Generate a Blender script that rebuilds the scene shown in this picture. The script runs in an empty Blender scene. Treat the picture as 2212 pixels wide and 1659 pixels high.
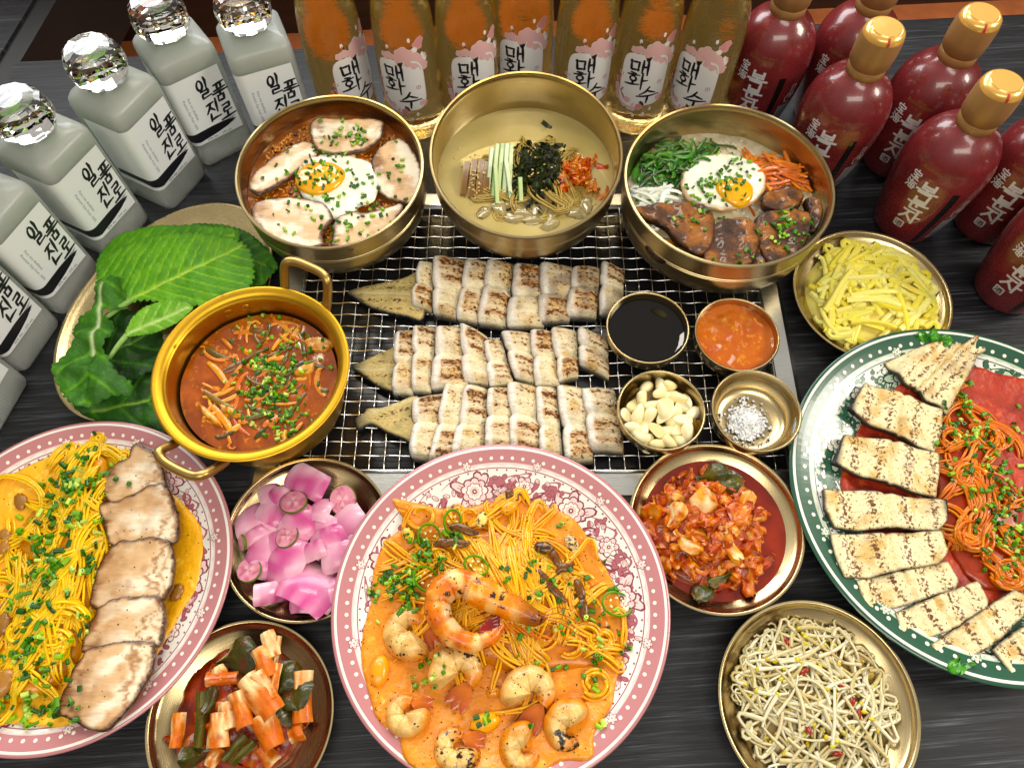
import bpy, math, random
import numpy as np
from mathutils import Vector
from mathutils.bvhtree import BVHTree

rng = np.random.default_rng(7)
random.seed(7)
S = 0.01                                   # lengths below are in centimetres
sc = bpy.context.scene
COL = sc.collection

# ---------------------------------------------------------------- camera
PITCH, CAMH = math.radians(64), 65.0       # a hand-held phone above the table, looking down
CAM = np.array([0.0, -CAMH / math.tan(PITCH), CAMH])
cd = bpy.data.cameras.new('camera'); cam = bpy.data.objects.new('camera', cd); COL.objects.link(cam)
cam.location = tuple(CAM * S); cam.rotation_euler = (math.pi / 2 - PITCH, 0, 0)
cd.sensor_width = 36; cd.lens = 36 * 1600 / 2212; cd.clip_start = 0.01; cd.clip_end = 60
sc.camera = cam

# ---------------------------------------------------------------- room light
w = bpy.data.worlds.new('World'); sc.world = w; w.use_nodes = True
wn = w.node_tree.nodes; wl = w.node_tree.links
bg = wn['Background']; bg.inputs['Strength'].default_value = 0.50
tc = wn.new('ShaderNodeTexCoord'); sep = wn.new('ShaderNodeSeparateXYZ'); rp = wn.new('ShaderNodeValToRGB')
wl.new(tc.outputs['Generated'], sep.inputs[0]); wl.new(sep.outputs['Z'], rp.inputs[0])
rp.color_ramp.elements[0].position = 0.0; rp.color_ramp.elements[0].color = (0.16, 0.10, 0.06, 1)
rp.color_ramp.elements[1].position = 0.75; rp.color_ramp.elements[1].color = (1.0, 0.93, 0.84, 1)
wl.new(rp.outputs[0], bg.inputs['Color'])

def area(name, loc, target, sx, sy, power, col):
    d = bpy.data.lights.new(name, 'AREA'); d.shape = 'RECTANGLE'; d.size = sx * S; d.size_y = sy * S
    d.energy = power; d.color = col
    o = bpy.data.objects.new(name, d); COL.objects.link(o); o.location = tuple(np.array(loc) * S)
    v = Vector(target) - Vector(loc); o.rotation_euler = v.to_track_quat('-Z', 'Y').to_euler()
    return o
area('ceiling_lamp', (-14, 106, 165), (0, 5, 0), 80, 22, 10, (1.0, 0.93, 0.80))
area('ceiling_lamp', (5, -105, 160), (0, 0, 0), 150, 50, 16, (1.0, 0.94, 0.82))
area('ceiling_lamp', (215, 5, 150), (0, 5, 0), 90, 60, 34, (1.0, 0.93, 0.80))
area('window_light', (-40, 205, 115), (-5, 20, 0), 330, 90, 82, (0.97, 0.98, 1.0))

sc.view_settings.view_transform = 'Standard'; sc.view_settings.look = 'None'
sc.view_settings.exposure = 0.0; sc.view_settings.gamma = 1.0; sc.view_settings.use_curve_mapping = False
sc.render.engine = 'CYCLES'
sc.cycles.use_denoising = True
sc.cycles.max_bounces = 10; sc.cycles.transmission_bounces = 10; sc.cycles.transparent_max_bounces = 10
sc.cycles.diffuse_bounces = 4; sc.cycles.glossy_bounces = 5
sc.cycles.caustics_reflective = False; sc.cycles.caustics_refractive = False
sc.cycles.sample_clamp_indirect = 4.0

# ---------------------------------------------------------------- where a point of the table plane (or z above it) shows
_fw = np.array([0, math.cos(PITCH), -math.sin(PITCH)]); _up = np.array([0, math.sin(PITCH), math.cos(PITCH)])
def at(x, y, z=0.0):
    d = _fw * 1600.0 + np.array([x - 1106.0, 0, 0]) - _up * (y - 829.5)
    return CAM + d * ((z - CAMH) / d[2])
def at2(x, y, z=0.0): return at(x, y, z)[:2]

# ---------------------------------------------------------------- mesh collector
class MB:
    def __init__(s): s.v = []; s.f = {3: [], 4: []}; s.c = []; s.m = {3: [], 4: []}; s.n = 0; s.ng = []
    def add(s, V, F, col=(0.8, 0.8, 0.8, 0), m=0):
        V = np.asarray(V, float).reshape(-1, 3); k = len(V)
        c = np.asarray(col, float)
        if c.ndim == 1: c = np.tile(c, (k, 1))
        if c.shape[1] == 3: c = np.concatenate([c, np.zeros((k, 1))], 1)
        s.v.append(V); s.c.append(c)
        for A in (F if isinstance(F, list) else [F]):
            A = np.asarray(A, int)
            if A.size == 0: continue
            s.f[A.shape[1]].append(A + s.n); s.m[A.shape[1]].append(np.full(len(A), m))
        s.n += k
        return s
    def join(s, o, T=None):
        if o.n == 0: return s
        V = np.concatenate(o.v); V = T(V) if T else V
        s.v.append(V); s.c.append(np.concatenate(o.c))
        for q in (3, 4):
            for A, M in zip(o.f[q], o.m[q]): s.f[q].append(A + s.n); s.m[q].append(M)
        s.n += o.n
        return s
    def verts(s): return np.concatenate(s.v)
    def polys(s): return [r for q in (3, 4) for A in s.f[q] for r in A.tolist()]
    def bvh(s): return BVHTree.FromPolygons(s.verts().tolist(), s.polys())
    def mesh(s, name, mats, smooth=40, org=(0, 0, 0)):
        V = (s.verts() - np.asarray(org)) * S
        tri = np.concatenate(s.f[3]) if s.f[3] else np.zeros((0, 3), int)
        qua = np.concatenate(s.f[4]) if s.f[4] else np.zeros((0, 4), int)
        mi = np.concatenate([*(s.m[3]), *(s.m[4])]) if (s.m[3] or s.m[4]) else np.zeros(0)
        me = bpy.data.meshes.new(name)
        me.vertices.add(len(V)); me.vertices.foreach_set('co', V.ravel())
        li = np.concatenate([tri.ravel(), qua.ravel()])
        me.loops.add(len(li)); me.loops.foreach_set('vertex_index', li)
        nf = len(tri) + len(qua); me.polygons.add(nf)
        st = np.concatenate([np.arange(len(tri)) * 3, len(tri) * 3 + np.arange(len(qua)) * 4])
        me.polygons.foreach_set('loop_start', st)
        me.polygons.foreach_set('material_index', mi.astype(int))
        me.polygons.foreach_set('use_smooth', np.full(nf, smooth > 0))
        ca = me.color_attributes.new('Col', 'FLOAT_COLOR', 'POINT')
        ca.data.foreach_set('color', np.concatenate(s.c).ravel())
        me.update(); me.validate()
        if 0 < smooth < 180: me.set_sharp_from_angle(angle=math.radians(smooth))
        for m in (mats if isinstance(mats, (list, tuple)) else [mats]): me.materials.append(m)
        return me

ORG = {}
def link(name, data, parent=None, org=(0, 0, 0)):
    o = bpy.data.objects.new(name, data); COL.objects.link(o)
    if parent is None: o.location = tuple(np.asarray(org) * S); ORG[o.name] = np.asarray(org, float)
    else: o.parent = parent; ORG[o.name] = ORG[parent.name]
    return o
def tag(o, label=None, cat=None, group=None, kind=None):
    if label: o['label'] = label
    if cat: o['category'] = cat
    if group: o['group'] = group
    if kind: o['kind'] = kind
    return o
def thing(name, label, cat, org=(0, 0, 0), group=None):
    return tag(link(name, None, None, org), label, cat, group)
def part(mb, name, mats, parent, smooth=40):
    return link(name, mb.mesh(name, mats, smooth, ORG[parent.name]), parent)
def solo(mb, name, mats, label, cat, group=None, kind=None, smooth=40, org=None):
    if org is None: V = mb.verts(); org = [*((V.min(0) + V.max(0)) / 2)[:2], V[:, 2].min()]
    return tag(link(name, mb.mesh(name, mats, smooth, org), None, org), label, cat, group, kind)
def copy_tree(o, parent=None):
    c = o.copy(); COL.objects.link(c); c.parent = parent; ORG[c.name] = ORG[o.name]
    for ch in o.children: copy_tree(ch, c)
    return c

# ---------------------------------------------------------------- shape makers
def catmull(P, k=6):
    P = np.asarray(P, float); Q = np.concatenate([[2 * P[0] - P[1]], P, [2 * P[-1] - P[-2]]]); out = []
    t = np.linspace(0, 1, k, endpoint=False)[:, None]
    for i in range(1, len(Q) - 2):
        a, b, c, d = Q[i - 1], Q[i], Q[i + 1], Q[i + 2]
        out.append(0.5 * (2 * b + (c - a) * t + (2 * a - 5 * b + 4 * c - d) * t ** 2 + (3 * b - a - 3 * c + d) * t ** 3))
    return np.concatenate(out + [P[-1:]])
def lathe(mb, prof, n=64, c=(0, 0, 0), col=(0.8,) * 3, m=0, T=None):
    prof = np.asarray(prof, float); k = len(prof); a = np.arange(n) * 2 * math.pi / n
    V = np.stack([np.outer(np.cos(a), prof[:, 0]), np.outer(np.sin(a), prof[:, 0]), np.tile(prof[:, 1], (n, 1))], -1).reshape(-1, 3)
    i = np.arange(n)[:, None] * k; j = (np.arange(n)[:, None] + 1) % n * k; q = np.arange(k - 1)[None]
    F = np.stack([i + q, j + q, j + q + 1, i + q + 1], -1).reshape(-1, 4)
    if T is not None: V = T(V)
    mb.add(V + np.asarray(c), F, col, m); return mb
def tube(mb, P, r, k=6, col=(0.8,) * 3, m=0, flat=1.0, closed=False, cap=True):
    P = np.asarray(P, float); n = len(P); r = np.broadcast_to(np.asarray(r, float), (n,))
    T = np.gradient(P, axis=0) if not closed else np.roll(P, -1, 0) - np.roll(P, 1, 0)
    T /= np.linalg.norm(T, axis=1)[:, None] + 1e-9
    up = np.tile([0., 0, 1], (n, 1)); A = np.cross(T, up); L = np.linalg.norm(A, axis=1)
    A[L < 0.15] = np.cross(T[L < 0.15], [0., 1, 0]); A /= np.linalg.norm(A, axis=1)[:, None] + 1e-9
    for i in range(1, n):
        if A[i] @ A[i - 1] < 0: A[i] = -A[i]
    B = np.cross(T, A); th = np.arange(k) * 2 * math.pi / k
    V = (P[:, None] + r[:, None, None] * (np.cos(th)[None, :, None] * A[:, None] + flat * np.sin(th)[None, :, None] * B[:, None])).reshape(-1, 3)
    i = np.arange(n if closed else n - 1)[:, None] * k; i2 = ((np.arange(n if closed else n - 1)[:, None] + 1) % n) * k
    a = np.arange(k)[None]; b = (np.arange(k)[None] + 1) % k
    F = [np.stack([i + a, i + b, i2 + b, i2 + a], -1).reshape(-1, 4)]
    c = np.asarray(col, float)
    if c.ndim == 2: c = np.repeat(c, k, 0)
    if cap and not closed:
        V = np.concatenate([V, P[:1], P[-1:]]); e = n * k
        if c.ndim == 2: c = np.concatenate([c, c[:1], c[-1:]])
        a = np.arange(k); b = (a + 1) % k
        F.append(np.stack([b, a, np.full(k, e)], -1)); F.append(np.stack([(n - 1) * k + a, (n - 1) * k + b, np.full(k, e + 1)], -1))
    mb.add(V, F, c, m); return mb
def sheet(mb, G, t=0.2, col=(0.8,) * 3, col2=None, m=0, edgecol=None, drop=None):
    """a grid of points G (nu,nv,3) given thickness t downwards along its normals"""
    G = np.asarray(G, float); nu, nv = G.shape[:2]
    N = np.cross(np.gradient(G, axis=0), np.gradient(G, axis=1)); N /= np.linalg.norm(N, axis=2)[..., None] + 1e-9
    if N[..., 2].mean() < 0: N = -N; G = G[:, ::-1]; N = N[:, ::-1]; flip = True
    else: flip = False
    tt = np.asarray(t, float)
    if tt.ndim == 2: tt = (tt[:, ::-1] if flip else tt)[..., None]
    D = G - N * tt if drop is None else G - np.array([0, 0, 1.0]) * tt
    c = np.asarray(col, float)
    if c.ndim == 3: c = (c[:, ::-1] if flip else c).reshape(-1, c.shape[2])
    else: c = np.tile(c, (nu * nv, 1))
    if c.shape[1] == 3: c = np.concatenate([c, np.zeros((len(c), 1))], 1)
    d = c if col2 is None else np.tile(np.append(np.asarray(col2, float), 0)[:4], (nu * nv, 1))
    id = np.arange(nu * nv).reshape(nu, nv); q = lambda I: np.stack([I[:-1, :-1], I[1:, :-1], I[1:, 1:], I[:-1, 1:]], -1).reshape(-1, 4)
    mb.add(np.concatenate([G.reshape(-1, 3), D.reshape(-1, 3)]), [q(id), q(id)[:, ::-1] + nu * nv], np.concatenate([c, d]), m)
    base = mb.n - 2 * nu * nv
    ring = np.concatenate([id[:-1, 0], id[-1, :-1], id[:0:-1, -1], id[0, :0:-1]]); k = len(ring); a = ring; b = np.roll(ring, -1)
    F = np.stack([b, a, a + nu * nv, b + nu * nv], -1)
    if edgecol is None:
        s = mb; s.f[4].append(F + base); s.m[4].append(np.full(k, m))
    else:
        ec = np.append(np.asarray(edgecol, float), 0)[:4]
        P = np.concatenate([G.reshape(-1, 3)[ring], D.reshape(-1, 3)[ring]]); a = np.arange(k); b = (a + 1) % k
        mb.add(P, np.stack([b, a, a + k, b + k], -1), ec, m)
    return mb
def blob(mb, c, r, col=(0.8,) * 3, nu=8, nv=6, rough=0.0, R=None, m=0, seed=None, flat=None):
    g = np.random.default_rng(seed) if seed is not None else rng
    th = np.arange(nu) * 2 * math.pi / nu; ph = np.linspace(0, math.pi, nv + 1)[1:-1]
    V = np.concatenate([[[0, 0, 1]], np.stack([np.outer(np.sin(ph), np.cos(th)), np.outer(np.sin(ph), np.sin(th)), np.outer(np.cos(ph), np.ones(nu))], -1).reshape(-1, 3), [[0, 0, -1]]])
    if rough: V = V * (1 + rough * g.standard_normal(len(V)))[:, None]
    V = V * np.asarray(r)
    if R is not None: V = V @ np.asarray(R).T
    a = np.arange(nu); b = (a + 1) % nu; F4 = []
    for i in range(nv - 2): F4.append(np.stack([1 + i * nu + a, 1 + (i + 1) * nu + a, 1 + (i + 1) * nu + b, 1 + i * nu + b], -1))
    e = len(V) - 1; o = 1 + (nv - 2) * nu
    F3 = np.concatenate([np.stack([np.zeros(nu, int), 1 + a, 1 + b], -1), np.stack([o + b, o + a, np.full(nu, e)], -1)])
    mb.add(V + np.asarray(c), [F3] + F4, col, m); return mb
def rot(ax, ay=0, az=0):
    cx, sx, cy, sy, cz, sz = math.cos(ax), math.sin(ax), math.cos(ay), math.sin(ay), math.cos(az), math.sin(az)
    return np.array([[cz, -sz, 0], [sz, cz, 0], [0, 0, 1]]) @ np.array([[cy, 0, sy], [0, 1, 0], [-sy, 0, cy]]) @ np.array([[1, 0, 0], [0, cx, -sx], [0, sx, cx]])
def box(mb, lo, hi, col=(0.8,) * 3, m=0, T=None):
    x0, y0, z0 = lo; x1, y1, z1 = hi
    V = np.array([[x0, y0, z0], [x1, y0, z0], [x1, y1, z0], [x0, y1, z0], [x0, y0, z1], [x1, y0, z1], [x1, y1, z1], [x0, y1, z1]], float)
    if T: V = T(V)
    mb.add(V, np.array([[0, 3, 2, 1], [4, 5, 6, 7], [0, 1, 5, 4], [1, 2, 6, 5], [2, 3, 7, 6], [3, 0, 4, 7]]), col, m); return mb
class Noise:
    """smooth value noise in the plane"""
    def __init__(s, seed, n=64): s.t = np.random.default_rng(seed).random((n, n)); s.n = n
    def __call__(s, x, y):
        x = np.asarray(x, float); y = np.asarray(y, float); i = np.floor(x).astype(int); j = np.floor(y).astype(int)
        u = x - i; v = y - j; u = u * u * (3 - 2 * u); v = v * v * (3 - 2 * v); t, n = s.t, s.n
        g = lambda a, b: t[a % n, b % n]
        return (g(i, j) * (1 - u) + g(i + 1, j) * u) * (1 - v) + (g(i, j + 1) * (1 - u) + g(i + 1, j + 1) * u) * v
    def fb(s, x, y, o=3): return sum(s(np.asarray(x) * 2 ** k + 7 * k, np.asarray(y) * 2 ** k + 3 * k) / 2 ** k for k in range(o)) / sum(1 / 2 ** k for k in range(o))
NZ = Noise(3)
def mix(a, b, t):
    t = np.asarray(t, float)[..., None]; return np.asarray(a, float) * (1 - t) + np.asarray(b, float) * t
def sst(a, b, x): t = np.clip((np.asarray(x, float) - a) / (b - a), 0, 1); return t * t * (3 - 2 * t)

# ---------------------------------------------------------------- materials
def srgb(h):
    h = h.lstrip('#'); c = [int(h[i:i + 2], 16) / 255 for i in (0, 2, 4)]
    return tuple(x / 12.92 if x <= 0.04045 else ((x + 0.055) / 1.055) ** 2.4 for x in c)
class NT:
    def __init__(s, name):
        s.mat = bpy.data.materials.new(name); s.mat.use_nodes = True; s.n = s.mat.node_tree.nodes; s.l = s.mat.node_tree.links
        s.b = s.n['Principled BSDF']; s.out = s.n['Material Output']
    def new(s, t, **kw):
        q = s.n.new('ShaderNode' + t)
        for k, v in kw.items():
            if k.startswith('i_'):
                key = k[2:].replace('_', ' '); q.inputs[int(key) if key.isdigit() else key].default_value = v
            else: setattr(q, k, v)
        return q
    def link(s, a, b): s.l.new(a, b)
    def set(s, **kw):
        for k, v in kw.items(): s.b.inputs[k.replace('_', ' ')].default_value = v if not isinstance(v, tuple) or len(v) != 3 or 'Radius' in k else (*v, 1)
        return s
    def coord(s, scale=(1, 1, 1), kind='Object', rotz=0):
        t = s.new('TexCoord'); m = s.new('Mapping'); m.inputs['Scale'].default_value = scale; m.inputs['Rotation'].default_value = (0, 0, rotz)
        s.link(t.outputs[kind], m.inputs[0]); return m.outputs[0]
    def noise(s, scale, co=None, detail=3, rough=0.5, dist=0.0):
        q = s.new('TexNoise'); q.inputs['Scale'].default_value = scale; q.inputs['Detail'].default_value = detail
        q.inputs['Roughness'].default_value = rough; q.inputs['Distortion'].default_value = dist
        if co is not None: s.link(co, q.inputs['Vector'])
        return q.outputs['Fac']
    def ramp(s, fac, stops):
        q = s.new('ValToRGB'); e = q.color_ramp.elements
        while len(e) < len(stops): e.new(0.5)
        for x, (p, c) in zip(e, stops): x.position = p; x.color = (*c, 1) if len(c) == 3 else c
        s.link(fac, q.inputs[0]); return q.outputs['Color']
    def math(s, op, a, b=None, c=None, clamp=False):
        q = s.new('Math', operation=op); q.use_clamp = clamp
        for i, x in enumerate((a, b, c)):
            if x is None: continue
            if isinstance(x, (int, float)): q.inputs[i].default_value = x
            else: s.link(x, q.inputs[i])
        return q.outputs[0]
    def mixc(s, fac, a, b, mode='MIX'):
        q = s.new('MixRGB', blend_type=mode)
        for i, x in enumerate((fac, a, b)):
            if isinstance(x, (int, float)): q.inputs[i].default_value = x
            elif isinstance(x, tuple): q.inputs[i].default_value = (*x, 1)
            else: s.link(x, q.inputs[i])
        return q.outputs[0]
    def bump(s, h, strength=0.3, dist=0.001):
        q = s.new('Bump'); q.inputs['Strength'].default_value = strength; q.inputs['Distance'].default_value = dist
        s.link(h, q.inputs['Height']); s.link(q.outputs[0], s.b.inputs['Normal']); return q

def food(name, rough=0.45, coat=0.0, sss=0.0, bump=0.25, bscale=300, var=0.25, vscale=120, charcol=(0.05, 0.015, 0.004), cscale=450, stretch=(1, 1, 1), spec=0.35, sat=None, trans=0.0):
    """painted from the piece's own colour attribute; its alpha says how much of it is charred"""
    n = NT(name); a = n.new('VertexColor', layer_name='Col'); co = n.coord(stretch)
    v = n.noise(vscale, co, 4); vv = n.math('MULTIPLY_ADD', v, 2 * var, 1 - var)
    cc = n.new('CombineColor'); [n.link(vv, cc.inputs[i]) for i in range(3)]
    gm = n.new('Gamma', i_Gamma=1.14); n.link(a.outputs['Color'], gm.inputs[0]); hs = n.new('HueSaturation', i_Saturation=1.10); n.link(gm.outputs[0], hs.inputs['Color'])
    base = n.mixc(1.0, hs.outputs[0], cc.outputs[0], 'MULTIPLY')
    ch = n.noise(cscale, co, 3, 0.6); thr = n.math('MULTIPLY_ADD', a.outputs['Alpha'], -0.5, 0.76)
    cf = n.math('MULTIPLY', n.math('SUBTRACT', ch, thr), 11.0, clamp=True)
    base = n.mixc(cf, base, charcol); n.link(base, n.b.inputs['Base Color'])
    n.set(Roughness=rough, Coat_Weight=coat, Coat_Roughness=0.08, Specular_IOR_Level=spec)
    if sss: n.set(Subsurface_Weight=sss, Subsurface_Scale=0.004, Subsurface_Radius=(1.0, 0.6, 0.4))
    if trans: n.set(Transmission_Weight=trans)
    if bump: n.bump(n.math('ADD', n.noise(bscale, co, 4, .65), n.math('MULTIPLY', n.noise(bscale * .3, co, 3), 1.5)), bump, 0.0018)
    return n.mat
def plain(name, col, rough=0.5, metal=0.0, coat=0.0, **kw):
    n = NT(name); n.set(Base_Color=col, Roughness=rough, Metallic=metal, Coat_Weight=coat, **kw)
    v = n.noise(90, n.coord(), 3); n.link(n.ramp(v, [(0.3, tuple(x * 0.85 for x in col)), (0.7, tuple(min(1, x * 1.1) for x in col))]), n.b.inputs['Base Color'])
    return n.mat
def printed(name, rough=0.3, coat=0.0):
    n = NT(name); a = n.new('VertexColor', layer_name='Col'); n.link(a.outputs['Color'], n.b.inputs['Base Color']); n.set(Roughness=rough, Coat_Weight=coat); return n.mat
# ---------------------------------------------------------------- table, bench, floor
def wood_dark(name, rotz):
    n = NT(name); co = n.coord((1, 1, 1), rotz=-rotz)
    st = n.new('Mapping'); st.inputs['Scale'].default_value = (2.2, 60, 1); n.link(co, st.inputs[0])
    wv = n.noise(4.5, st.outputs[0], 5, 0.62, 0.6)
    st2 = n.new('Mapping'); st2.inputs['Scale'].default_value = (6, 260, 1); n.link(co, st2.inputs[0])
    fine = n.noise(3.0, st2.outputs[0], 3, 0.6)
    g = n.math('ADD', n.math('MULTIPLY', wv, 0.6), n.math('MULTIPLY', fine, 0.4))
    c = n.ramp(g, [(0.40, (0.004, 0.0045, 0.006)), (0.52, (0.010, 0.011, 0.014)), (0.60, (0.036, 0.040, 0.050)), (0.73, (0.14, 0.15, 0.17))])
    n.link(c, n.b.inputs['Base Color'])
    n.link(n.math('MULTIPLY_ADD', g, 0.3, 0.34), n.b.inputs['Roughness']); n.set(Specular_IOR_Level=0.4)
    n.bump(g, 0.55, 0.0012); return n.mat
YAW = math.radians(3.9)
cy_, sy_ = math.cos(YAW), math.sin(YAW)
TB = np.array([-61.6, 44.3])                                  # back left corner of the table
def tabT(V): V = np.asarray(V, float).copy(); x, y = V[:, 0].copy(), V[:, 1].copy(); V[:, 0] = TB[0] + x * cy_ - y * sy_; V[:, 1] = TB[1] + x * sy_ + y * cy_; return V
M_TAB = wood_dark('charcoal_woodgrain', YAW); M_BLACK = plain('black_edge', (0.008, 0.008, 0.008), 0.5)
M_STEELK = plain('black_metal', (0.012, 0.012, 0.013), 0.4, 0.6)
tb = thing('dining_table', 'dark charcoal wood-grain table carrying all the dishes and bottles', 'table', (0, 0, -73))
m = MB(); box(m, (0, -112, -3.0), (150, 0, 0), T=tabT); part(m, 'table_top', M_TAB, tb)
m = MB(); box(m, (0.3, -111.7, -4.2), (149.7, -0.3, -3.0), T=tabT); part(m, 'table_edge', M_BLACK, tb)
for lx, ly in ((8, -12), (142, -12), (8, -100), (142, -100)):
    m = MB(); box(m, (lx - 2.5, ly - 2.5, -73), (lx + 2.5, ly + 2.5, -4.2), T=tabT); part(m, 'leg', M_STEELK, tb)
# neighbouring table, seen at the upper left corner
nb = thing('neighbour_table', 'grey wood-grain corner of the next table beyond the gap', 'table', (-80, 70, -73))
A, B = at2(72, 0), at2(0, 118)
d_ = (A - B) / np.linalg.norm(A - B); n_ = np.array([-d_[1], d_[0]])
def nbT(V): V = np.asarray(V, float).copy(); x, y = V[:, 0].copy(), V[:, 1].copy(); V[:, 0] = B[0] + d_[0] * x + n_[0] * y; V[:, 1] = B[1] + d_[1] * x + n_[1] * y; return V
m = MB(); box(m, (-40, 0.0, -3), (70, 60, 0), T=nbT); part(m, 'table_top', M_TAB, nb)
m = MB(); box(m, (-40, -2.6, -13), (70, -0.05, -0.4), T=nbT); part(m, 'table_edge', M_BLACK, nb)
for lx in (-30, 60):
    m = MB(); box(m, (lx, 10, -73), (lx + 5, 15, -3.2), T=nbT); part(m, 'leg', M_STEELK, nb)
# bench behind the table
def leather(name, c):
    n = NT(name); v = n.noise(40, n.coord(), 4); n.link(n.ramp(v, [(0.3, tuple(x * 0.75 for x in c)), (0.7, c)]), n.b.inputs['Base Color']); n.set(Roughness=0.45)
    n.bump(n.noise(500, n.coord(), 3), 0.3, 0.001); return n.mat
def brownwood(name, a, b):
    n = NT(name); v = n.noise(5, n.coord((1.2, 8, 30)), 5, 0.6, 0.8); n.link(n.ramp(v, [(0.3, a), (0.7, b)]), n.b.inputs['Base Color']); n.set(Roughness=0.4); return n.mat
M_SEAT = leather('orange_leather', (0.52, 0.15, 0.045)); M_PANEL = brownwood('bench_wood', (0.06, 0.024, 0.011), (0.17, 0.07, 0.028))
M_DARKW = brownwood('dark_wood', (0.012, 0.006, 0.004), (0.03, 0.014, 0.008))
bn = thing('bench', 'orange leather bench seat with dark wooden back behind the table', 'bench', (0, 70, -73))
def bT(V): V = tabT(V); return V
m = MB(); box(m, (-60, 2, -34), (190, 36, -26), T=bT); part(m, 'seat', M_SEAT, bn)
m = MB(); box(m, (-60, 5, -73), (190, 35, -34.05), T=bT); part(m, 'base_panel', M_DARKW, bn)
m = MB(); box(m, (-60, 36.05, -73), (190, 40, -12), T=bT); part(m, 'dark_strip', M_DARKW, bn)  # dark strip filling the band between seat and backrest
m = MB(); box(m, (-60, 40.05, -73), (190, 44, 36), T=bT); part(m, 'backrest', M_PANEL, bn)
m = MB(); box(m, (-300, -300, -75), (400, 200, -73)); o = part(m, 'floor', plain('floor_tiles', (0.07, 0.055, 0.045), 0.4), thing('floor', None, None)) if False else None
fl = link('floor', m.mesh('floor', plain('floor_stone', (0.07, 0.055, 0.045), 0.4), 0)); tag(fl, 'dark stone floor under the table', None, None, 'structure')
# ---------------------------------------------------------------- brassware, plates, grill
def brass(name, col, rough, aniso=0.65, spots=0.0):
    n = NT(name); co = n.coord()
    sp = n.new('SeparateXYZ'); n.link(co, sp.inputs[0])
    r = n.math('SQRT', n.math('ADD', n.math('MULTIPLY', sp.outputs[0], sp.outputs[0]), n.math('MULTIPLY', sp.outputs[1], sp.outputs[1])))
    cx = n.new('CombineXYZ'); n.link(n.math('MULTIPLY', r, 1400), cx.inputs[0]); n.link(n.math('MULTIPLY', sp.outputs[2], 1400), cx.inputs[1])
    ring = n.noise(1.0, cx.outputs[0], 2)
    v = n.noise(28, co, 4)
    c = n.ramp(v, [(0.3, tuple(x * 0.82 for x in col)), (0.7, col)])
    if spots:
        k = n.math('MULTIPLY', n.math('SUBTRACT', n.noise(70, co, 4, 0.7), 0.64), 12, clamp=True); c = n.mixc(n.math('MULTIPLY', k, spots), c, (0.12, 0.05, 0.01))
    n.link(c, n.b.inputs['Base Color'])
    n.link(n.math('MULTIPLY_ADD', ring, 0.16, rough - 0.08), n.b.inputs['Roughness'])
    n.set(Metallic=1.0, Anisotropic=aniso)
    tg = n.new('Tangent', direction_type='RADIAL', axis='Z'); n.link(tg.outputs[0], n.b.inputs['Tangent'])
    n.bump(ring, 0.12, 0.0002); return n.mat
M_BRASS = brass('brushed_brass', (0.62, 0.49, 0.25), 0.30)
M_BRASS2 = brass('satin_brass', (0.66, 0.52, 0.27), 0.26)
M_POT = brass('gold_aluminium', (0.66, 0.37, 0.025), 0.42, 0.4, 0.9)
M_HANDLE = brass('bronze_handle', (0.50, 0.33, 0.10), 0.38, 0.0, 0.6)
TILT = {}
def tiltT(c, deg):
    a = math.radians(deg); R = rot(a); c = np.asarray(c, float)
    return lambda V: (np.asarray(V) - c) @ R.T + c
def big_bowl(label, X, Y, zr, R, tilt):
    h = 7.4; z0 = zr - h
    o = [(0, .55), (R * .60, .55), (R * .61, -.7), (R * .67, -.7), (R * .70, .35), (R * .86, 1.0), (R * .95, 2.2), (R * .985, 3.6), (R * .99, h - 2.62), (R * .983, h - 2.56), (R * .992, h - 2.5), (R * .992, h - 2.32), (R * .984, h - 2.26), (R * .994, h - 2.2), (R, h - .3), (R * 1.004, h - .1)]
    i = [(R * .995, h), (R * .975, h + .02), (R * .962, h - .15), (R * .955, h - .6), (R * .94, 3.6), (R * .90, 2.3), (R * .80, 1.3), (R * .55, .85), (0, .8)]
    m = MB(); lathe(m, o + i, 128, (0, 0, 0))
    b = solo(m, 'brass_bowl', M_BRASS, label, 'bowl', 'large brass bowls', smooth=35, org=(0, 0, 0))
    # the bowl leans on whatever it stands on: turn it about its rim centre
    a = math.radians(tilt); Rm = rot(a); off = np.array([X, Y, zr]) - Rm @ np.array([0, 0, h]); b.location = tuple(off * S); b.rotation_euler = (a, 0, 0)
    return lambda V: np.asarray(V, float) @ Rm.T + off          # from the bowl's own frame to the table
BOWL_PORK = big_bowl('brass bowl of rice with pork slices and a fried egg', -17.93, 19.32, 8.8, 9.26, 4)
BOWL_SOUP = big_bowl('brass bowl of cold broth with cucumber and seaweed, between the other two', 1.39, 20.88, 9.4, 9.55, 9)
BOWL_EEL = big_bowl('brass bowl with glazed eel, egg, carrot and greens', 21.15, 17.77, 8.8, 10.2, 0)
def small_bowl(label, X, Y, zr, R):
    h = 3.1; o = [(0, .2), (R * .45, .2), (R * .47, -.15), (R * .55, -.15), (R * .78, .5), (R * .94, 1.5), (R * .985, 2.6), (R, h - .1)]
    i = [(R * .985, h), (R * .955, h - .02), (R * .935, h - .25), (R * .89, 1.6), (R * .74, .75), (R * .45, .42), (0, .38)]
    m = MB(); lathe(m, [*catmull(o, 3), *catmull(i, 4)], 96); b = solo(m, 'sauce_bowl', M_BRASS2, label, 'bowl', 'small brass bowls on the grill', smooth=50, org=(0, 0, 0))
    b.location = (X * S, Y * S, (zr - h) * S); return np.array([X, Y, zr - h])
SB_SOY = small_bowl('small brass bowl filled with black soy sauce', 12.95, 4.1, 4.0, 3.98)
SB_PASTE = small_bowl('small brass bowl filled with orange chilli sauce', 21.33, 3.35, 4.0, 4.03)
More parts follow.
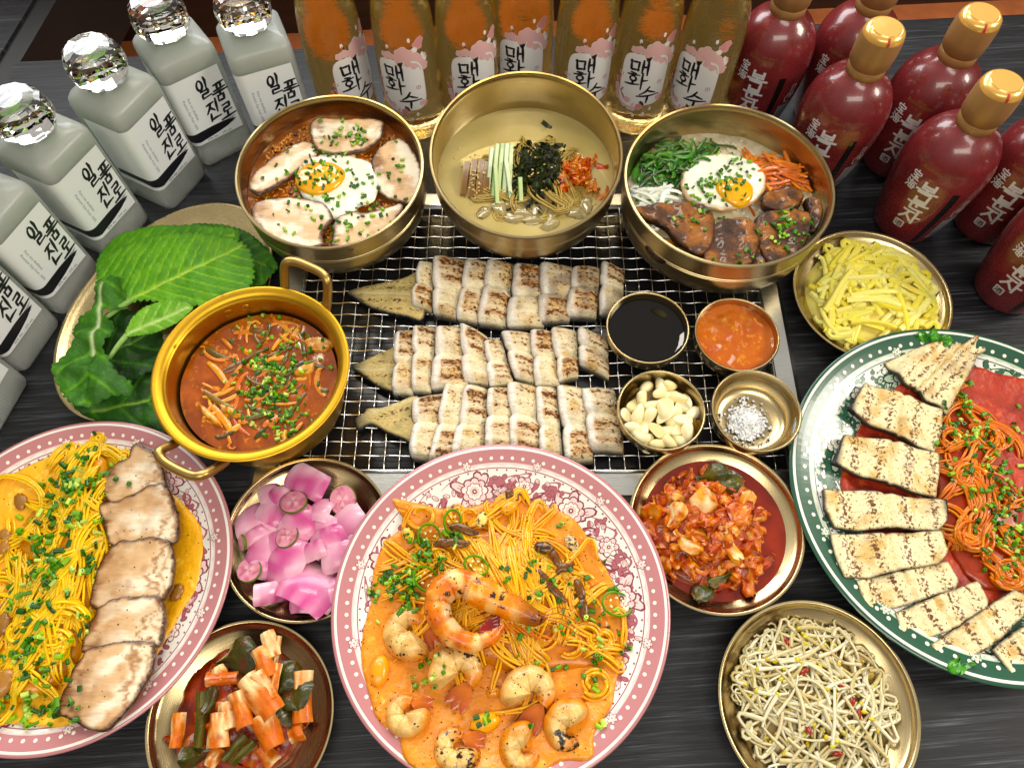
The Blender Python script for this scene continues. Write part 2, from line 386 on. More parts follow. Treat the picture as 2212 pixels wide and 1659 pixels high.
SB_GARLIC = small_bowl('small brass bowl filled with peeled garlic cloves', 13.47, -4.5, 4.0, 4.0)
SB_SALT = small_bowl('small brass bowl holding a heap of coarse white salt', 22.03, -4.55, 4.0, 4.07)
def side_dish(label, X, Y, R, h=2.2, z=.02, name='brass_dish'):
    o = [(0, .15), (R * .55, .15), (R * .57, .02 - z), (R * .62, .02 - z), (R * .68, .3), (R * .92, h - .75), (R * .985, h - .2), (R * 1.0, h - .08)]
    i = [(R * .995, h), (R * .97, h - .02), (R * .95, h - .2), (R * .90, h - .62), (R * .66, .55), (R * .5, .42), (0, .4)]
    m = MB(); lathe(m, [*catmull(o, 3), *catmull(i, 4)], 112); b = solo(m, name, M_BRASS2, label, 'dish', 'round brass side dishes', smooth=50, org=(0, 0, 0))
    b.location = (X * S, Y * S, z * S); return np.array([X, Y, z])
D_YEL = side_dish('brass dish heaped with yellow pickled radish shreds', 36.15, 9.0, 7.85)
D_ONI = side_dish('brass dish of pink pickled onion and cucumber', -17.45, -15.7, 7.15, 1.9, .65)
D_LEEK = side_dish('brass dish of red leek kimchi at the lower edge', -21.1, -29.7, 7.25, 2.0)
D_KIM = side_dish('brass dish of cabbage kimchi in red broth', 17.5, -14.8, 7.5, 2.1, .65)
D_SPR = side_dish('brass dish of seasoned bean sprouts at the lower edge', 23.9, -28.7, 7.8)
def oval_dish(label, X, Y, a, b, ang, h):
    o = [(0, .1), (.55, .1), (.57, 0), (.62, 0), (.70, .3), (.96, h - .2), (1.0, h - .06)]; i = [(.995, h), (.97, h - .02), (.90, h - .35), (.72, .45), (.5, .35), (0, .33)]
    ca, sa = math.cos(ang), math.sin(ang)
    m = MB(); lathe(m, [*catmull(o, 3), *catmull(i, 4)], 112, T=lambda V: np.stack([ca * V[:, 0] * a - sa * V[:, 1] * b, sa * V[:, 0] * a + ca * V[:, 1] * b, V[:, 2]], -1))
    d = solo(m, 'brass_platter', M_BRASS2, label, 'dish', None, smooth=50, org=(0, 0, 0)); d.location = (X * S, Y * S, .02 * S); return np.array([X, Y, .02])
D_HERB = oval_dish('oval brass platter under the green perilla and lettuce leaves', -34.9, 8.4, 13.6, 9.2, math.radians(66), 1.2)

# printed plates -------------------------------------------------------
def glaze(name, c):
    n = NT(name); n.set(Roughness=0.16, Coat_Weight=0.25, Coat_Roughness=0.04); v = n.noise(30, n.coord(), 3)
    n.link(n.ramp(v, [(0.3, tuple(x * 0.96 for x in c)), (0.7, c)]), n.b.inputs['Base Color']); return n.mat
M_PLATE = glaze('cream_glaze', (0.80, 0.77, 0.70)); M_PRINT = printed('plate_print', 0.18, 0.25)
def plate(label, X, Y, R, zr, hue, seed, dots2=False, zb=.02):
    g = np.random.default_rng(seed); h = zr - zb
    dark, mid, light, band, dotc = hue
    P = thing('printed_plate', label, 'plate', (X, Y, zb), None)
    prof_top = catmull([(R * .995, h - .02), (R * .97, h + .02), (R * .90, h - .28), (R * .78, h - .85), (R * .66, h - 1.35), (R * .58, .62), (R * .45, .5), (0, .45)], 8)
    o = [(0, .15), (R * .5, .15), (R * .51, .02 - zb), (R * .55, .02 - zb), (R * .58, .25), (R * .8, h - 1.2), (R * .96, h - .3), (R, h - .15)]
    m = MB(); lathe(m, [*o, *prof_top], 128, (X, Y, zb)); part(m, 'plate_body', M_PLATE, P, 50)
    rr = prof_top[::-1, 0]; zz = prof_top[::-1, 1]
    surf = lambda r: np.interp(r, rr, zz) + zb
    def dec(mb, A, rad, poly_a, poly_r, col, lift):
        """flat print: a polygon given in (angle, radius) laid on the plate"""
        pa = np.asarray(poly_a); pr = np.asarray(poly_r); k = len(pa)
        ca, cr = pa.mean(), pr.mean(); aa = np.append(pa, ca); r_ = np.append(pr, cr)
        V = np.stack([X + r_ * np.cos(aa), Y + r_ * np.sin(aa), surf(r_) + lift], -1)
        i = np.arange(k); mb.add(V, np.stack([i, (i + 1) % k, np.full(k, k)], -1), col)
    m = MB(); lathe(m, [(R * 1.003, h - .16), (R * 1.004, h - .06), (R * .998, h + .012), (R * .985, h + .022), (R * .975, h + .02)], 128, (X, Y, zb)); part(m, 'rim_band', glaze('rim_glaze', band), P, 60)
    pr = MB()
    # outer band: a wide ring of colour, then dots, a scalloped inner line
    def ring(mb, r0, r1, col, lift, n=160, wob=0.0, per=40):
        a = np.arange(n) * 2 * math.pi / n; q0 = r0 + wob * np.abs(np.sin(a * per / 2)); nn = 5
        rs = np.stack([q0 + (r1 - q0) * t for t in np.linspace(0, 1, nn)], 1)
        V = np.stack([X + rs * np.cos(a)[:, None], Y + rs * np.sin(a)[:, None], surf(rs) + lift], -1).reshape(-1, 3)
        i = np.arange(n)[:, None] * nn; j = ((np.arange(n)[:, None] + 1) % n) * nn; q = np.arange(nn - 1)[None]
        mb.add(V, np.stack([i + q, i + q + 1, j + q + 1, j + q], -1).reshape(-1, 4), col)
    ring(pr, R * .885, R * .994, band, .012)
    ring(pr, R * .868, R * .887, light, .014, 480, R * .012, 60)
    ring(pr, R * .852, R * .858, mid, .012)
    def disc(a, r, s, col, lift, k=8):
        t = np.arange(k) * 2 * math.pi / k; dec(pr, 0, 0, a + s * np.cos(t) / r, r + s * np.sin(t), col, lift)
    nd = 84
    for i in range(nd): disc(2 * math.pi * i / nd, R * .915, R * .0115, dotc, .018)
    if dots2:
        for i in range(nd): disc(2 * math.pi * (i + .5) / nd, R * .80, R * .012, dotc, .022)
    for i in range(84): disc(2 * math.pi * (i + .5) / 84, R * .842, R * .006, dark, .014)
    def petal(a, r, ang, L, W, fill, line, lift):
        t = np.linspace(0, math.pi, 6); x = L * (1 - np.cos(t)) / 2; y = W * np.sin(t) ** .8
        px = np.concatenate([x, x[-2:0:-1]]); py = np.concatenate([y, -y[-2:0:-1]])
        for s_, c_, l_ in ((1.0, line, lift), (.80, fill, lift + .004)):
            qx = (px - L * .5) * s_ + L * .5; qy = py * (s_ - .04 * (s_ < 1))
            u = qx * math.cos(ang) - qy * math.sin(ang); v = qx * math.sin(ang) + qy * math.cos(ang)
            dec(pr, 0, 0, a + u / r, r + v, c_, l_)
        # veins
        if L > R * .035:
            for vv in (-.25, .25):
                qx = np.array([.15, .6, .62, .15]) * L; qy = (np.array([0, vv, vv + .12, .1])) * W * 1.2
                u = qx * math.cos(ang) - qy * math.sin(ang); v = qx * math.sin(ang) + qy * math.cos(ang)
                dec(pr, 0, 0, a + u / r, r + v, mid, lift + .008)
    def flower(a, r, s, k, lift=.02):
        a0 = g.random() * 6
        for i in range(k): petal(a, r, a0 + 2 * math.pi * i / k, s, s * .34, light if g.random() < .75 else dotc, dark, lift + .002 * (i % 3))
        for i in range(k): petal(a, r, a0 + .4 + 2 * math.pi * i / k, s * .6, s * .22, dotc, mid, lift + .012)
        disc(a, r, s * .17, dark, lift + .028); disc(a, r, s * .07, dotc, lift + .032)
    def stroke(pts, wd, col, lift=.016):
        p = catmull(pts, 5); d = np.gradient(p, axis=0); d /= np.linalg.norm(d, axis=1)[:, None] + 1e-9; nn = np.stack([-d[:, 1], d[:, 0]], -1)
        ww = wd * np.sin(np.linspace(.25, math.pi - .25, len(p)))[:, None]
        E = np.stack([p + nn * ww, p - nn * ww], 1); r_ = E[..., 1]; a_ = E[..., 0] / r_
        V = np.stack([X + r_ * np.cos(a_), Y + r_ * np.sin(a_), surf(r_) + lift], -1).reshape(-1, 3); i = np.arange(len(p) - 1) * 2
        pr.add(V, np.stack([i, i + 1, i + 3, i + 2], -1), col)
    for q in range(90):                                           # shaded ground towards the band
        a = 2 * math.pi * q / 90 + .03 * g.random()
        if dots2:
            for k_ in range(14): petal(a + .05 * g.normal(), R * g.uniform(.60, .83), g.uniform(0, 6.3), R * g.uniform(.02, .045), R * .014, mid, dark if k_ % 3 else mid, .007 + .0004 * k_)
        if math.sin(a * 4 + seed) > -.35:
            for k_ in range(4): petal(a + .03 * g.normal(), R * g.uniform(.765, .815), g.uniform(-2.4, -.7), R * g.uniform(.035, .06), R * .018, mid, mid if k_ % 2 else dark, .008 + .0005 * k_)
    for q in range(14):
        a = 2 * math.pi * q / 14 + .05 * g.random(); big = q % 2 == 0
        r = R * (.728 if big else .752); s = R * (.092 if big else .066)
        if big:
            for k_ in range(9): petal(a + .03 * g.normal(), r + R * .01 * g.normal(), 2 * math.pi * k_ / 9 + g.random() * .4, s * 1.5, s * .34, light, dark, .014)
        flower(a, r, s, 9 if big else 7)
        base = a * r
        for sgn in (-1, 1):
            stroke([(base + sgn * s, r - R * .03), (base + sgn * s * 1.7, r - R * .085), (base + sgn * s * 2.3, r - R * .05), (base + sgn * s * 2.1, r - R * .005), (base + sgn * s * 1.7, r - R * .03)], R * .008, dark)
            stroke([(base + sgn * s * .8, r + R * .05), (base + sgn * s * 1.5, r + R * .085), (base + sgn * s * 2.3, r + R * .05)], R * .007, mid)
            for k_ in range(7):
                aa = a + sgn * (s * (1.1 + .24 * k_)) / r; petal(aa, r + R * g.uniform(-.09, .07), g.random() * 6.3, R * g.uniform(.035, .055), R * .014, light if k_ % 2 else mid, dark, .017)
        flower(a + math.pi / 14, R * .645, R * .036, 6, .014)
        for k_ in range(16): petal(a + g.uniform(-.23, .23), R * g.uniform(.60, .70), g.random() * 6.3, R * g.uniform(.022, .04), R * .010, mid, dark, .012)
        for k_ in range(9): disc(a + g.uniform(-.23, .23), R * g.uniform(.59, .82), R * .006, dark, .014, 6)
        for k_ in range(3): aa = a + g.uniform(-.2, .2); stroke([(aa * R * .64, R * .62), ((aa + .05) * R * .64, R * .65), ((aa + .02) * R * .64, R * .69)], R * .005, dark)
    for i in range(12): flower(2 * math.pi * (i + .5) / 12, R * .885, R * .032, 6, .022)
    ob = part(pr, 'transfer_print', M_PRINT, P, 0); ob['kind'] = 'stuff'
    return np.array([X, Y, zb]), surf
PINK = (srgb('843a48'), srgb('ab6069'), srgb('e3c8c2'), srgb('b87a7c'), srgb('f1e6d8'))
GREEN = (srgb('173a2a'), srgb('35634a'), srgb('bccab0'), srgb('25523c'), srgb('ece6d2'))
PL_LEFT, SF_LEFT = plate('pink flowered plate of creamy pasta with five pork slices', -37.0, -18.9, 13.65, 3.0, PINK, 1, False, .5)
PL_MID, SF_MID = plate('pink flowered plate of orange shrimp pasta in the middle', -0.89, -21.4, 13.5, 4.0, PINK, 2, False, 1.5)
PL_GRN, SF_GRN = plate('green flowered plate of tomato pasta with grilled eel', 40.3, -11.75, 16.0, 3.3, GREEN, 3, True, .3)

# gold pot -------------------------------------------------------------
PX, PY, PZ, PR = -22.74, -2.25, 7.6, 8.56
pot = thing('gold_pot', 'scratched golden two-handled pot of red fish stew', 'pot', (PX, PY, 2.0))
ph = 6.85; z0 = PZ - ph
o = [(0, 0), (PR * .60, 0), (PR * .72, .35), (PR * .82, 1.3), (PR * .88, ph - 1.2), (PR * .91, ph - .5), (PR * .985, ph - .18), (PR * 1.0, ph - .02)]
i = [(PR * .985, ph + .08), (PR * .93, ph - .02), (PR * .885, ph - .35), (PR * .855, ph - 1.1), (PR * .80, 1.5), (PR * .70, .6), (PR * .58, .25), (0, .25)]
m = MB(); lathe(m, [*catmull(o, 4), *catmull(i, 5)], 128, (PX, PY, z0)); part(m, 'pot_body', M_POT, pot, 60)
def handle(ang, lift, out):
    ca, sa = math.cos(ang), math.sin(ang); R0 = PR * .90
    loc = lambda x, y, z: np.array([PX + ca * x - sa * y, PY + sa * x + ca * y, PZ + z])
    pts = [loc(R0, -2.3, -1.4), loc(R0 + .9, -2.3, -.9 + lift * .3), loc(R0 + out * .8, -2.25, lift * .85), loc(R0 + out, -1.5, lift), loc(R0 + out * 1.05, 0, lift), loc(R0 + out, 1.5, lift), loc(R0 + out * .8, 2.25, lift * .85), loc(R0 + .9, 2.3, -.9 + lift * .3), loc(R0, 2.3, -1.4)]
    m = MB(); tube(m, catmull(pts, 8), .42, 12); h = part(m, 'handle', M_HANDLE, pot, 60)
    return h
handle(math.radians(64), 2.2, 2.4); handle(math.radians(244), .2, 2.5)
for da in (-.11, .11):
    a = math.radians(112) + da; m = MB(); q = np.array([PX + PR * .853 * math.cos(a), PY + PR * .853 * math.sin(a), PZ - 1.25]); t = np.arange(20) * 2 * math.pi / 20
    e1 = np.array([-math.sin(a), math.cos(a), 0]); P = q + .38 * (np.outer(np.cos(t), e1) + np.outer(np.sin(t), [0, 0, 1.0])); tube(m, P, .055, 5, closed=True); part(m, 'rivet', M_POT, pot, 60)

# table-top grill -------------------------------------------------------
def steel(name, rough):
    n = NT(name); v = n.noise(20, n.coord((3, 90, 1)), 4, 0.6); n.link(n.ramp(v, [(0.3, (0.55, 0.56, 0.54)), (0.7, (0.74, 0.75, 0.73))]), n.b.inputs['Base Color'])
    n.set(Metallic=1.0, Roughness=rough); n.bump(n.noise(15, n.coord((2, 60, 1)), 3), 0.1, 0.001); return n.mat
M_STEEL = steel('stainless', 0.28); M_WIRE = plain('bright_wire', (0.9, 0.9, 0.88), 0.16, 1.0)
n = NT('charred_tray'); v = n.noise(22, n.coord(), 5, .65); n.link(n.ramp(v, [(.35, (.004, .004, .005)), (.8, (.010, .010, .012))]), n.b.inputs['Base Color'])
n.set(Metallic=.0, Specular_IOR_Level=.3); n.link(n.math('MULTIPLY_ADD', n.noise(10, n.coord(), 3), .7, -.05), n.b.inputs['Roughness']); n.bump(n.noise(9, n.coord(), 3, .5), .8, .012); M_CHAR = n.mat
GZ = 0.62                                                       # height of the wire mesh
gx0, gx1 = at2(605, 640, GZ)[0], 27.6; gy0, gy1 = at2(1000, 1072, 1.0)[1], at2(1000, 416, GZ)[1]
grill = thing('tabletop_grill', 'stainless steel table grill with square wire mesh under the eel', 'grill', ((gx0 + gx1) / 2, (gy0 + gy1) / 2, 0))
ix0, ix1, iy0, iy1 = gx0 + 2.4, gx1 - 2.2, gy0 + 2.6, gy1 - 2.0
m = MB()
def frame_rect(mb, x0, x1, y0, y1, X0, X1, Y0, Y1, za, zb):
    V = np.array([[x0, y0, za], [x1, y0, za], [x1, y1, za], [x0, y1, za], [X0, Y0, zb], [X1, Y0, zb], [X1, Y1, zb], [X0, Y1, zb]], float)
    mb.add(V, np.array([[i, (i + 1) % 4, 4 + (i + 1) % 4, 4 + i] for i in range(4)]))
frame_rect(m, gx0 - .35, gx1 + .35, gy0 - .35, gy1 + .35, gx0, gx1, gy0, gy1, 0.0, GZ - .25)
frame_rect(m, gx0, gx1, gy0, gy1, gx0 + .25, gx1 - .25, gy0 + .25, gy1 - .25, GZ - .25, GZ)
frame_rect(m, gx0 + .25, gx1 - .25, gy0 + .25, gy1 - .25, ix0 - .3, ix1 + .3, iy0 - .3, iy1 + .3, GZ, GZ)
frame_rect(m, ix0 - .3, ix1 + .3, iy0 - .3, iy1 + .3, ix0, ix1, iy0, iy1, GZ, GZ - .35)
part(m, 'tray_frame', M_STEEL, grill, 25)
m = MB(); frame_rect(m, ix0, ix1, iy0, iy1, ix0 + .4, ix1 - .4, iy0 + .4, iy1 - .4, GZ - .36, .02)
gxx, gyy = np.meshgrid(np.linspace(ix0 + .4, ix1 - .4, 46), np.linspace(iy0 + .4, iy1 - .4, 34), indexing='ij'); gz = .03 + .2 * NZ.fb(gxx * .35, gyy * .35, 3)
idg = np.arange(46 * 34).reshape(46, 34); m.add(np.stack([gxx, gyy, gz], -1).reshape(-1, 3), np.stack([idg[:-1, :-1], idg[1:, :-1], idg[1:, 1:], idg[:-1, 1:]], -1).reshape(-1, 4)); part(m, 'coal_tray', M_CHAR, grill, 60)
rim = MB(); tube(rim, np.array([[ix0 - .1, iy0 - .1, GZ + .12], [ix1 + .1, iy0 - .1, GZ + .12], [ix1 + .1, iy1 + .1, GZ + .12], [ix0 - .1, iy1 + .1, GZ + .12]]), .16, 8, closed=True); part(rim, 'mesh_frame', M_WIRE, grill, 60)
sp = 1.38; nx = int((ix1 - ix0) / sp); ny = int((iy1 - iy0) / sp)
def wire(along):
    L = (iy1 - iy0) if along == 'y' else (ix1 - ix0); k = int(L / sp) * 6; t = np.linspace(0, L, k); wv = .085 * np.sin(math.pi * t / sp)
    P = np.stack([np.zeros(k), t, wv], -1) if along == 'y' else np.stack([t, np.zeros(k), -wv], -1)
    m = MB(); tube(m, P, .055, 6); return m.mesh('wire', M_WIRE, 60)
wy, wx = wire('y'), wire('x')
for k in range(1, nx + 1): o = link('wire', wy, grill); o.location = tuple((np.array([ix0 + k * sp, iy0, GZ + .05]) - ORG[grill.name]) * S)
for k in range(1, ny + 1): o = link('wire', wx, grill); o.location = tuple((np.array([ix0, iy0 + k * sp, GZ + .05]) - ORG[grill.name]) * S)
# ---------------------------------------------------------------- lettering helpers
def circ_(x, y, r, ry=None, k=14): t = np.linspace(-1.6, 4.85, k); return [(x + r * math.cos(a), y + (ry or r) * math.sin(a)) for a in t]
GLY = {
 'il': [circ_(.28, .27, .2, .24), [(.68, -.05), (.74, .1), (.72, .5)], [(.28, .6), (.82, .57), (.78, .74), (.34, .76), (.30, .97), (.95, .90)]],
 'pum': [[(.12, .10), (.88, .03)], [(.36, .1), (.32, .36)], [(.66, .08), (.63, .35)], [(.06, .40), (.94, .33)], [(-.06, .54), (1.1, .47)], [(.50, .5), (.46, .68)], [(.26, .72), (.72, .68), (.70, .97), (.24, 1.0), (.26, .72)]],
 'jin': [[(.10, .14), (.60, .07)], [(.40, .10), (.28, .32), (.02, .56)], [(.30, .30), (.60, .50)], [(.84, -.04), (.82, .62)], [(.26, .66), (.20, 1.02)], [(.22, .98), (.55, .92), (.96, .90)]],
 'ro': [[(.20, .08), (.78, .02), (.74, .26), (.24, .30), (.20, .52), (.84, .46)], [(.50, .52), (.46, .82)], [(-.08, .90), (.5, .84), (1.12, .78)]],
 'mae': [[(.02, .14), (.06, .72), (.10, .78)], [(.0, .2), (.44, .16), (.42, .74)], [(.06, .74), (.44, .70)], [(.66, .02), (.64, .86)], [(.66, .46), (.90, .43)], [(.90, -.06), (.92, 1.0)]],
 'hwa': [[(.16, .02), (.40, .04)], [(.0, .18), (.58, .12)], circ_(.30, .40, .17, .16), [(.30, .58), (.30, .74)], [(-.08, .84), (.62, .72)], [(.78, -.02), (.78, 1.02)], [(.78, .46), (1.04, .42)]],
 'su': [[(.52, -.06), (.36, .26), (.08, .48)], [(.44, .18), (.86, .36)], [(-.06, .62), (1.06, .52)], [(.52, .58), (.48, 1.05)]],
 'bok': [[(.2, .0), (.2, .38)], [(.8, .0), (.8, .38)], [(.2, .2), (.8, .2)], [(.2, .38), (.8, .38)], [(.5, .38), (.5, .56)], [(-.05, .58), (1.05, .58)], [(.12, .72), (.82, .72), (.80, 1.04)]],
 'bun': [[(.2, .0), (.2, .34)], [(.8, .0), (.8, .34)], [(.2, .18), (.8, .18)], [(.2, .34), (.8, .34)], [(-.05, .50), (1.05, .50)], [(.5, .5), (.5, .70)], [(.18, .66), (.18, .96), (.92, .96)]],
 'ja': [[(.02, .12), (.62, .12)], [(.36, .12), (.26, .45), (-.04, .86)], [(.26, .42), (.64, .86)], [(.80, -.02), (.80, 1.04)], [(.80, .48), (1.08, .48)]],
 'bo': [[(.5, -.02), (.5, .12)], [(.08, .32), (.08, .15), (.92, .15), (.92, .32)], [(.2, .40), (.8, .40)], [(.22, .64), (.78, .64)], [(.5, .40), (.5, .94)], [(.06, .95), (.94, .95)], [(.66, .72), (.76, .82)]],
 'hae': [[(.04, .06), (.16, .16)], [(.0, .36), (.12, .46)], [(.0, .95), (.18, .64)], [(.46, -.02), (.32, .26)], [(.42, .12), (.98, .12)], [(.42, .32), (.88, .32), (.84, .92), (.36, .92), (.42, .32)], [(.26, .60), (1.02, .60)], [(.62, .40), (.62, .84)]],
 'ju': [[(.02, .1), (.14, .2)], [(.0, .4), (.12, .5)], [(.0, .95), (.16, .66)], [(.32, .08), (1.0, .08)], [(.38, .30), (.96, .30), (.96, .98), (.38, .98), (.38, .30)], [(.56, .10), (.56, .5)], [(.78, .10), (.78, .5)], [(.40, .70), (.94, .70)]],
}
def ribbon2(mb, pts, wd, fmap, col, lift, taper=True, sub=6):
    p = np.asarray(pts, float)
    if len(p) == 2: p = np.array([p[0] + (p[1] - p[0]) * t for t in np.linspace(0, 1, 7)])
    else:
        q = [p[0]]
        for a, b in zip(p[:-1], p[1:]): q += [a + (b - a) * t for t in np.linspace(0, 1, 4)[1:]]
        p = np.array(q)
    d = np.gradient(p, axis=0); d /= np.linalg.norm(d, axis=1)[:, None] + 1e-9; n = np.stack([-d[:, 1], d[:, 0]], -1)
    k = len(p); s = np.linspace(0, 1, k); ww = wd * ((.62 + .5 * np.sin(math.pi * (s * .8 + .15)) ** 2) if taper else np.ones(k))
    p = p.copy(); p[0] -= d[0] * wd * .5; p[-1] += d[-1] * wd * .5
    E = np.stack([p + n * ww[:, None] / 2, p - n * ww[:, None] / 2], 1).reshape(-1, 2); i = np.arange(k - 1) * 2
    mb.add(fmap(E[:, 0], E[:, 1], lift), np.stack([i, i + 2, i + 3, i + 1], -1), col)
def glyph(mb, g, x, y, w_, h_, wd, fmap, col, lift, shear=0.0, taper=True):
    for k, st in enumerate(GLY[g]):
        ribbon2(mb, [(x + w_ * a + shear * h_ * (1 - b), y - h_ * b) for a, b in st], wd, fmap, col, lift + .002 * k, taper)
def text(mb, body, x, y, size, fmap, col, lift, rot_=0.0, align='LEFT', shear=0.0):
    c = bpy.data.curves.new('lettering', 'FONT'); c.body = body; c.size = size; c.align_x = align; c.shear = shear; c.resolution_u = 2
    o = bpy.data.objects.new('lettering', c); COL.objects.link(o); dg = bpy.context.evaluated_depsgraph_get(); dg.update()
    me = o.evaluated_get(dg).to_mesh(); me.calc_loop_triangles()
    if len(me.vertices):
        V = np.array([v.co[:2] for v in me.vertices]); F = np.array([t.vertices[:] for t in me.loop_triangles]); ca, sa = math.cos(rot_), math.sin(rot_)
        mb.add(fmap(x + V[:, 0] * ca - V[:, 1] * sa, y + V[:, 0] * sa + V[:, 1] * ca, lift), F, col)
    o.evaluated_get(dg).to_mesh_clear(); bpy.data.objects.remove(o); bpy.data.curves.remove(c)
def poly2(mb, P, fmap, col, lift):
    """a filled flat outline, cut into rings so that it follows a curved surface"""
    P = np.asarray(P, float); c = P.mean(0); k = len(P); R_ = [c + (P - c) * s for s in (1, .75, .5, .25)]; V = np.concatenate(R_ + [[c]]); i = np.arange(k); j = (i + 1) % k; F4 = []
    for r in range(3): F4.append(np.stack([r * k + i, r * k + j, (r + 1) * k + j, (r + 1) * k + i], -1))
    mb.add(fmap(V[:, 0], V[:, 1], lift), [np.concatenate(F4), np.stack([3 * k + i, 3 * k + j, np.full(k, 4 * k)], -1)], col)
INK = srgb('14161f')
M_LABEL = printed('label_print', 0.45)

# ---------------------------------------------------------------- frosted square bottles
n = NT('frosted_glass'); n.set(Base_Color=(0.90, 0.96, 0.88), Roughness=0.22, IOR=1.33, Transmission_Weight=1.0, Specular_IOR_Level=0.5)
sb = n.new('BsdfPrincipled'); sb.inputs['Base Color'].default_value = (0.80, 0.88, 0.76, 1); sb.inputs['Subsurface Weight'].default_value = 1.0; sb.inputs['Subsurface Radius'].default_value = (1.0, 1.15, 0.9); sb.inputs['Subsurface Scale'].default_value = 0.025; sb.inputs['Roughness'].default_value = 0.35; sb.inputs['Specular IOR Level'].default_value = 0.4
mx = n.new('MixShader', i_0=0.42); n.link(n.b.outputs[0], mx.inputs[1]); n.link(sb.outputs[0], mx.inputs[2]); n.link(mx.outputs[0], n.out.inputs[0])
co = n.coord(); sp = n.new('SeparateXYZ'); n.link(co, sp.inputs[0])                  # fine moulded ribs near the foot
rib = n.math('ADD', n.math('SINE', n.math('MULTIPLY', sp.outputs[0], 2100)), n.math('SINE', n.math('MULTIPLY', sp.outputs[1], 2100)))
mk = n.math('MULTIPLY', n.math('LESS_THAN', sp.outputs[2], .031), n.math('GREATER_THAN', sp.outputs[2], .006))
bp = n.bump(n.math('ADD', n.math('MULTIPLY', n.math('MULTIPLY', rib, mk), .5), n.math('MULTIPLY', n.noise(700, co, 2), .3)), 0.35, 0.0006); n.link(bp.outputs[0], sb.inputs['Normal']); M_FROST = n.mat
n = NT('crystal_stopper'); n.set(Base_Color=(1.0, 1.0, 1.0), Roughness=0.01, IOR=1.42, Transmission_Weight=1.0, Coat_Weight=.3, Coat_Roughness=.02); M_CRYST = n.mat
M_SILVER = plain('silver_foil', (0.85, 0.86, 0.84), 0.18, 1.0)
def rsq(half, rad, k=6):
    c = half - rad; out = []
    for q in range(4):
        a0 = q * math.pi / 2; cx, cy = [(c, c), (-c, c), (-c, -c), (c, -c)][q]
        for t in np.linspace(0, math.pi / 2, k): out.append((cx + rad * math.cos(a0 + t), cy + rad * math.sin(a0 + t)))
    return np.array(out)
def loft(mb, loops, zs, col=(.8,) * 3, caps=True):
    k = len(loops[0]); V = np.concatenate([np.column_stack([L, np.full(k, z)]) for L, z in zip(loops, zs)]); i = np.arange(k); j = (i + 1) % k
    F = [np.concatenate([np.stack([r * k + i, r * k + j, (r + 1) * k + j, (r + 1) * k + i], -1) for r in range(len(zs) - 1)])]
    if caps:
        V = np.concatenate([V, [[*loops[0].mean(0), zs[0]], [*loops[-1].mean(0), zs[-1]]]]); e = len(zs) * k; o = (len(zs) - 1) * k
        F.append(np.concatenate([np.stack([j, i, np.full(k, e)], -1), np.stack([o + i, o + j, np.full(k, e + 1)], -1)]))
    mb.add(V, F, col)
HS = 3.25
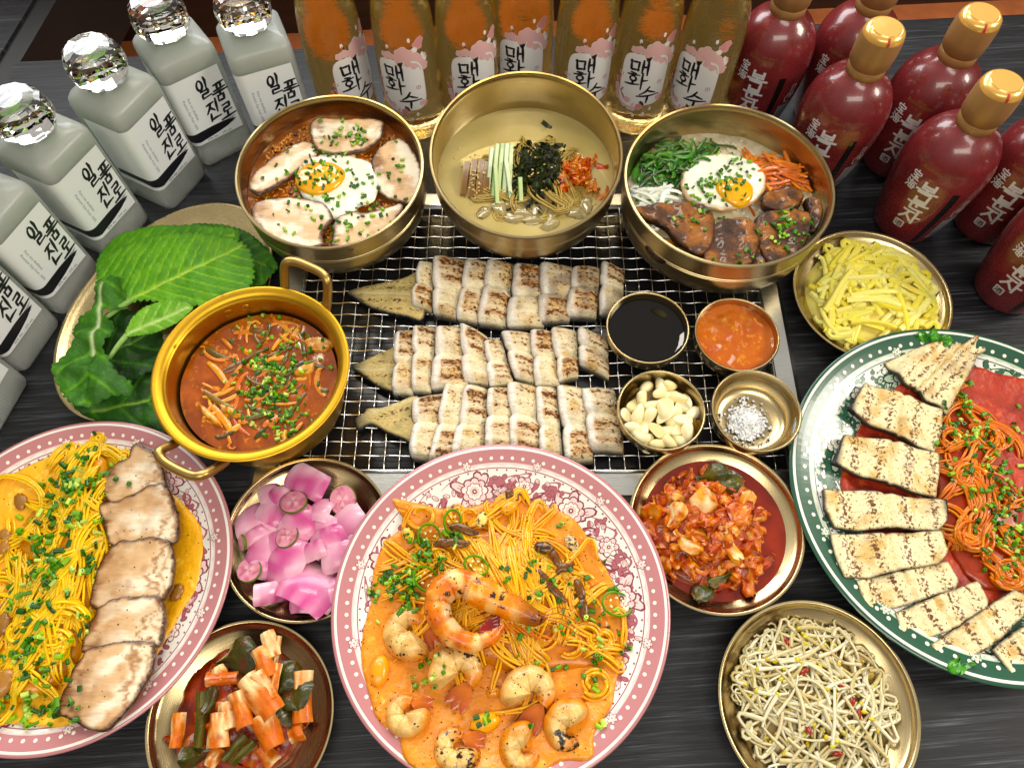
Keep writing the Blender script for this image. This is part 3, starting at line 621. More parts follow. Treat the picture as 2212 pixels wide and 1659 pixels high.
def make_frosted():
    b = thing('soju_bottle', 'x', 'bottle', (0, 0, 0), 'frosted square soju bottles')
    ang = np.arctan2(rsq(HS, .9)[:, 1], rsq(HS, .9)[:, 0])
    cir = lambda r: np.column_stack([r * np.cos(ang), r * np.sin(ang)])
    sq = lambda h, r: rsq(h, r)
    loops = [sq(2.75, .8), sq(3.1, .95), sq(HS, .95), sq(HS, .9), sq(HS, .9), sq(HS, .9), sq(HS, .9), sq(3.2, 1.0), sq(3.02, 1.15), sq(2.55, 1.3) * .6 + cir(2.7) * .4, cir(2.05), cir(1.7), cir(1.65)]
    zs = [0, .12, .5, 2, 6, 10, 12.7, 13.2, 13.55, 13.85, 14.2, 14.5, 14.73]
    m = MB(); loft(m, loops, zs); body = part(m, 'bottle_body', M_FROST, b, 55)
    # faceted stopper
    N_ = 12; t = np.arange(N_) * 2 * math.pi / N_; lp = lambda r, o=0: np.column_stack([r * np.cos(t + o), r * np.sin(t + o)]); d = math.pi / N_
    m = MB(); loft(m, [lp(1.9), lp(2.35), lp(2.68), lp(2.72), lp(2.68), lp(2.42), lp(2.05), lp(1.2)], [14.75, 14.9, 15.5, 16.2, 16.9, 17.6, 17.95, 18.1]); cap_ = part(m, 'stopper', M_CRYST, b, 0)
    m = MB(); lathe(m, [(1.72, 14.62), (1.9, 14.62), (1.92, 14.745), (0, 14.745)], 40); part(m, 'collar', M_SILVER, b, 40)
    # paper label over the front and the side face
    def fm(u, v, lift):                                                # u runs left along the side face, then along the front
        u = np.asarray(u, float); v = np.asarray(v, float); l = HS - .9; arc = .9 * math.pi / 2; X_ = np.empty_like(u); Y_ = np.empty_like(u); e = .02 + lift
        fr = u >= 0; X_[fr] = -l + u[fr]; Y_[fr] = -HS - e
        co = (u < 0) & (u > -arc); a = -u[co] / .9; X_[co] = -l - (.9 + e) * np.sin(a); Y_[co] = -l - (.9 + e) * np.cos(a)
        si = u <= -arc; X_[si] = -HS - e; Y_[si] = -l + (-u[si] - arc)
        return np.stack([X_, Y_, v], -1)
    m = MB(); uu = np.concatenate([np.linspace(-5.6, -1.42, 8), np.linspace(-1.4, 0, 8), np.linspace(.3, 4.95, 10)]); vv = np.linspace(3.35, 11.6, 14)
    U, V = np.meshgrid(uu, vv, indexing='ij'); id = np.arange(U.size).reshape(U.shape)
    m.add(fm(U.ravel(), V.ravel(), 0), np.stack([id[:-1, :-1], id[1:, :-1], id[1:, 1:], id[:-1, 1:]], -1).reshape(-1, 4), srgb('f0f3f4'))
    lab = part(m, 'label', M_LABEL, b, 60)
    m = MB()
    for g_, u, v, w_, h_ in (('il', 1.75, 10.75, 1.45, 2.3), ('pum', 3.3, 9.7, 1.35, 2.2), ('jin', 1.8, 7.9, 1.4, 2.25), ('ro', 3.25, 7.0, 1.3, 2.0)):
        glyph(m, g_, u, v, w_, h_, .27, fm, INK, .012, .14)
    u_ = np.concatenate([np.linspace(-5.4, -1.5, 6), np.linspace(-1.41, 0, 9), np.linspace(.2, 4.5, 14)]); k = len(u_); zc = np.where(u_ < 0, 4.35 - .03 * u_, 4.35 + .08 * u_); th_ = np.interp(u_, [-5.4, -2, 0, 2, 3.4, 4.5], [.35, .42, .62, .55, .40, .05])
    E_ = np.stack([np.stack([u_, zc + th_], -1), np.stack([u_, zc - th_], -1)], 1).reshape(-1, 2); i = np.arange(k - 1) * 2; m.add(fm(E_[:, 0], E_[:, 1], .012), np.stack([i, i + 1, i + 3, i + 2], -1), INK)
    for q in range(6): ribbon2(m, [(2.4, 4.25 + .1 * q), (3.5, 4.4 + .11 * q), (4.3 + .15 * (q % 3), 4.5 + .12 * q)], .06, fm, INK, .014)
    text(m, '25% Alc. / 375 mL', 2.2, 3.5, .40, fm, srgb('3a3e48'), .012, .0, 'CENTER')
    text(m, 'Premium Soju from 100%', .15, 9.4, .38, fm, srgb('6c7580'), .012, -math.pi / 2, shear=.2); text(m, 'Pure rice distillates', .68, 9.4, .38, fm, srgb('6c7580'), .012, -math.pi / 2, shear=.2)
    part(m, 'lettering', M_LABEL, lab, 0)['kind'] = 'stuff'
    return b
FB = [((-27.9, 28.4), 23), ((-34.7, 27.0), 37), ((-37.2, 20.8), 63), ((-42.2, 14.4), 64), ((-45.3, 7.4), 68), ((-47.6, .9), 72), ((-48.4, -5.8), 77)]
FBL = ['frosted soju bottle beside the first plum wine bottle, partly behind the pork rice bowl', 'second frosted soju bottle from the plum wine bottles', 'third frosted soju bottle from the plum wine bottles, its whole glass stopper showing',
       'frosted soju bottle whose stopper is just cut by the left picture edge', 'fifth frosted soju bottle from the plum wine bottles, standing beside the perilla leaf', 'sixth frosted soju bottle from the plum wine bottles, label cut by the picture edge', 'frosted soju bottle nearest the pork pasta plate, only its foot showing']
proto = make_frosted()
for i, ((x, y), ph_) in enumerate(FB):
    o = proto if i == 0 else copy_tree(proto)
    p = math.radians(ph_); e = np.array([math.cos(p), math.sin(p)]); g = np.array([-e[1], e[0]]); c = np.array([x, y]) + HS * (e + g)
    o.location = (c[0] * S, c[1] * S, .02 * S); o.rotation_euler = (0, 0, p); o['label'] = FBL[i]

# ---------------------------------------------------------------- plum wine bottles
n = NT('plum_wine_glass'); n.set(Base_Color=(1.0, 0.70, 0.26), Roughness=0.05, IOR=1.36, Transmission_Weight=1.0)
tr = n.new('BsdfTranslucent'); tr.inputs['Color'].default_value = (0.80, 0.50, 0.02, 1)
mx = n.new('MixShader', i_0=0.06); n.link(n.b.outputs[0], mx.inputs[1]); n.link(tr.outputs[0], mx.inputs[2]); n.link(mx.outputs[0], n.out.inputs[0])
n.bump(n.noise(70, n.coord(), 4, .75), 0.22, 0.0020); M_PLUM = n.mat
M_CAPW = plain('pink_cap', (0.55, 0.25, 0.27), 0.35, 0.6)
PPROF = catmull([(3.0, .15), (3.18, .45), (3.26, 1.2), (3.27, 6), (3.26, 10.5), (3.16, 13), (2.85, 15.8), (2.0, 18.4), (1.45, 20.4), (1.32, 21.6), (1.32, 22.6)], 4)
def make_plum():
    b = thing('plum_wine_bottle', 'x', 'bottle', (0, 0, 0), 'plum wine bottles in a row')
    m = MB(); lathe(m, [(0, .5), (1.6, .4), (2.5, .02), (2.75, .0), *PPROF, (0, 22.6)], 64); part(m, 'bottle_body', M_PLUM, b, 60)
    m = MB(); lathe(m, [(0, 22.62), (1.4, 22.62), (1.5, 22.0), (1.5, 23.8), (1.4, 23.95), (0, 23.95)], 40); part(m, 'cap', M_CAPW, b, 40)
    def fm(u, v, lift, dz=[1.1]): v = np.asarray(v, float) + dz[0]; a = np.asarray(u) / 3.13 - math.pi / 2; r = np.interp(v, PPROF[:, 1], PPROF[:, 0]) + .02 + lift; return np.stack([r * np.cos(a), r * np.sin(a), np.asarray(v, float)], -1)
    pk, pk2, wh = srgb('e8b7b4'), srgb('d68f8f'), srgb('f4e9e4')
    m = MB(); g = np.random.default_rng(4)
    def bloom(x, y, r, col, lift, edge=True):
        t = np.linspace(0, 2 * math.pi, 41)[:-1]; q = r * (.80 + .20 * np.abs(np.cos(2.5 * t + g.random() * 6)))
        if edge: poly2(m, np.stack([x + q * 1.05 * np.cos(t), y + q * 1.05 * np.sin(t)], -1), fm, wh, lift - .003)
        poly2(m, np.stack([x + q * np.cos(t), y + q * np.sin(t)], -1), fm, col, lift)
    for x, y, r in ((.55, 11.0, .85), (1.3, 10.6, .85), (-.9, 10.75, .48), (-1.45, 10.6, .42), (1.9, 10.0, .7), (2.45, 9.2, .55), (.0, 10.55, .6), (2.5, 10.2, .5)): bloom(x, y, r, pk, .006)
    for x, y, r in ((2.15, 11.8, .55), (2.45, 12.2, .42), (1.75, 11.35, .32)): bloom(x, y, r, pk2 if r > .4 else wh, .006)
    for x, y, r in ((-2.6, 5.2, .6), (-2.3, 4.3, .62), (-1.6, 3.7, .6), (-.8, 3.35, .55), (-2.75, 6.2, .42), (-.1, 3.5, .45), (1.9, 4.5, .5), (-2.5, 7.2, .3)): bloom(x, y, r, pk if r > .5 else pk2, .006)
    for x, y in ((1.3, 12.5), (2.5, 10.6), (.55, 2.5), (-.5, 2.2), (-1.0, 11.7), (2.75, 9.9), (1.2, 3.1), (2.6, 10.2)): t = np.arange(10) * .628; poly2(m, np.stack([x + .16 * np.cos(t), y + .26 * np.sin(t)], -1), fm, wh, .008)
    for a, b_ in (((-2.9, 6.8), (-2.4, 5.0)), ((-2.5, 5.2), (-1.7, 4.2)), ((-2.4, 4.9), (-2.0, 5.5)), ((-1.0, 11.6), (-.8, 11.2))): ribbon2(m, [a, b_], .09, fm, srgb('4a2a22'), .01)
    t = np.linspace(0, 2 * math.pi, 60)[:-1]; se = lambda w_: np.sign(w_) * np.abs(w_) ** .45
    lx, ly = 2.4 * se(np.cos(t)), 3.25 * se(np.sin(t)); top = np.where(ly > 0, .12 * lx, 0)
    poly2(m, np.stack([lx * 1.02 - .05, 7.0 + ly * 1.012 + .0 - .35 * (ly < 0) * (lx < 0)], -1), fm, srgb('d9b9b0'), .012); poly2(m, np.stack([lx - .05, 7.0 + ly - .35 * (ly < 0) * (lx < 0)], -1), fm, srgb('f2eeea'), .016)
    for x, y, r in ((.9, 9.9, .42), (1.5, 9.5, .4), (1.9, 4.6, .4), (-1.4, 4.2, .4)): bloom(x, y, r, pk, .022, False)
    lab = part(m, 'label', M_LABEL, b, 60); m = MB()
    glyph(m, 'mae', -1.6, 9.6, 1.95, 1.75, .25, fm, INK, .03); glyph(m, 'hwa', -1.7, 7.95, 1.9, 1.95, .23, fm, INK, .03); glyph(m, 'su', -.3, 6.1, 1.9, 1.85, .24, fm, INK, .03)
    t = np.linspace(0, 2 * math.pi, 17); ribbon2(m, [(1.65 + .2 * se(math.cos(a)), 6.75 + .22 * se(math.sin(a))) for a in t], .04, fm, srgb('a8403c'), .03, False); ribbon2(m, [(1.52, 6.8), (1.78, 6.8)], .035, fm, srgb('a8403c'), .03); ribbon2(m, [(1.65, 6.9), (1.65, 6.6)], .035, fm, srgb('a8403c'), .03)
    text(m, '300 mL', .9, .95, .42, fm, srgb('e6dcc0'), .012); part(m, 'lettering', M_LABEL, lab, 0)['kind'] = 'stuff'
    return b
PB = [(-18.7, 34.4, 46), (-11.2, 34.4, -8), (-4.75, 35.0, 16), (1.2, 37.2, -4), (7.85, 35.5, 10), (14.3, 35.2, -4), (20.8, 34.3, -30)]
PBL = ['plum wine bottle next to the frosted bottles, label turned to one side', 'second plum wine bottle from the frosted bottles, its glowing yellow foot showing', 'third plum wine bottle from the frosted bottles, lower label hidden by the broth bowl', 'middle plum wine bottle of the seven, standing behind the broth bowl',
       'fifth plum wine bottle from the frosted bottles, its last letter cut off', 'second plum wine bottle from the red bottles, its glowing yellow foot showing', 'plum wine bottle touching the red berry wine bottles']
proto = make_plum()
for i, (x, y, a) in enumerate(PB):
    o = proto if i == 0 else copy_tree(proto); o.location = (x * S, y * S, .02 * S); o.rotation_euler = (0, 0, math.radians(a)); o['label'] = PBL[i]

# ---------------------------------------------------------------- red berry wine bottles
n = NT('berry_wine_glass'); co = n.coord(); v = n.noise(35, co, 4, .6); mist = n.noise(900, co, 2)
c = n.ramp(v, [(.3, (0.12, 0.011, 0.013)), (.7, (0.23, 0.024, 0.027))]); n.link(c, n.b.inputs['Base Color'])
n.link(n.math('MULTIPLY_ADD', mist, .3, .12), n.b.inputs['Roughness']); n.set(Coat_Weight=0.55, Coat_Roughness=0.06); n.bump(mist, .08, .0006); M_BERRY = n.mat
n = NT('gold_capsule'); n.set(Base_Color=(0.40, 0.22, 0.075), Metallic=.35, Roughness=.42); n.bump(n.noise(60, n.coord((1, 1, .2)), 3), .2, .001); M_CAPS = n.mat
n = NT('gold_capsule_top'); n.set(Base_Color=(0.78, 0.44, 0.09), Metallic=.3, Roughness=.25, Coat_Weight=.7); M_CAPT = n.mat
M_CLEARP = plain('clear_lacquer_print', (0.01, 0.008, 0.008), 0.15, 0, 0.8)
BPROF = catmull([(3.0, .1), (3.25, .5), (3.55, 2), (4.0, 5), (4.25, 8), (4.2, 10), (3.8, 11.7), (3.0, 13.0), (2.1, 13.8), (1.75, 14.2)], 5)
def make_berry():
    b = thing('berry_wine_bottle', 'x', 'bottle', (0, 0, 0), 'red berry wine bottles')
    m = MB(); lathe(m, [(0, .3), (1.8, .25), (2.5, .02), (2.8, .0), *BPROF, (1.72, 15.2), (0, 15.2)], 72); part(m, 'bottle_body', M_BERRY, b, 60)
    m = MB(); lathe(m, [(1.74, 14.1), (1.8, 14.15), (1.82, 14.9), (1.72, 15.05), (1.80, 15.2), (1.93, 15.35), (2.0, 16.5), (1.98, 17.9), (1.9, 18.3)], 56); cap_ = part(m, 'capsule', M_CAPS, b, 50)
    m = MB(); lathe(m, [(1.9, 18.3), (1.82, 18.62), (1.62, 18.85), (1.45, 18.92), (1.38, 18.90), (1.3, 18.99), (0, 19.02)], 56); part(m, 'capsule_top', M_CAPT, cap_, 30)
    m = MB(); a = np.linspace(-.06, .06, 4); P = np.array([[1.5, 18.93], [1.7, 18.80], [1.86, 18.6], [1.93, 18.3]])
    V = np.stack([np.outer(np.cos(a - 1.0), P[:, 0]), np.outer(np.sin(a - 1.0), P[:, 0]), np.tile(P[:, 1] + .02, (4, 1))], -1); sheet(m, V, .015, srgb('b8352a')); part(m, 'tear_tab', M_LABEL, cap_, 0)
    def fm(u, v, lift): v = np.asarray(v, float); r = np.interp(v, BPROF[:, 1], BPROF[:, 0]) + .02 + lift; a = np.asarray(u) / 4.1 - math.pi / 2; return np.stack([r * np.cos(a), r * np.sin(a), v], -1)
    sv = srgb('dcd8da'); m = MB()
    for g_, y_ in (('bok', 9.6), ('bun', 7.65), ('ja', 5.75)): glyph(m, g_, -.6, y_, 1.7, 1.7, .27, fm, sv, .012, 0, False)
    glyph(m, 'bo', -1.9, 10.2, .95, 1.0, .13, fm, sv, .012, 0, False); glyph(m, 'hae', -1.9, 9.0, .95, 1.0, .13, fm, sv, .012, 0, False)
    t = np.linspace(0, 2 * math.pi, 33)[:-1]; se = lambda w_: np.sign(w_) * np.abs(w_) ** .3
    poly2(m, np.stack([-.25 + .55 * se(np.cos(t)), 3.25 + .55 * se(np.sin(t))], -1), fm, sv, .012); glyph(m, 'ju', -.62, 3.62, .75, .75, .10, fm, srgb('5c1c20'), .022, 0, False)
    text(m, 'Bokbunjajoo', -.1, 10.75, .55, fm, srgb('8a5a2c'), .012, 0, 'CENTER')
    part(m, 'lettering', M_LABEL, b, 0)['kind'] = 'stuff'
    m = MB(); zz = np.linspace(.9, 9.2, 16); u0 = 2.75; V = np.stack([fm(u0 - .32 + 0 * zz, zz, .01), fm(u0 + 0 * zz, zz, .012), fm(u0 + .32 + 0 * zz, zz, .01)], 0); sheet(m, V, .01, (0.006, 0.005, 0.005)); part(m, 'black_band', M_CLEARP, b, 0)
    m = MB(); uu = np.linspace(3.7, 5.4, 8); zz = np.linspace(1.6, 5.0, 8); V = np.stack([fm(u + 0 * zz, zz, .01) for u in uu], 0); sheet(m, V, .01, srgb('8f8d97')); part(m, 'back_label', M_LABEL, b, 0)
    m = MB()
    for q in range(18): ribbon2(m, [(3.85 + .08 * q, 1.9), (3.85 + .08 * q, 2.7)], .02 + .03 * ((q * 7) % 3 == 0), fm, srgb('2a2326'), .03, False)
    for q in range(7): ribbon2(m, [(3.8, 3.1 + .25 * q), (5.2 - .3 * ((q * 3) % 4), 3.1 + .25 * q)], .05, fm, srgb('55505a'), .03, False)
    ribbon2(m, [(4.2, 5.5), (4.0, 6.3), (4.4, 7.0), (4.35, 7.9), (4.8, 7.9), (4.75, 7.0), (5.1, 6.3), (4.9, 5.5), (4.2, 5.5)], .06, fm, sv, .02, False); glyph(m, 'ju', 4.3, 6.7, .5, .6, .05, fm, sv, .02, 0, False)
    part(m, 'back_lettering', M_LABEL, b, 0)['kind'] = 'stuff'
    return b
RB = [(27.9, 35.3, -31), (36.6, 35.6, -38), (33.9, 26.6, -36), (43.2, 28.5, -40), (42.7, 19.8, -40), (51.3, 19.6, -44), (51.2, 10.9, -52)]
RBL = ['red berry wine bottle touching the plum wine row', 'red berry wine bottle at the back, its cap outside the picture', 'red berry wine bottle just behind the eel bowl, gold cap in full', 'red berry wine bottle whose gold cap stands highest near the back corner', 'red berry wine bottle directly behind the yellow radish dish',
       'red berry wine bottle half out of the picture behind the nearest red bottle', 'nearest red berry wine bottle, tipped into the picture edge above the green plate']
RBL[6] = 'nearest red berry wine bottle, cut by the picture edge above the green plate'
proto = make_berry()
for i, (x, y, a) in enumerate(RB):
    o = proto if i == 0 else copy_tree(proto); o.location = (x * S, y * S, .02 * S); o.rotation_euler = (0, 0, math.radians(a)); o['label'] = RBL[i]
# ---------------------------------------------------------------- food helpers
from mathutils.geometry import delaunay_2d_cdt
def closed(P, k=6):
    P = np.asarray(P, float); n = len(P); Q = np.concatenate([P[-1:], P, P[:2]]); out = []
    t = np.linspace(0, 1, k, endpoint=False)[:, None]
    for i in range(1, n + 1):
        a, b, c, d = Q[i - 1], Q[i], Q[i + 1], Q[(i + 2)] if i + 2 < len(Q) else Q[2]
        out.append(0.5 * (2 * b + (c - a) * t + (2 * a - 5 * b + 4 * c - d) * t ** 2 + (3 * b - a - 3 * c + d) * t ** 3))
    return np.concatenate(out)
def resample(P, step):
    Q = np.concatenate([P, P[:1]]); L = np.concatenate([[0], np.cumsum(np.linalg.norm(np.diff(Q, axis=0), axis=1))]); n = max(8, int(L[-1] / step)); s = np.linspace(0, L[-1], n, endpoint=False)
    return np.stack([np.interp(s, L, Q[:, 0]), np.interp(s, L, Q[:, 1])], -1)
def edge_dist(P, O):
    A = O; AB = np.roll(O, -1, 0) - O; L2 = (AB ** 2).sum(1) + 1e-12; d = np.empty(len(P))
    for i in range(0, len(P), 2000):
        Q = P[i:i + 2000, None] - A[None]; t = np.clip((Q * AB).sum(2) / L2, 0, 1); d[i:i + 2000] = np.sqrt(((Q - t[..., None] * AB) ** 2).sum(2).min(1))
    return d
def patch(mb, out, zf, thick, colf, step=.3, edge=.25, rnd=.15, m=0, under=None, jit=.3):
    """a flat piece with any outline: rounded rim, thickness, colour by place; zf(x,y) is its upper surface"""
    O = resample(np.asarray(out, float), step); lo, hi = O.min(0), O.max(0)
    gx, gy = np.meshgrid(np.arange(lo[0], hi[0], step), np.arange(lo[1], hi[1], step)); G = np.stack([gx.ravel(), gy.ravel()], -1); G = G + rng.normal(0, step * jit * .3, G.shape)
    G = G[edge_dist(G, O) > step * .45]
    # keep the inside
    x, y = G[:, 0], G[:, 1]; ins = np.zeros(len(G), bool); A, B = O, np.roll(O, -1, 0)
    for (x0, y0), (x1, y1) in zip(A, B):
        c = ((y0 > y) != (y1 > y)) & (x < (x1 - x0) * (y - y0) / (y1 - y0 + 1e-12) + x0); ins ^= c
    G = G[ins]; P = np.concatenate([O, G]); n = len(O)
    r = delaunay_2d_cdt([Vector(p) for p in P], [(i, (i + 1) % n) for i in range(n)], [], 1, 1e-5)
    V2 = np.array([v[:] for v in r[0]]); F = np.array([f for f in r[2] if len(f) == 3], int)
    if len(F) == 0: return mb
    a, b, c = V2[F[:, 0]], V2[F[:, 1]], V2[F[:, 2]]; ar = (b[:, 0] - a[:, 0]) * (c[:, 1] - a[:, 1]) - (b[:, 1] - a[:, 1]) * (c[:, 0] - a[:, 0]); F[ar < 0] = F[ar < 0][:, ::-1]
    d = edge_dist(V2, O); zt = zf(V2[:, 0], V2[:, 1]); q = np.clip(1 - d / edge, 0, 1); top = zt - rnd * (1 - np.sqrt(1 - q ** 2 + 1e-9)); col = np.asarray(colf(V2[:, 0], V2[:, 1], d), float)
    if col.ndim == 1: col = np.tile(col, (len(V2), 1))
    if col.shape[1] == 3: col = np.concatenate([col, np.zeros((len(col), 1))], 1)
    k = len(V2); uc = col if under is None else np.tile(np.append(np.asarray(under), 0)[:4], (k, 1))
    mb.add(np.concatenate([np.column_stack([V2, top]), np.column_stack([V2, zt - thick])]), [F, F[:, ::-1] + k], np.concatenate([col, uc]), m)
    base = mb.n - 2 * k; e = np.concatenate([F[:, [0, 1]], F[:, [1, 2]], F[:, [2, 0]]]); key = {tuple(x) for x in e}; bd = np.array([x for x in key if (x[1], x[0]) not in key], int)
    if len(bd): mb.f[4].append(np.stack([bd[:, 1], bd[:, 0], bd[:, 0] + k, bd[:, 1] + k], -1) + base); mb.m[4].append(np.full(len(bd), m))
    return mb
def pxs(pts, z): return np.array([at2(x, y, z) for x, y in pts])
def nz(x, y, f=1.0, o=3, seed=0): return NZ.fb(np.asarray(x) * f + 11.3 * seed + 40, np.asarray(y) * f + 5.7 * seed + 40, o) * 2 - 1
def wob(out, amp, f=1.5, seed=0, step=.12):
    """an outline made a little ragged"""
    O = resample(np.asarray(out, float), step); d = np.roll(O, -1, 0) - np.roll(O, 1, 0); n = np.stack([d[:, 1], -d[:, 0]], -1); n /= np.linalg.norm(n, axis=1)[:, None] + 1e-9
    return O + n * (amp * nz(O[:, 0], O[:, 1], f, 3, seed))[:, None]
class Top:
    """height of whatever has been heaped up so far"""
    def __init__(s, *mbs): s.t = [m.bvh() for m in mbs]; s.c = {}
    def add(s, m): s.t.append(m.bvh()); s.c = {}; return s
    def z(s, x, y, d=None):
        key = (round(x * 9), round(y * 9))
        if key not in s.c: s.c[key] = s.cast(key[0] / 9, key[1] / 9)
        b = s.c[key]; return d if b is None else b
    def cast(s, x, y):
        b = None
        for t in s.t:
            h = t.ray_cast(Vector((x, y, 60)), Vector((0, 0, -1)))[0]
            if h is not None and (b is None or h.z > b): b = h.z
        return b
CH = [srgb('3c7420'), srgb('4f8a22'), srgb('6fa32c'), srgb('97bd44'), srgb('bdd272'), srgb('2e5f1a'), srgb('578f26')]
M_CHIVE = food('chive_green', 0.35, 0.25, 0.0, 0.15, 500, 0.2)
def chive(mb, p, r, l, col, R, k=8):
    a = np.arange(k) * 2 * math.pi / k; q = [(r, -l / 2), (r, l / 2), (r * .62, l / 2), (r * .62, -l / 2)]; sq = rng.uniform(.6, 1.0)
    V = np.concatenate([np.stack([rr * np.cos(a), rr * np.sin(a) * sq, np.full(k, z)], -1) for rr, z in q]) @ R.T + p
    i = np.arange(k); j = (i + 1) % k; F = np.concatenate([np.stack([s * k + i, s * k + j, ((s + 1) % 4) * k + j, ((s + 1) % 4) * k + i], -1) for s in range(4)])
    c = np.concatenate([np.tile(col, (2 * k, 1)), np.tile(np.asarray(col) * 1.25 + .02, (2 * k, 1))]); mb.add(p * 0 + V, F, c)
def chives(top, clusters, label, zpx, big=1.0, seedlabel=None, zd=None):
    """clusters: (px, py, spread_x, spread_y, count)"""
    m = MB()
    for px, py, sx, sy, n in clusters:
        for _ in range(int(n * 1.25)):
            x, y = at2(px + rng.normal(0, sx), py + rng.normal(0, sy), zpx); z = top.z(x, y, zd)
            if z is None: continue
            r = rng.uniform(.09, .19) * big; l = rng.uniform(.2, .58) * big
            lie = rng.random() < .72; R = rot(math.pi / 2 + rng.normal(0, .25), 0, rng.uniform(0, 6.3)) if lie else rot(rng.normal(0, .4), rng.normal(0, .4), rng.uniform(0, 6.3))
            chive(m, np.array([x, y, z + (r if lie else l * .45) * .85]), r, l, np.array(CH[rng.integers(len(CH))]) * rng.uniform(.8, 1.15), R)
    if m.n: solo(m, 'chopped_chives', M_CHIVE, label, 'chives', None, 'stuff', 60)
    return m
def noodle(top, x, y, ang, length, r, curl, keep, z0=None, step=.35, lift=0.0, zf=None):
    """one strand wandering over the heap"""
    n = int(length / step); P = []; k = rng.normal(0, curl)
    for i in range(n):
        z = zf(x, y) if zf else top.z(x, y, z0)
        P.append((x, y, z + lift)); k += rng.normal(0, curl * .35); k *= .93; ang += k * step
        nx_, ny_ = x + math.cos(ang) * step, y + math.sin(ang) * step
        if keep is not None and not keep(nx_, ny_): ang += .9 * (1 if k >= 0 else -1); nx_, ny_ = x + math.cos(ang) * step, y + math.sin(ang) * step
        x, y = nx_, ny_
    P = np.array(P)
    for _ in range(2): P[1:-1, 2] = (P[:-2, 2] + 2 * P[1:-1, 2] + P[2:, 2]) / 4
    return P
def bundle(mb, tp, x, y, ang, L, curl, keep, z0, n_, wid, cols_, r=(.105, .135), lift=.1, arch=.25):
    """strands lying side by side along one wandering guide line"""
    P = noodle(tp, x, y, ang, L, .1, curl, keep, z0, .34, lift)
    if len(P) < 7: return
    T = np.gradient(P, axis=0); N = np.stack([-T[:, 1], T[:, 0], 0 * T[:, 0]], -1); N /= np.linalg.norm(N, axis=1)[:, None] + 1e-9; s = np.linspace(0, 1, len(P))
    for q in range(n_):
        o = (q - (n_ - 1) / 2) * wid + rng.normal(0, .05); w_ = .55 + .45 * np.sin(math.pi * s) + .25 * np.sin(3 * s + rng.uniform(0, 6)) * rng.random(); a, b = int(len(P) * rng.uniform(0, .15)), len(P) - int(len(P) * rng.uniform(0, .15))
        Q = P + N * (o * w_ + .06 * np.sin(s * rng.uniform(5, 12) + rng.uniform(0, 6)))[:, None]; Q[:, 2] -= .32 * np.abs(2 * s - 1) ** 8; Q[:, 2] += arch * (1 - (o / (wid * n_ / 2 + .01)) ** 2) * np.sin(math.pi * s) ** .5 + rng.uniform(0, .10)
        if b - a > 5: tube(mb, Q[a:b], rng.uniform(*r) * (1 - .45 * np.abs(np.linspace(-1, 1, b - a)) ** 10), 7, mix(cols_[0], cols_[1], rng.random()) * rng.uniform(.96, 1.04))
def inside(out):
    O = np.asarray(out, float); A, B = O, np.roll(O, -1, 0); lo = O.min(0); hi = O.max(0); st = .15
    x, y = np.meshgrid(np.arange(lo[0], hi[0], st), np.arange(lo[1], hi[1], st), indexing='ij'); g = np.zeros(x.shape, bool)
    for (x0, y0), (x1, y1) in zip(A, B): g ^= ((y0 > y) != (y1 > y)) & (x < (x1 - x0) * (y - y0) / (y1 - y0 + 1e-12) + x0)
    def f(x, y):
        i, j = int((x - lo[0]) / st), int((y - lo[1]) / st); return 0 <= i < g.shape[0] and 0 <= j < g.shape[1] and bool(g[i, j])
    return f
def disc(c, r, n=48): t = np.arange(n) * 2 * math.pi / n; return np.stack([c[0] + r * np.cos(t), c[1] + r * np.sin(t)], -1)
def liquid(name, a, b, rough=0.06, scale=60, coat=0.8, oil=None, bump=.15, bs=120, trans=0.0):
    n = NT(name); co = n.coord(); c = n.ramp(n.noise(scale, co, 5, .6, .5), [(.32, a), (.68, b)])
    if oil: c = n.mixc(n.math('MULTIPLY', n.math('SUBTRACT', n.noise(scale * 3, co, 3, .6), .58), 9, clamp=True), c, oil)
    gm = n.new('Gamma', i_Gamma=1.16); n.link(c, gm.inputs[0]); n.link(gm.outputs[0], n.b.inputs['Base Color']); n.set(Roughness=rough, Coat_Weight=coat, Coat_Roughness=.05, Transmission_Weight=trans); n.bump(n.noise(bs, co, 3), bump, .0015); return n.mat
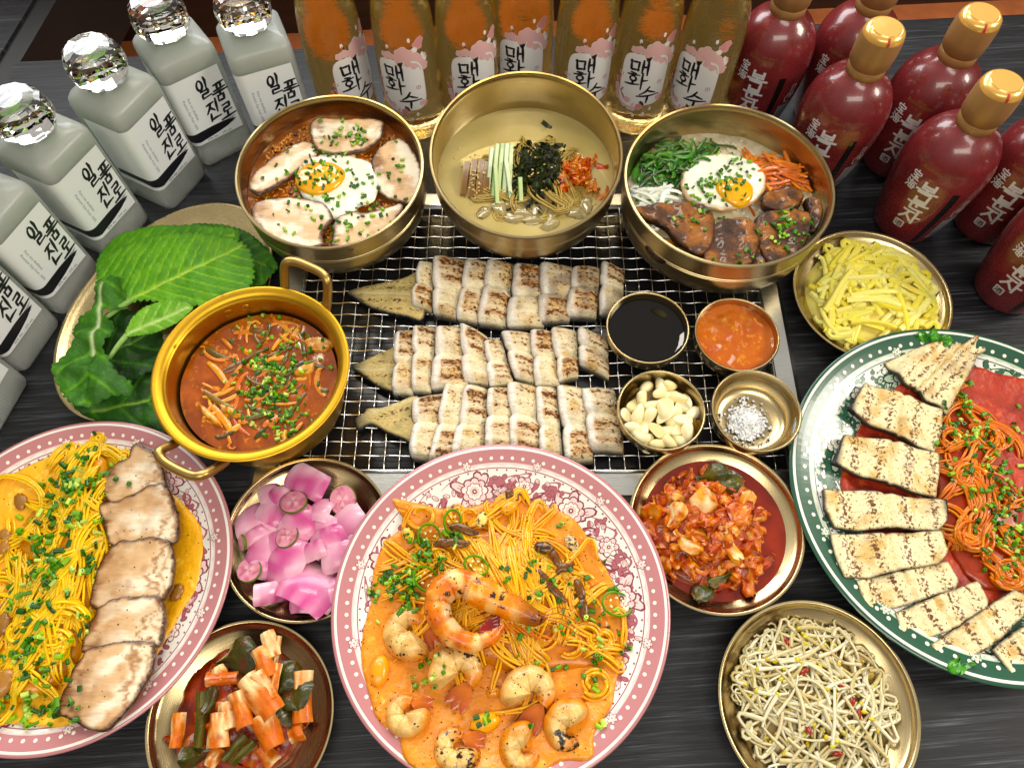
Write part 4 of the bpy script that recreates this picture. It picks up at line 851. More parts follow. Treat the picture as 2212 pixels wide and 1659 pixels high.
def pork(px, z, label, tilt=(0, 0), thick=.45, bands=(1, .3), seed=0, group='grilled pork belly slices', dome=.15, arch=None, grow=1.07, side=0.0):
    O = pxs(px, z); O = O.mean(0) + (O - O.mean(0)) * grow; O = wob(wob(closed(O, 6), .22, .9, seed), .09, 3.0, seed + 1); c = O.mean(0); L = O - c; u, s, vt = np.linalg.svd(L, full_matrices=False); ax = vt[0]; ay = vt[1]; ext = np.abs(L @ ax).max(); ex2 = np.abs(L @ ay).max()
    fat, meat, mt2, brown, edge = srgb('f3e8d2'), srgb('dcbd98'), srgb('ac8059'), srgb('7d4d28'), srgb('3d2110')
    def colf(x, y, d):
        p = np.stack([x, y], -1) - c; a = p @ ax / ext; b = p @ ay / ex2; w_ = nz(x, y, .8, 3, seed + 3); f2 = nz(x * 1.0, y * 4.0, .9, 3, seed + 11)
        C = mix(meat, fat, sst(-.5, .9, np.sin(b * 4.6 * bands[0] + a * bands[1] + 1.8 * w_ + seed) + .8 * f2))
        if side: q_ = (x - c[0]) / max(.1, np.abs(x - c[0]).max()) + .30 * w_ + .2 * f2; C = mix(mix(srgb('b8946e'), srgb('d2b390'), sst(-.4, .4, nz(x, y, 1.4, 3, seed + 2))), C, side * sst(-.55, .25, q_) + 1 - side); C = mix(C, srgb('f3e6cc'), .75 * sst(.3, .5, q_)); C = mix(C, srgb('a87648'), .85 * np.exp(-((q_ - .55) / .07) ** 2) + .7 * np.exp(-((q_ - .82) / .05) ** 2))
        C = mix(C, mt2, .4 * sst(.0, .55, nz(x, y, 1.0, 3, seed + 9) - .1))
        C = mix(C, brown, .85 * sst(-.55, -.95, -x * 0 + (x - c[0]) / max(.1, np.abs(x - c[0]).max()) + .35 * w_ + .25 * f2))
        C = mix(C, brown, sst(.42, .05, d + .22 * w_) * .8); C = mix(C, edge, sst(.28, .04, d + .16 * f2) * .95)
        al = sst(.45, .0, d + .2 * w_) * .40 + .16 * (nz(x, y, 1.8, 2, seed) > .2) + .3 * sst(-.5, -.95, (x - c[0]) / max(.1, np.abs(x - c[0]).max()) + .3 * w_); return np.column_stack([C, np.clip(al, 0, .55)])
    zf = lambda x, y: z + tilt[0] * (x - c[0]) + tilt[1] * (y - c[1]) + dome * nz(x, y, .45, 2, seed + 5) + (arch(x, y) if arch else 0)
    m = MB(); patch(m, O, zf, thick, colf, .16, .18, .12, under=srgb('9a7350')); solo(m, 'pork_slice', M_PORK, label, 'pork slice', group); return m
M_PORK = food('grilled_pork', 0.32, 0.3, 0.14, 0.35, 160, 0.07, 200, (0.06, 0.022, 0.007), 230, (.5, 2.2, 1))
M_EELF = food('grilled_eel', 0.45, 0.12, 0.04, 0.9, 380, 0.22, 320, (0.085, 0.024, 0.004), 260, (1, 1.9, 1))
M_EGGW = food('egg_white', 0.22, 0.5, 0.35, 0.2, 60, 0.04, 60); M_YOLK = food('egg_yolk', 0.12, 0.8, 0.25, 0.05, 60, 0.08, 40)
def egg(px, yolkpx, z, label, seed=0, yr=(1, 1), white='f6f4e6', yolk='f5b81c', brown=.0, lift=.25):
    t = thing('fried_egg', label, 'egg', [*at2(*np.mean(px, 0), z), z])
    O = wob(closed(pxs(px, z), 6), .08, 1.0, seed); c = O.mean(0); yc = at2(*yolkpx, z)
    zf = lambda x, y: z + lift + .12 * nz(x, y, .6, 2, seed) + .25 * np.exp(-((x - yc[0]) ** 2 + (y - yc[1]) ** 2) / 3.0)
    W, Bn, G = srgb(white), srgb('c98f3c'), srgb('d9e0b8')
    colf = lambda x, y, d: np.column_stack([mix(mix(W, G, .35 * sst(.1, .7, nz(x, y, .7, 2, seed + 2))), Bn, brown * sst(.4, .0, d)), 0 * x])
    m = MB(); patch(m, O, zf, .4, colf, .3, .45, .3); part(m, 'egg_white', M_EGGW, t); tm = m
    m = MB(); Y = srgb(yolk); a = np.arange(40) * 2 * math.pi / 40; q = 1 + .06 * np.sin(2 * a + seed) + .05 * np.sin(3 * a); Oy = np.stack([yc[0] + yr[0] * q * np.cos(a), yc[1] + yr[1] * q * np.sin(a)], -1)
    zy = lambda x, y: zf(x, y) + .12 + .38 * np.sqrt(np.clip(1 - ((x - yc[0]) / yr[0]) ** 2 - ((y - yc[1]) / yr[1]) ** 2, 0, 1))
    patch(m, Oy, zy, .35, lambda x, y, d: np.tile(Y, (len(x), 1)), .18, .15, .1); part(m, 'egg_yolk', M_YOLK, t, 80)
    return tm, m
ORD = ['first', 'second', 'third', 'fourth', 'fifth', 'sixth', 'seventh', 'eighth', 'ninth', 'tenth', 'eleventh', 'twelfth']
# ---------------------------------------------------------------- eels on the grill
GS = lambda x, y: (660 + .4929 * x, 488 + .4929 * y)
EZ = GZ + .95
def eel_slice(mb, TL, BL, TR, BR, z, seed, dark=0.0, lift=.85):
    a, b, c, d = (np.array(at2(*GS(*p), z)) for p in (TL, BL, TR, BR)); nu = 46
    u = np.linspace(0, 1, nu); v = np.array([-.07, -.03, 0, .04, .09, .15, .21, .28, .36, .45, .55, .65, .76, .87, .95, 1.0]); nv = len(v)
    mid = .5 + .07 * math.sin(seed * 1.7); w1, w2 = u / mid, (u - mid) / (1 - mid); fr = np.where(u < mid, w1, w2)
    lobe = np.clip(1 - np.abs(2 * fr - 1) ** 3.2, 0, 1) ** .5                    # two thick flanks with a seam between them
    ends = np.minimum(sst(0, .09, u), sst(1, .90, u))
    Lf = a[None] * (1 - u[:, None]) + b[None] * u[:, None]; Rt = c[None] * (1 - u[:, None]) + d[None] * u[:, None]
    ax = Rt - Lf; ax = ax / np.linalg.norm(ax, axis=1)[:, None]
    Lf = Lf + ax * (.16 - .34 * lobe + .16 * (u > mid) * math.sin(seed) + .10 * nz(u * 7, u * 0 + seed, 1, 2, seed))[:, None]
    zv = np.interp(v, [-.07, -.03, 0, .06, .16, .5, .8, 1], [-1.2, -.75, -.28, .0, .12, -.02, -.36, -.95])
    G = np.zeros((nu, nv, 3)); C = np.zeros((nu, nv, 4))
    cream, wht, tan, grey, skin = srgb('f3e8c8'), srgb('f8f3ea'), srgb('d8b06a'), srgb('b4a894'), srgb('1c1f22')
    for j, vv in enumerate(v):
        xy = Lf + (Rt - Lf) * vv; fib = nz(xy[:, 0] * 5, xy[:, 1] * 1.2, 1, 2, seed)
        G[:, j, :2] = xy; G[:, j, 2] = z - 1.0 + (.55 + .62 * lobe) * (.25 + .75 * ends) + lift * zv[j] * (.5 + .5 * ends) + lift * .55 + .07 * nz(xy[:, 0], xy[:, 1], 1.7, 2, seed) + .035 * fib
        k = nz(xy[:, 0], xy[:, 1], .8, 3, seed + 2); col = mix(cream, tan, .65 * sst(-.1, .6, k)); col = mix(col, grey, dark * sst(-.1, .5, nz(xy[:, 0], xy[:, 1], .8, 2, seed + 4)))
        g1 = lambda m_, s_: np.exp(-((fr - m_) / s_) ** 2)
        bd = (.85 * g1(.30, .10) + .75 * g1(.72, .09) + .5 * g1(.50, .06)) * (.7 + .45 * math.sin(seed * 2.3 + 1.7) * np.sign(u - mid)) * sst(.2, .5, .5 + .5 * nz(xy[:, 0] * .7, xy[:, 1] * .7, 1, 2, seed + 6) + .2)
        col = mix(col, srgb('c07a26'), np.clip(bd * .9, 0, .8)); al = .29 + .46 * bd + .10 * sst(-.1, .4, k)
        wt = 1 - sst(.13, .30, vv + .07 * k + .05 * fib); col = mix(col, mix(wht, srgb('ead2c4'), .35 * sst(0, .5, fib)), .92 * wt); al = al * (1 - wt)
        col = mix(col, skin, np.clip(sst(.95, .99, u) * .9 + sst(.02, .0, u) * .4 + (.95 if vv < -.02 else .25 if vv < .01 else 0), 0, .95)); C[:, j, :3] = col; C[:, j, 3] = np.clip(al, 0, .68)  # dark edge: real skin, widened on the cut side as painted gap shade
    sheet(mb, G, .55, C, skin, drop=True)
R1 = ([(505, 155), (570, 122), (712, 140), (810, 135), (925, 155), (1035, 150), (1180, 172), (1305, 148), (1402, 185)], [(465, 352), (558, 390), (658, 412), (755, 430), (893, 448), (1035, 425), (1148, 400), (1287, 392), (1388, 385)])
R2 = ([(405, 452), (480, 427), (585, 430), (680, 415), (785, 497), (862, 455), (993, 446), (1080, 436), (1200, 442), (1325, 485)], [(378, 742), (463, 730), (555, 722), (705, 690), (822, 705), (925, 672), (1005, 705), (1110, 690), (1205, 612), (1333, 665)])
R3 = ([(480, 748), (625, 672), (712, 683), (805, 700), (893, 672), (1015, 690), (1110, 684), (1215, 702), (1355, 704)], [(458, 1018), (545, 1050), (650, 1030), (800, 1005), (910, 1012), (1030, 1030), (1140, 1062), (1255, 990), (1398, 992)])
TAILS = [[(180, 285), (240, 258), (330, 240), (430, 222), (520, 205), (520, 405), (430, 395), (340, 372), (260, 340)],
         [(198, 612), (240, 585), (300, 555), (360, 535), (430, 525), (425, 735), (370, 722), (310, 695), (245, 650)],
         [(212, 838), (250, 815), (268, 790), (330, 790), (400, 768), (500, 752), (490, 955), (430, 935), (360, 905), (300, 870), (270, 868), (240, 885), (218, 880)]]
ROWN = ['row nearest the broth bowl', 'middle row', 'row nearest the shrimp pasta plate']
for r_, (T_, B_) in enumerate((R1, R2, R3)):
    O = closed(pxs([GS(*p) for p in TAILS[r_]], EZ - .2), 6); c = O.mean(0); x0, x1 = O[:, 0].min(), O[:, 0].max()
    mid0 = at2(*GS(*TAILS[r_][0]), EZ); mid1 = (at2(*GS(*TAILS[r_][4]), EZ) + at2(*GS(*TAILS[r_][5]), EZ)) / 2; ax = (mid1 - mid0) / np.linalg.norm(mid1 - mid0)
    def colf(x, y, d, r_=r_, mid0=mid0, ax=ax):
        s = (x - mid0[0]) * ax[0] + (y - mid0[1]) * ax[1]; e = -(x - mid0[0]) * ax[1] + (y - mid0[1]) * ax[0]; k = nz(x, y, .9, 3, r_)
        C = mix(srgb('dcc890'), srgb('b8a878'), sst(-.2, .6, k)); C = mix(C, srgb('e3d7b2'), .7 * np.exp(-(e / .16) ** 2)); C = mix(C, srgb('4a4a44'), sst(1.8, .0, s) * .8); C = mix(C, srgb('34363a'), sst(.32, .05, d) * .85 * (e < 0) + sst(.15, .02, d) * .5)
        al = .22 + .36 * np.exp(-((np.abs(e) - .75) / .22) ** 2) * sst(.5, 2.0, s) + .3 * np.exp(-((np.abs(e) - 1.6) / .2) ** 2) * sst(2, 3.5, s); return np.column_stack([C, al])
    def zf(x, y, mid0=mid0, ax=ax):
        s = (x - mid0[0]) * ax[0] + (y - mid0[1]) * ax[1]; e = -(x - mid0[0]) * ax[1] + (y - mid0[1]) * ax[0]; return EZ - .45 + .12 * np.clip(s, 0, 6) * .5 - .16 * np.exp(-(e / .12) ** 2) + .12 * np.cos(e * 2.0)
    m = MB(); patch(m, O, zf, .55, colf, .16, .5, .32, under=srgb('2c2e30')); solo(m, 'eel_tail', M_EELF, 'grilled eel tail piece pointing to the pot, ' + ROWN[r_], 'eel', 'grilled eel pieces on the mesh')
    for i in range(len(T_) - 1):
        f = (.10 if (r_ * 2 + i) % 3 else -.10) if i < len(T_) - 2 else 0.0
        TR = np.array(T_[i + 1]) + f * (np.array(T_[i + 1]) - np.array(T_[i])) * .8; BR = np.array(B_[i + 1]) + f * (np.array(B_[i + 1]) - np.array(B_[i])) * .8
        if f: TR[1] = TR[1] * .5 + (T_[i][1] + 14) * .5; BR[1] = BR[1] * .5 + (B_[i][1] + 8) * .5
        m = MB(); eel_slice(m, T_[i], B_[i], TR, BR, EZ + .012 * i, r_ * 20 + i, .9 if (r_ == 0 and i > 3) else .3)
        solo(m, 'eel_slice', M_EELF, f'{ORD[i]} grilled eel slice from the tail, {ROWN[r_]}', 'eel', 'grilled eel pieces on the mesh', smooth=60)

# ---------------------------------------------------------------- little bowls
M_SOY = liquid('soy_sauce', (0.003, 0.0015, 0.001), (0.005, 0.0025, 0.0015), 0.02, 30, 0.0, None, .02, 20)
M_PASTE = liquid('chilli_sauce', srgb('c46208'), srgb('d4780c'), 0.2, 45, 0.2, srgb('e09a2c'), .6, 110)
def fill(c, r, z, name, mat_, label, cat, bumpy=0.0, rise=.0, seed=0, n=30):
    m = MB(); zf = lambda x, y: z + bumpy * nz(x, y, .9, 3, seed) + rise * np.sqrt(np.clip(((x - c[0]) ** 2 + (y - c[1]) ** 2) / r ** 2, 0, 1)) ** 8
    patch(m, disc(c, r, 64), zf, .3, lambda x, y, d: np.tile((.5, .5, .5), (len(x), 1)), r / n * 2, .05, .0); solo(m, name, mat_, label, cat, smooth=80); return m
fill(SB_SOY[:2], 3.62, 2.95, 'soy_sauce', M_SOY, 'black soy sauce pool in the small brass bowl', 'sauce', 0, .1)
fill(SB_PASTE[:2], 3.72, 3.2, 'chilli_sauce', M_PASTE, 'orange chilli sauce in the small brass bowl', 'sauce', .16, .05, 3)
M_GARLIC = food('raw_garlic', 0.32, 0.2, 0.2, 0.12, 120, 0.06, 80)
def clove(c, s, R, col):
    m = MB(); nu, nv = 16, 12; ph = np.linspace(0, math.pi, nv + 1); th = np.arange(nu) * 2 * math.pi / nu; V = []
    for p in ph[1:-1]:
        r = math.sin(p) ** .75 * (1.0 + .28 * math.cos(p)); z = -math.cos(p) * 1.45
        V.append(np.stack([r * np.cos(th) * (.82 if True else 1) + .16 * (z / 1.4) ** 2, r * np.sin(th) * .9, np.full(nu, z)], -1))
    V = np.concatenate([[[.1, 0, -1.45]], *V, [[.22, 0, 1.52]]]) * s; a = np.arange(nu); b = (a + 1) % nu; F = [np.stack([1 + i * nu + a, 1 + i * nu + b, 1 + (i + 1) * nu + b, 1 + (i + 1) * nu + a], -1) for i in range(nv - 2)]
    e = len(V) - 1; o = 1 + (nv - 2) * nu; F.append(np.concatenate([np.stack([b, a, 0 * a], -1) + [1, 1, 0], np.stack([o + a, o + b, np.full(nu, e)], -1)]))
    if rng.random() < .35: V[:, 1] = np.minimum(V[:, 1], .25 * s)           # a halved clove shows a flat cut
    m.add(V @ R.T + c, F, col); return m
GP = [(1485, 60), (1555, 65), (1600, 50), (1440, 150), (1470, 130), (1540, 110), (1590, 110), (1400, 205), (1455, 200), (1520, 160), (1560, 155), (1625, 130), (1690, 120), (1650, 160), (1400, 270), (1455, 265), (1500, 210), (1560, 215), (1600, 190), (1690, 190), (1640, 225), (1430, 310), (1480, 300), (1530, 270), (1580, 270), (1625, 265), (1670, 285), (1500, 340), (1545, 345), (1590, 330), (1640, 310), (1475, 250), (1555, 190), (1610, 225)]
for k, (x, y) in enumerate(GP):
    X_, Y_ = at2(*GS(1362 + (x - 1392) * 1.03 + 33, 632 + y * .98 - 5), 3.4); d = np.hypot(X_ - SB_GARLIC[0], Y_ - SB_GARLIC[1]); 
    if d > 3.0: f = 3.0 / d; X_, Y_ = SB_GARLIC[0] + (X_ - SB_GARLIC[0]) * f, SB_GARLIC[1] + (Y_ - SB_GARLIC[1]) * f; d = 3.0
    z = 2.55 + .75 * (1 - d / 3.4) + .25 * (k % 3) ; m = clove(np.array([X_, Y_, z]), rng.uniform(.56, .70), rot(rng.uniform(.9, 2.2), rng.uniform(-.5, .5), rng.uniform(0, 6.3)), mix(srgb('f6ecc8'), srgb('eedfab'), rng.random()))
    solo(m, 'garlic_clove', M_GARLIC, 'peeled garlic clove heaped in the small brass bowl', 'garlic', 'garlic cloves in the bowl', smooth=50)
M_SALT = food('sea_salt', 0.35, 0.0, 0.0, 0.0, 100, 0.02, 80)
m = MB(); patch(m, wob(disc(SB_SALT[:2] - [.2, .1], 1.7, 30), .25, 1.2, 3), lambda x, y: 1.2 + .75 * np.exp(-((x - SB_SALT[0] + .2) ** 2 + (y - SB_SALT[1] + .1) ** 2) / 1.6), .2, lambda x, y, d: np.tile((.92, .92, .9), (len(x), 1)), .2, .3, .2)
for k in range(950):
    a = rng.uniform(0, 6.3); q = min(abs(rng.normal(0, 1.0)), 2.4); x, y = SB_SALT[0] - .2 + q * math.cos(a), SB_SALT[1] - .1 + q * math.sin(a); z = 1.25 + 1.15 * math.exp(-(q / 1.2) ** 2) * rng.random() ** .6 + .06 * q * q
    blob(m, (x, y, z), rng.uniform(.09, .19) * np.array([1, rng.uniform(.7, 1), rng.uniform(.6, 1)]), (.95, .95, .94), 5, 3, .18, rot(*rng.uniform(0, 6, 3)))
solo(m, 'coarse_salt', M_SALT, 'heap of coarse white salt grains in the small brass bowl', 'salt', None, 'stuff', 0)

# ---------------------------------------------------------------- gold pot of stew
SZ = PZ - 2.35
M_STEW = liquid('red_stew', srgb('803a04'), srgb('bc640a'), 0.12, 40, 0.4, srgb('dc9226'), .35, 90)
stew = fill((PX, PY), PR * .815, SZ, 'stew_broth', M_STEW, 'orange red oily stew broth in the golden pot', 'stew', .10, .0, 4)
M_VEG = food('stewed_vegetable', 0.22, 0.6, 0.12, 0.4, 220, 0.25, 140)
tp = Top(stew); shred = MB(); keep = lambda x, y: (x - PX) ** 2 + (y - PY) ** 2 < (PR * .74) ** 2
cols = [srgb('dc8f26'), srgb('cf7418'), srgb('b8590f'), srgb('8d6a1c'), srgb('6a5a16'), srgb('7a5212'), srgb('e2a640'), srgb('4a4410'), srgb('d88420'), srgb('e09a34')]
for k in range(95):
    a = rng.uniform(0, 6.3); q = PR * .70 * math.sqrt(rng.random()); x, y = PX + q * math.cos(a) + .6, PY + q * math.sin(a) + .4; 
    if not keep(x, y): continue
    L = rng.uniform(1.2, 4.2); P = noodle(tp, x, y, rng.uniform(0, 6.3), L, .2, .35, keep, SZ, .3, rng.uniform(-.05, .12)); 
    if len(P) < 4: continue
    tube(shred, P, rng.uniform(.12, .34) * np.sin(np.linspace(.35, math.pi - .35, len(P))) ** .5, 7, np.array(cols[rng.integers(len(cols))]), flat=rng.uniform(.35, .9))
solo(shred, 'stew_shreds', M_VEG, 'shredded fish and vegetables floating in the red stew', 'stew shreds', None, 'stuff', 60)
for px, py, w_, h_, an in ((690, 745, 60, 34, -.1), (660, 800, 46, 26, .6), (500, 890, 60, 16, -.5), (455, 900, 70, 14, -.75), (640, 720, 40, 12, 1.0)):
    c = at2(px, py, SZ); t = np.arange(26) * 2 * math.pi / 26; P = np.stack([w_ / 2 / 22 * np.cos(t) * (1 + .15 * np.sin(3 * t)), h_ / 2 / 21 * np.sin(t)], -1) @ np.array([[math.cos(an), math.sin(an)], [-math.sin(an), math.cos(an)]]) + c
    m = MB(); patch(m, wob(P, .1, 1.5, px), lambda x, y: SZ + .35 + .16 * nz(x, y, 1.1, 3, 2), .5, lambda x, y, d: mix(srgb('cf8a3c'), srgb('e7b774'), sst(-.4, .5, nz(x, y, 1.5, 3, 5))), .16, .3, .25); solo(m, 'fish_flake', M_VEG, 'piece of soft cooked fish in the red stew', 'fish', 'fish pieces in the stew'); tp.add(m)
tp.add(shred); chives(tp, [(590, 850, 38, 26, 80), (575, 790, 40, 22, 50), (620, 905, 26, 18, 30), (600, 830, 95, 80, 40), (580, 740, 60, 22, 16)], 'chopped chives floating on the red stew', SZ + .2, .95)
# ---------------------------------------------------------------- bowl of rice with pork
def bowl_frame(c, tilt): a = math.tan(math.radians(tilt)); return lambda x, y: a * (np.asarray(y) - c[1])
bc = np.array([-17.93, 19.32]); BT = bowl_frame(bc, 4)
M_RICE = food('seasoned_rice', 0.32, 0.45, 0.15, 0.1, 300, 0.12, 150)
rz = lambda x, y: 6.55 + .55 * np.exp(-(((x - bc[0]) ** 2 + (y - bc[1]) ** 2) / 30)) + .25 * nz(x, y, .7, 3, 1) + .7 * BT(x, y)
rice = MB(); patch(rice, disc(bc + [0, .15], 8.75, 64), rz, 1.5, lambda x, y, d: mix(srgb('8a4a1c'), srgb('b5692c'), sst(-.5, .5, nz(x, y, 1.5, 3, 2))), .4, .05, 0)
for k in range(1500):
    a = rng.uniform(0, 6.3); q = 8.2 * math.sqrt(rng.random()); x, y = bc[0] + q * math.cos(a), bc[1] + q * math.sin(a)
    blob(rice, (x, y, float(rz(x, y)) + .1 * rng.random()), (.27, .12, .11), mix(srgb('c8813c'), srgb('e0ac6a'), rng.random()) * (rng.random() > .15) + np.array(srgb('8f3f16')) * (rng.random() < .08), 6, 4, 0, rot(rng.normal(0, .5), rng.normal(0, .5), rng.uniform(0, 6.3)))
solo(rice, 'fried_rice', M_RICE, 'orange brown kimchi fried rice under the pork slices', 'rice', None, 'stuff', 60)
tp = Top(rice); pk = []
for px, z, lab, tl, sd in (
    ([(676, 296), (682, 264), (740, 261), (818, 263), (822, 284), (800, 312), (750, 325), (690, 322)], 8.0, 'pork slice at the far side of the rice bowl', (0, .10), 1),
    ([(543, 404), (550, 378), (600, 338), (650, 312), (680, 318), (676, 342), (640, 366), (606, 392), (565, 412)], 7.7, 'narrow pork slice against the wall of the rice bowl beside the egg', (-.12, .1), 2),
    ([(690, 328), (740, 322), (770, 336), (760, 352), (700, 350)], 7.35, 'small browned pork piece tucked behind the egg', (0, 0), 3),
    ([(806, 350), (822, 318), (868, 306), (900, 350), (906, 402), (892, 434), (840, 420), (812, 394)], 7.75, 'pork slice leaning on the rice bowl wall nearest the broth bowl', (.10, .05), 4),
    ([(548, 452), (575, 432), (640, 428), (700, 446), (712, 470), (694, 500), (690, 530), (620, 527), (568, 500)], 7.6, 'large pork slice at the front of the rice bowl beside the pot handle', (0, -.02), 5),
    ([(722, 512), (728, 476), (760, 458), (810, 456), (862, 440), (858, 468), (820, 504), (770, 530), (724, 532)], 7.6, 'pork slice at the front of the rice bowl nearest the grill', (0, -.02), 6)):
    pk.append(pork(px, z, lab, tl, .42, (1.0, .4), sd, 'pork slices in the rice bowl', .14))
e1, e2 = egg([(640, 385), (655, 348), (700, 334), (760, 338), (806, 356), (818, 395), (808, 432), (775, 446), (752, 474), (712, 468), (690, 440), (655, 425)], (692, 390), 7.35, 'fried egg with a bright yolk on the pork rice', 1, (2.35, 2.2), lift=.2)
for q in pk + [e1, e2]: tp.add(q)
chives(tp, [(690, 385, 30, 24, 34), (745, 410, 40, 24, 30), (745, 300, 34, 12, 26), (770, 305, 14, 8, 10), (700, 345, 26, 12, 10), (860, 380, 26, 30, 14), (760, 490, 40, 18, 20), (630, 470, 34, 26, 10), (590, 385, 20, 10, 5), (800, 455, 20, 10, 10)], 'chopped chives scattered over the pork rice and egg', 7.9, 1.0)

# ---------------------------------------------------------------- bowl of cold broth
sc_ = np.array([1.39, 20.88]); LZ = 6.1
n = NT('cold_broth'); co = n.coord(); n.link(n.ramp(n.noise(25, co, 4), [(.3, srgb('b9a35c')), (.7, srgb('cbb774'))]), n.b.inputs['Base Color']); n.set(Roughness=.08, Coat_Weight=.6, Coat_Roughness=.02); n.bump(n.noise(30, co, 2), .05, .002); M_BROTH = n.mat
broth = MB(); patch(broth, disc(sc_ + [0, .5], 9.0, 72), lambda x, y: LZ + 0 * x, 1.0, lambda x, y, d: np.tile((.5, .4, .2), (len(x), 1)), .9, .05, 0); solo(broth, 'cold_broth', M_BROTH, 'pale olive cold broth filling the middle brass bowl', 'broth', smooth=80)
M_JELLY = food('acorn_jelly', 0.3, 0.15, 0.2, 0.1, 60, 0.15, 60); M_CUC = food('cucumber', 0.3, 0.12, 0.15, 0.15, 150, 0.1, 100); M_ICE = food('slush_ice', 0.12, 0.6, 0.3, 0.3, 60, 0.1, 60, trans=.35)
M_WEED = food('laver_flakes', 0.45, 0.15, 0.0, 0.3, 400, 0.3, 200); M_KIM = food('kimchi', 0.26, 0.35, 0.08, 0.6, 220, 0.22, 120)
SP = lambda x, y: (602.5 + .4669 * x, .4669 * y)
def stick(a, b, w_, t, col, col2=None, sag=0.0):
    m = MB(); a = np.asarray(a); b = np.asarray(b); k = 8; s = np.linspace(0, 1, k)[:, None]; P = a + (b - a) * s; P[:, 2] += sag * np.sin(math.pi * s[:, 0]); d = (b - a) / np.linalg.norm(b - a); sd = np.cross(d, [0, 0, 1.0]); sd /= np.linalg.norm(sd)
    G = np.stack([P - sd * w_ / 2, P - sd * w_ / 6, P + sd * w_ / 6, P + sd * w_ / 2], 1); C = np.tile(np.asarray(col, float), (k, 4, 1))
    if col2 is not None: C[:, -1] = col2
    sheet(m, G, t, C); return m
for k, (x0, y0, x1, y1) in enumerate(((872, 745, 850, 900), (905, 735, 888, 910), (938, 735, 924, 910), (966, 745, 956, 900))):
    m = stick([*at2(*SP(x0, y0), 7.2), 7.15], [*at2(*SP(x1, y1), 6.4), 6.35], .62, .5, srgb('8a6a42'), srgb('a5865a'), .12); solo(m, 'jelly_strip', M_JELLY, f'{ORD[k]} brown acorn jelly strip from the bowl wall in the cold broth', 'jelly', 'jelly strips in the cold broth', smooth=30)
for k, (x0, y0, x1, y1) in enumerate(((985, 680, 965, 880), (1010, 665, 990, 905), (1035, 660, 1012, 900), (1055, 665, 1040, 895), (1075, 660, 1065, 915), (1000, 760, 1010, 940), (1050, 740, 1075, 930), (1115, 820, 1120, 935))):
    m = stick([*at2(*SP(x0, y0), 7.6), 7.5 + .1 * (k % 2)], [*at2(*SP(x1, y1), 6.5), 6.45], .46, .38, srgb('cfdca8') if k % 3 else srgb('dfe6c4'), srgb('2f7a2c'), .15); solo(m, 'cucumber_stick', M_CUC, f'{ORD[k]} cut cucumber stick counted from the jelly in the cold broth', 'cucumber', 'cucumber sticks in the cold broth', smooth=30)
nd0 = MB(); tpb = Top(broth)
for k in range(60):
    q = np.clip(rng.normal(0, 1, 2), -1.5, 1.5) * (2.2, 1.5); p = at2(*SP(1160, 820), 6.4) + q
    if np.hypot(*(p - sc_)) < 5.2: bundle(nd0, tpb, p[0], p[1], rng.uniform(0, 6.3), rng.uniform(3, 7), .4, lambda x, y: (x - sc_[0]) ** 2 + (y - sc_[1]) ** 2 < 36, LZ, 4, .22, [srgb('c4ae6c'), srgb('ad9458')], (.07, .10), -.16 + .75 * math.exp(-(q @ q) / 7), .1)
solo(nd0, 'buckwheat_noodles', M_JELLY, 'pale brown noodles half sunk in the cold broth', 'noodles', None, 'stuff', 60)
weed = MB(); wc = at2(*SP(1195, 775), 7.2)
for k in range(700):
    q = rng.normal(0, 1, 2) * (1.45, 1.75); x, y = wc + q + [.12 * q[1], 0]; 
    if abs(q[0]) > 2.6: continue
    z = 6.4 + 2.2 * math.exp(-(q[0] / 1.6) ** 2 - (q[1] / 2.2) ** 2) * rng.uniform(.55, 1); s = rng.uniform(.25, .62); g_ = np.linspace(-1, 1, 4); U, V = np.meshgrid(g_, g_, indexing='ij'); R_ = rot(rng.normal(0, .7), rng.normal(0, .7), rng.uniform(0, 6.3))
    G = np.stack([U * s, V * s * .4, .22 * s * np.sin(3 * U + k)], -1) @ R_.T + (x, y, z); sheet(weed, G, .03, mix(srgb('12180a'), srgb('414e16'), rng.random() ** 1.4))
solo(weed, 'seaweed_flakes', M_WEED, 'heap of dark green shredded seaweed in the middle of the cold broth', 'seaweed', None, 'stuff', 60)
def kim_piece(mb, c, s, R, w=0.5, seed=0, wav=.25, thick=.16, cols=('e7b983', 'd9661f', 'b5310d')):
    g_ = np.linspace(-1, 1, 9); U, V = np.meshgrid(g_, np.linspace(-1, 1, 7), indexing='ij'); wl_ = wav * s
    wd = .55 + .25 * np.sin(U * 2 + seed) + .1 * np.cos(5 * U)
    wd = wd * np.sqrt(np.clip(1.04 - U ** 4, 0, 1))
    G = np.stack([U * s, V * s * wd * w * 2, wl_ * np.sin(2.2 * U + seed) + .5 * wl_ * np.sin(4.5 * V + 2 * seed) - .3 * s * V ** 2 * .6], -1) @ R.T + c
    f = nz(U * 1.5, V * 1.5, 1.2, 3, seed); C = mix(srgb(cols[0]), srgb(cols[1]), sst(-.3, .3, f + .5 * np.abs(V) - .1)); C = mix(C, srgb(cols[2]), sst(.1, .6, nz(U * 2, V * 2, 1.5, 3, seed + 4)))
    sheet(mb, G, thick, C)
kb = MB(); kc = at2(*SP(1390, 800), 7.0)
for k in range(60):
    q = rng.normal(0, 1, 2) * (1.05, 1.45); x, y = kc + q; z = 6.3 + 1.2 * math.exp(-(q @ q) / 3) * rng.uniform(.5, 1); kim_piece(kb, (x, y, z), rng.uniform(.4, .9), rot(rng.normal(0, .6), rng.normal(0, .6), rng.uniform(0, 6.3)), .5, k, cols=(('e2ac62', 'd27a30', 'c24a16'), ('dc9a58', 'd0501c', 'd21c08'))[k % 2])
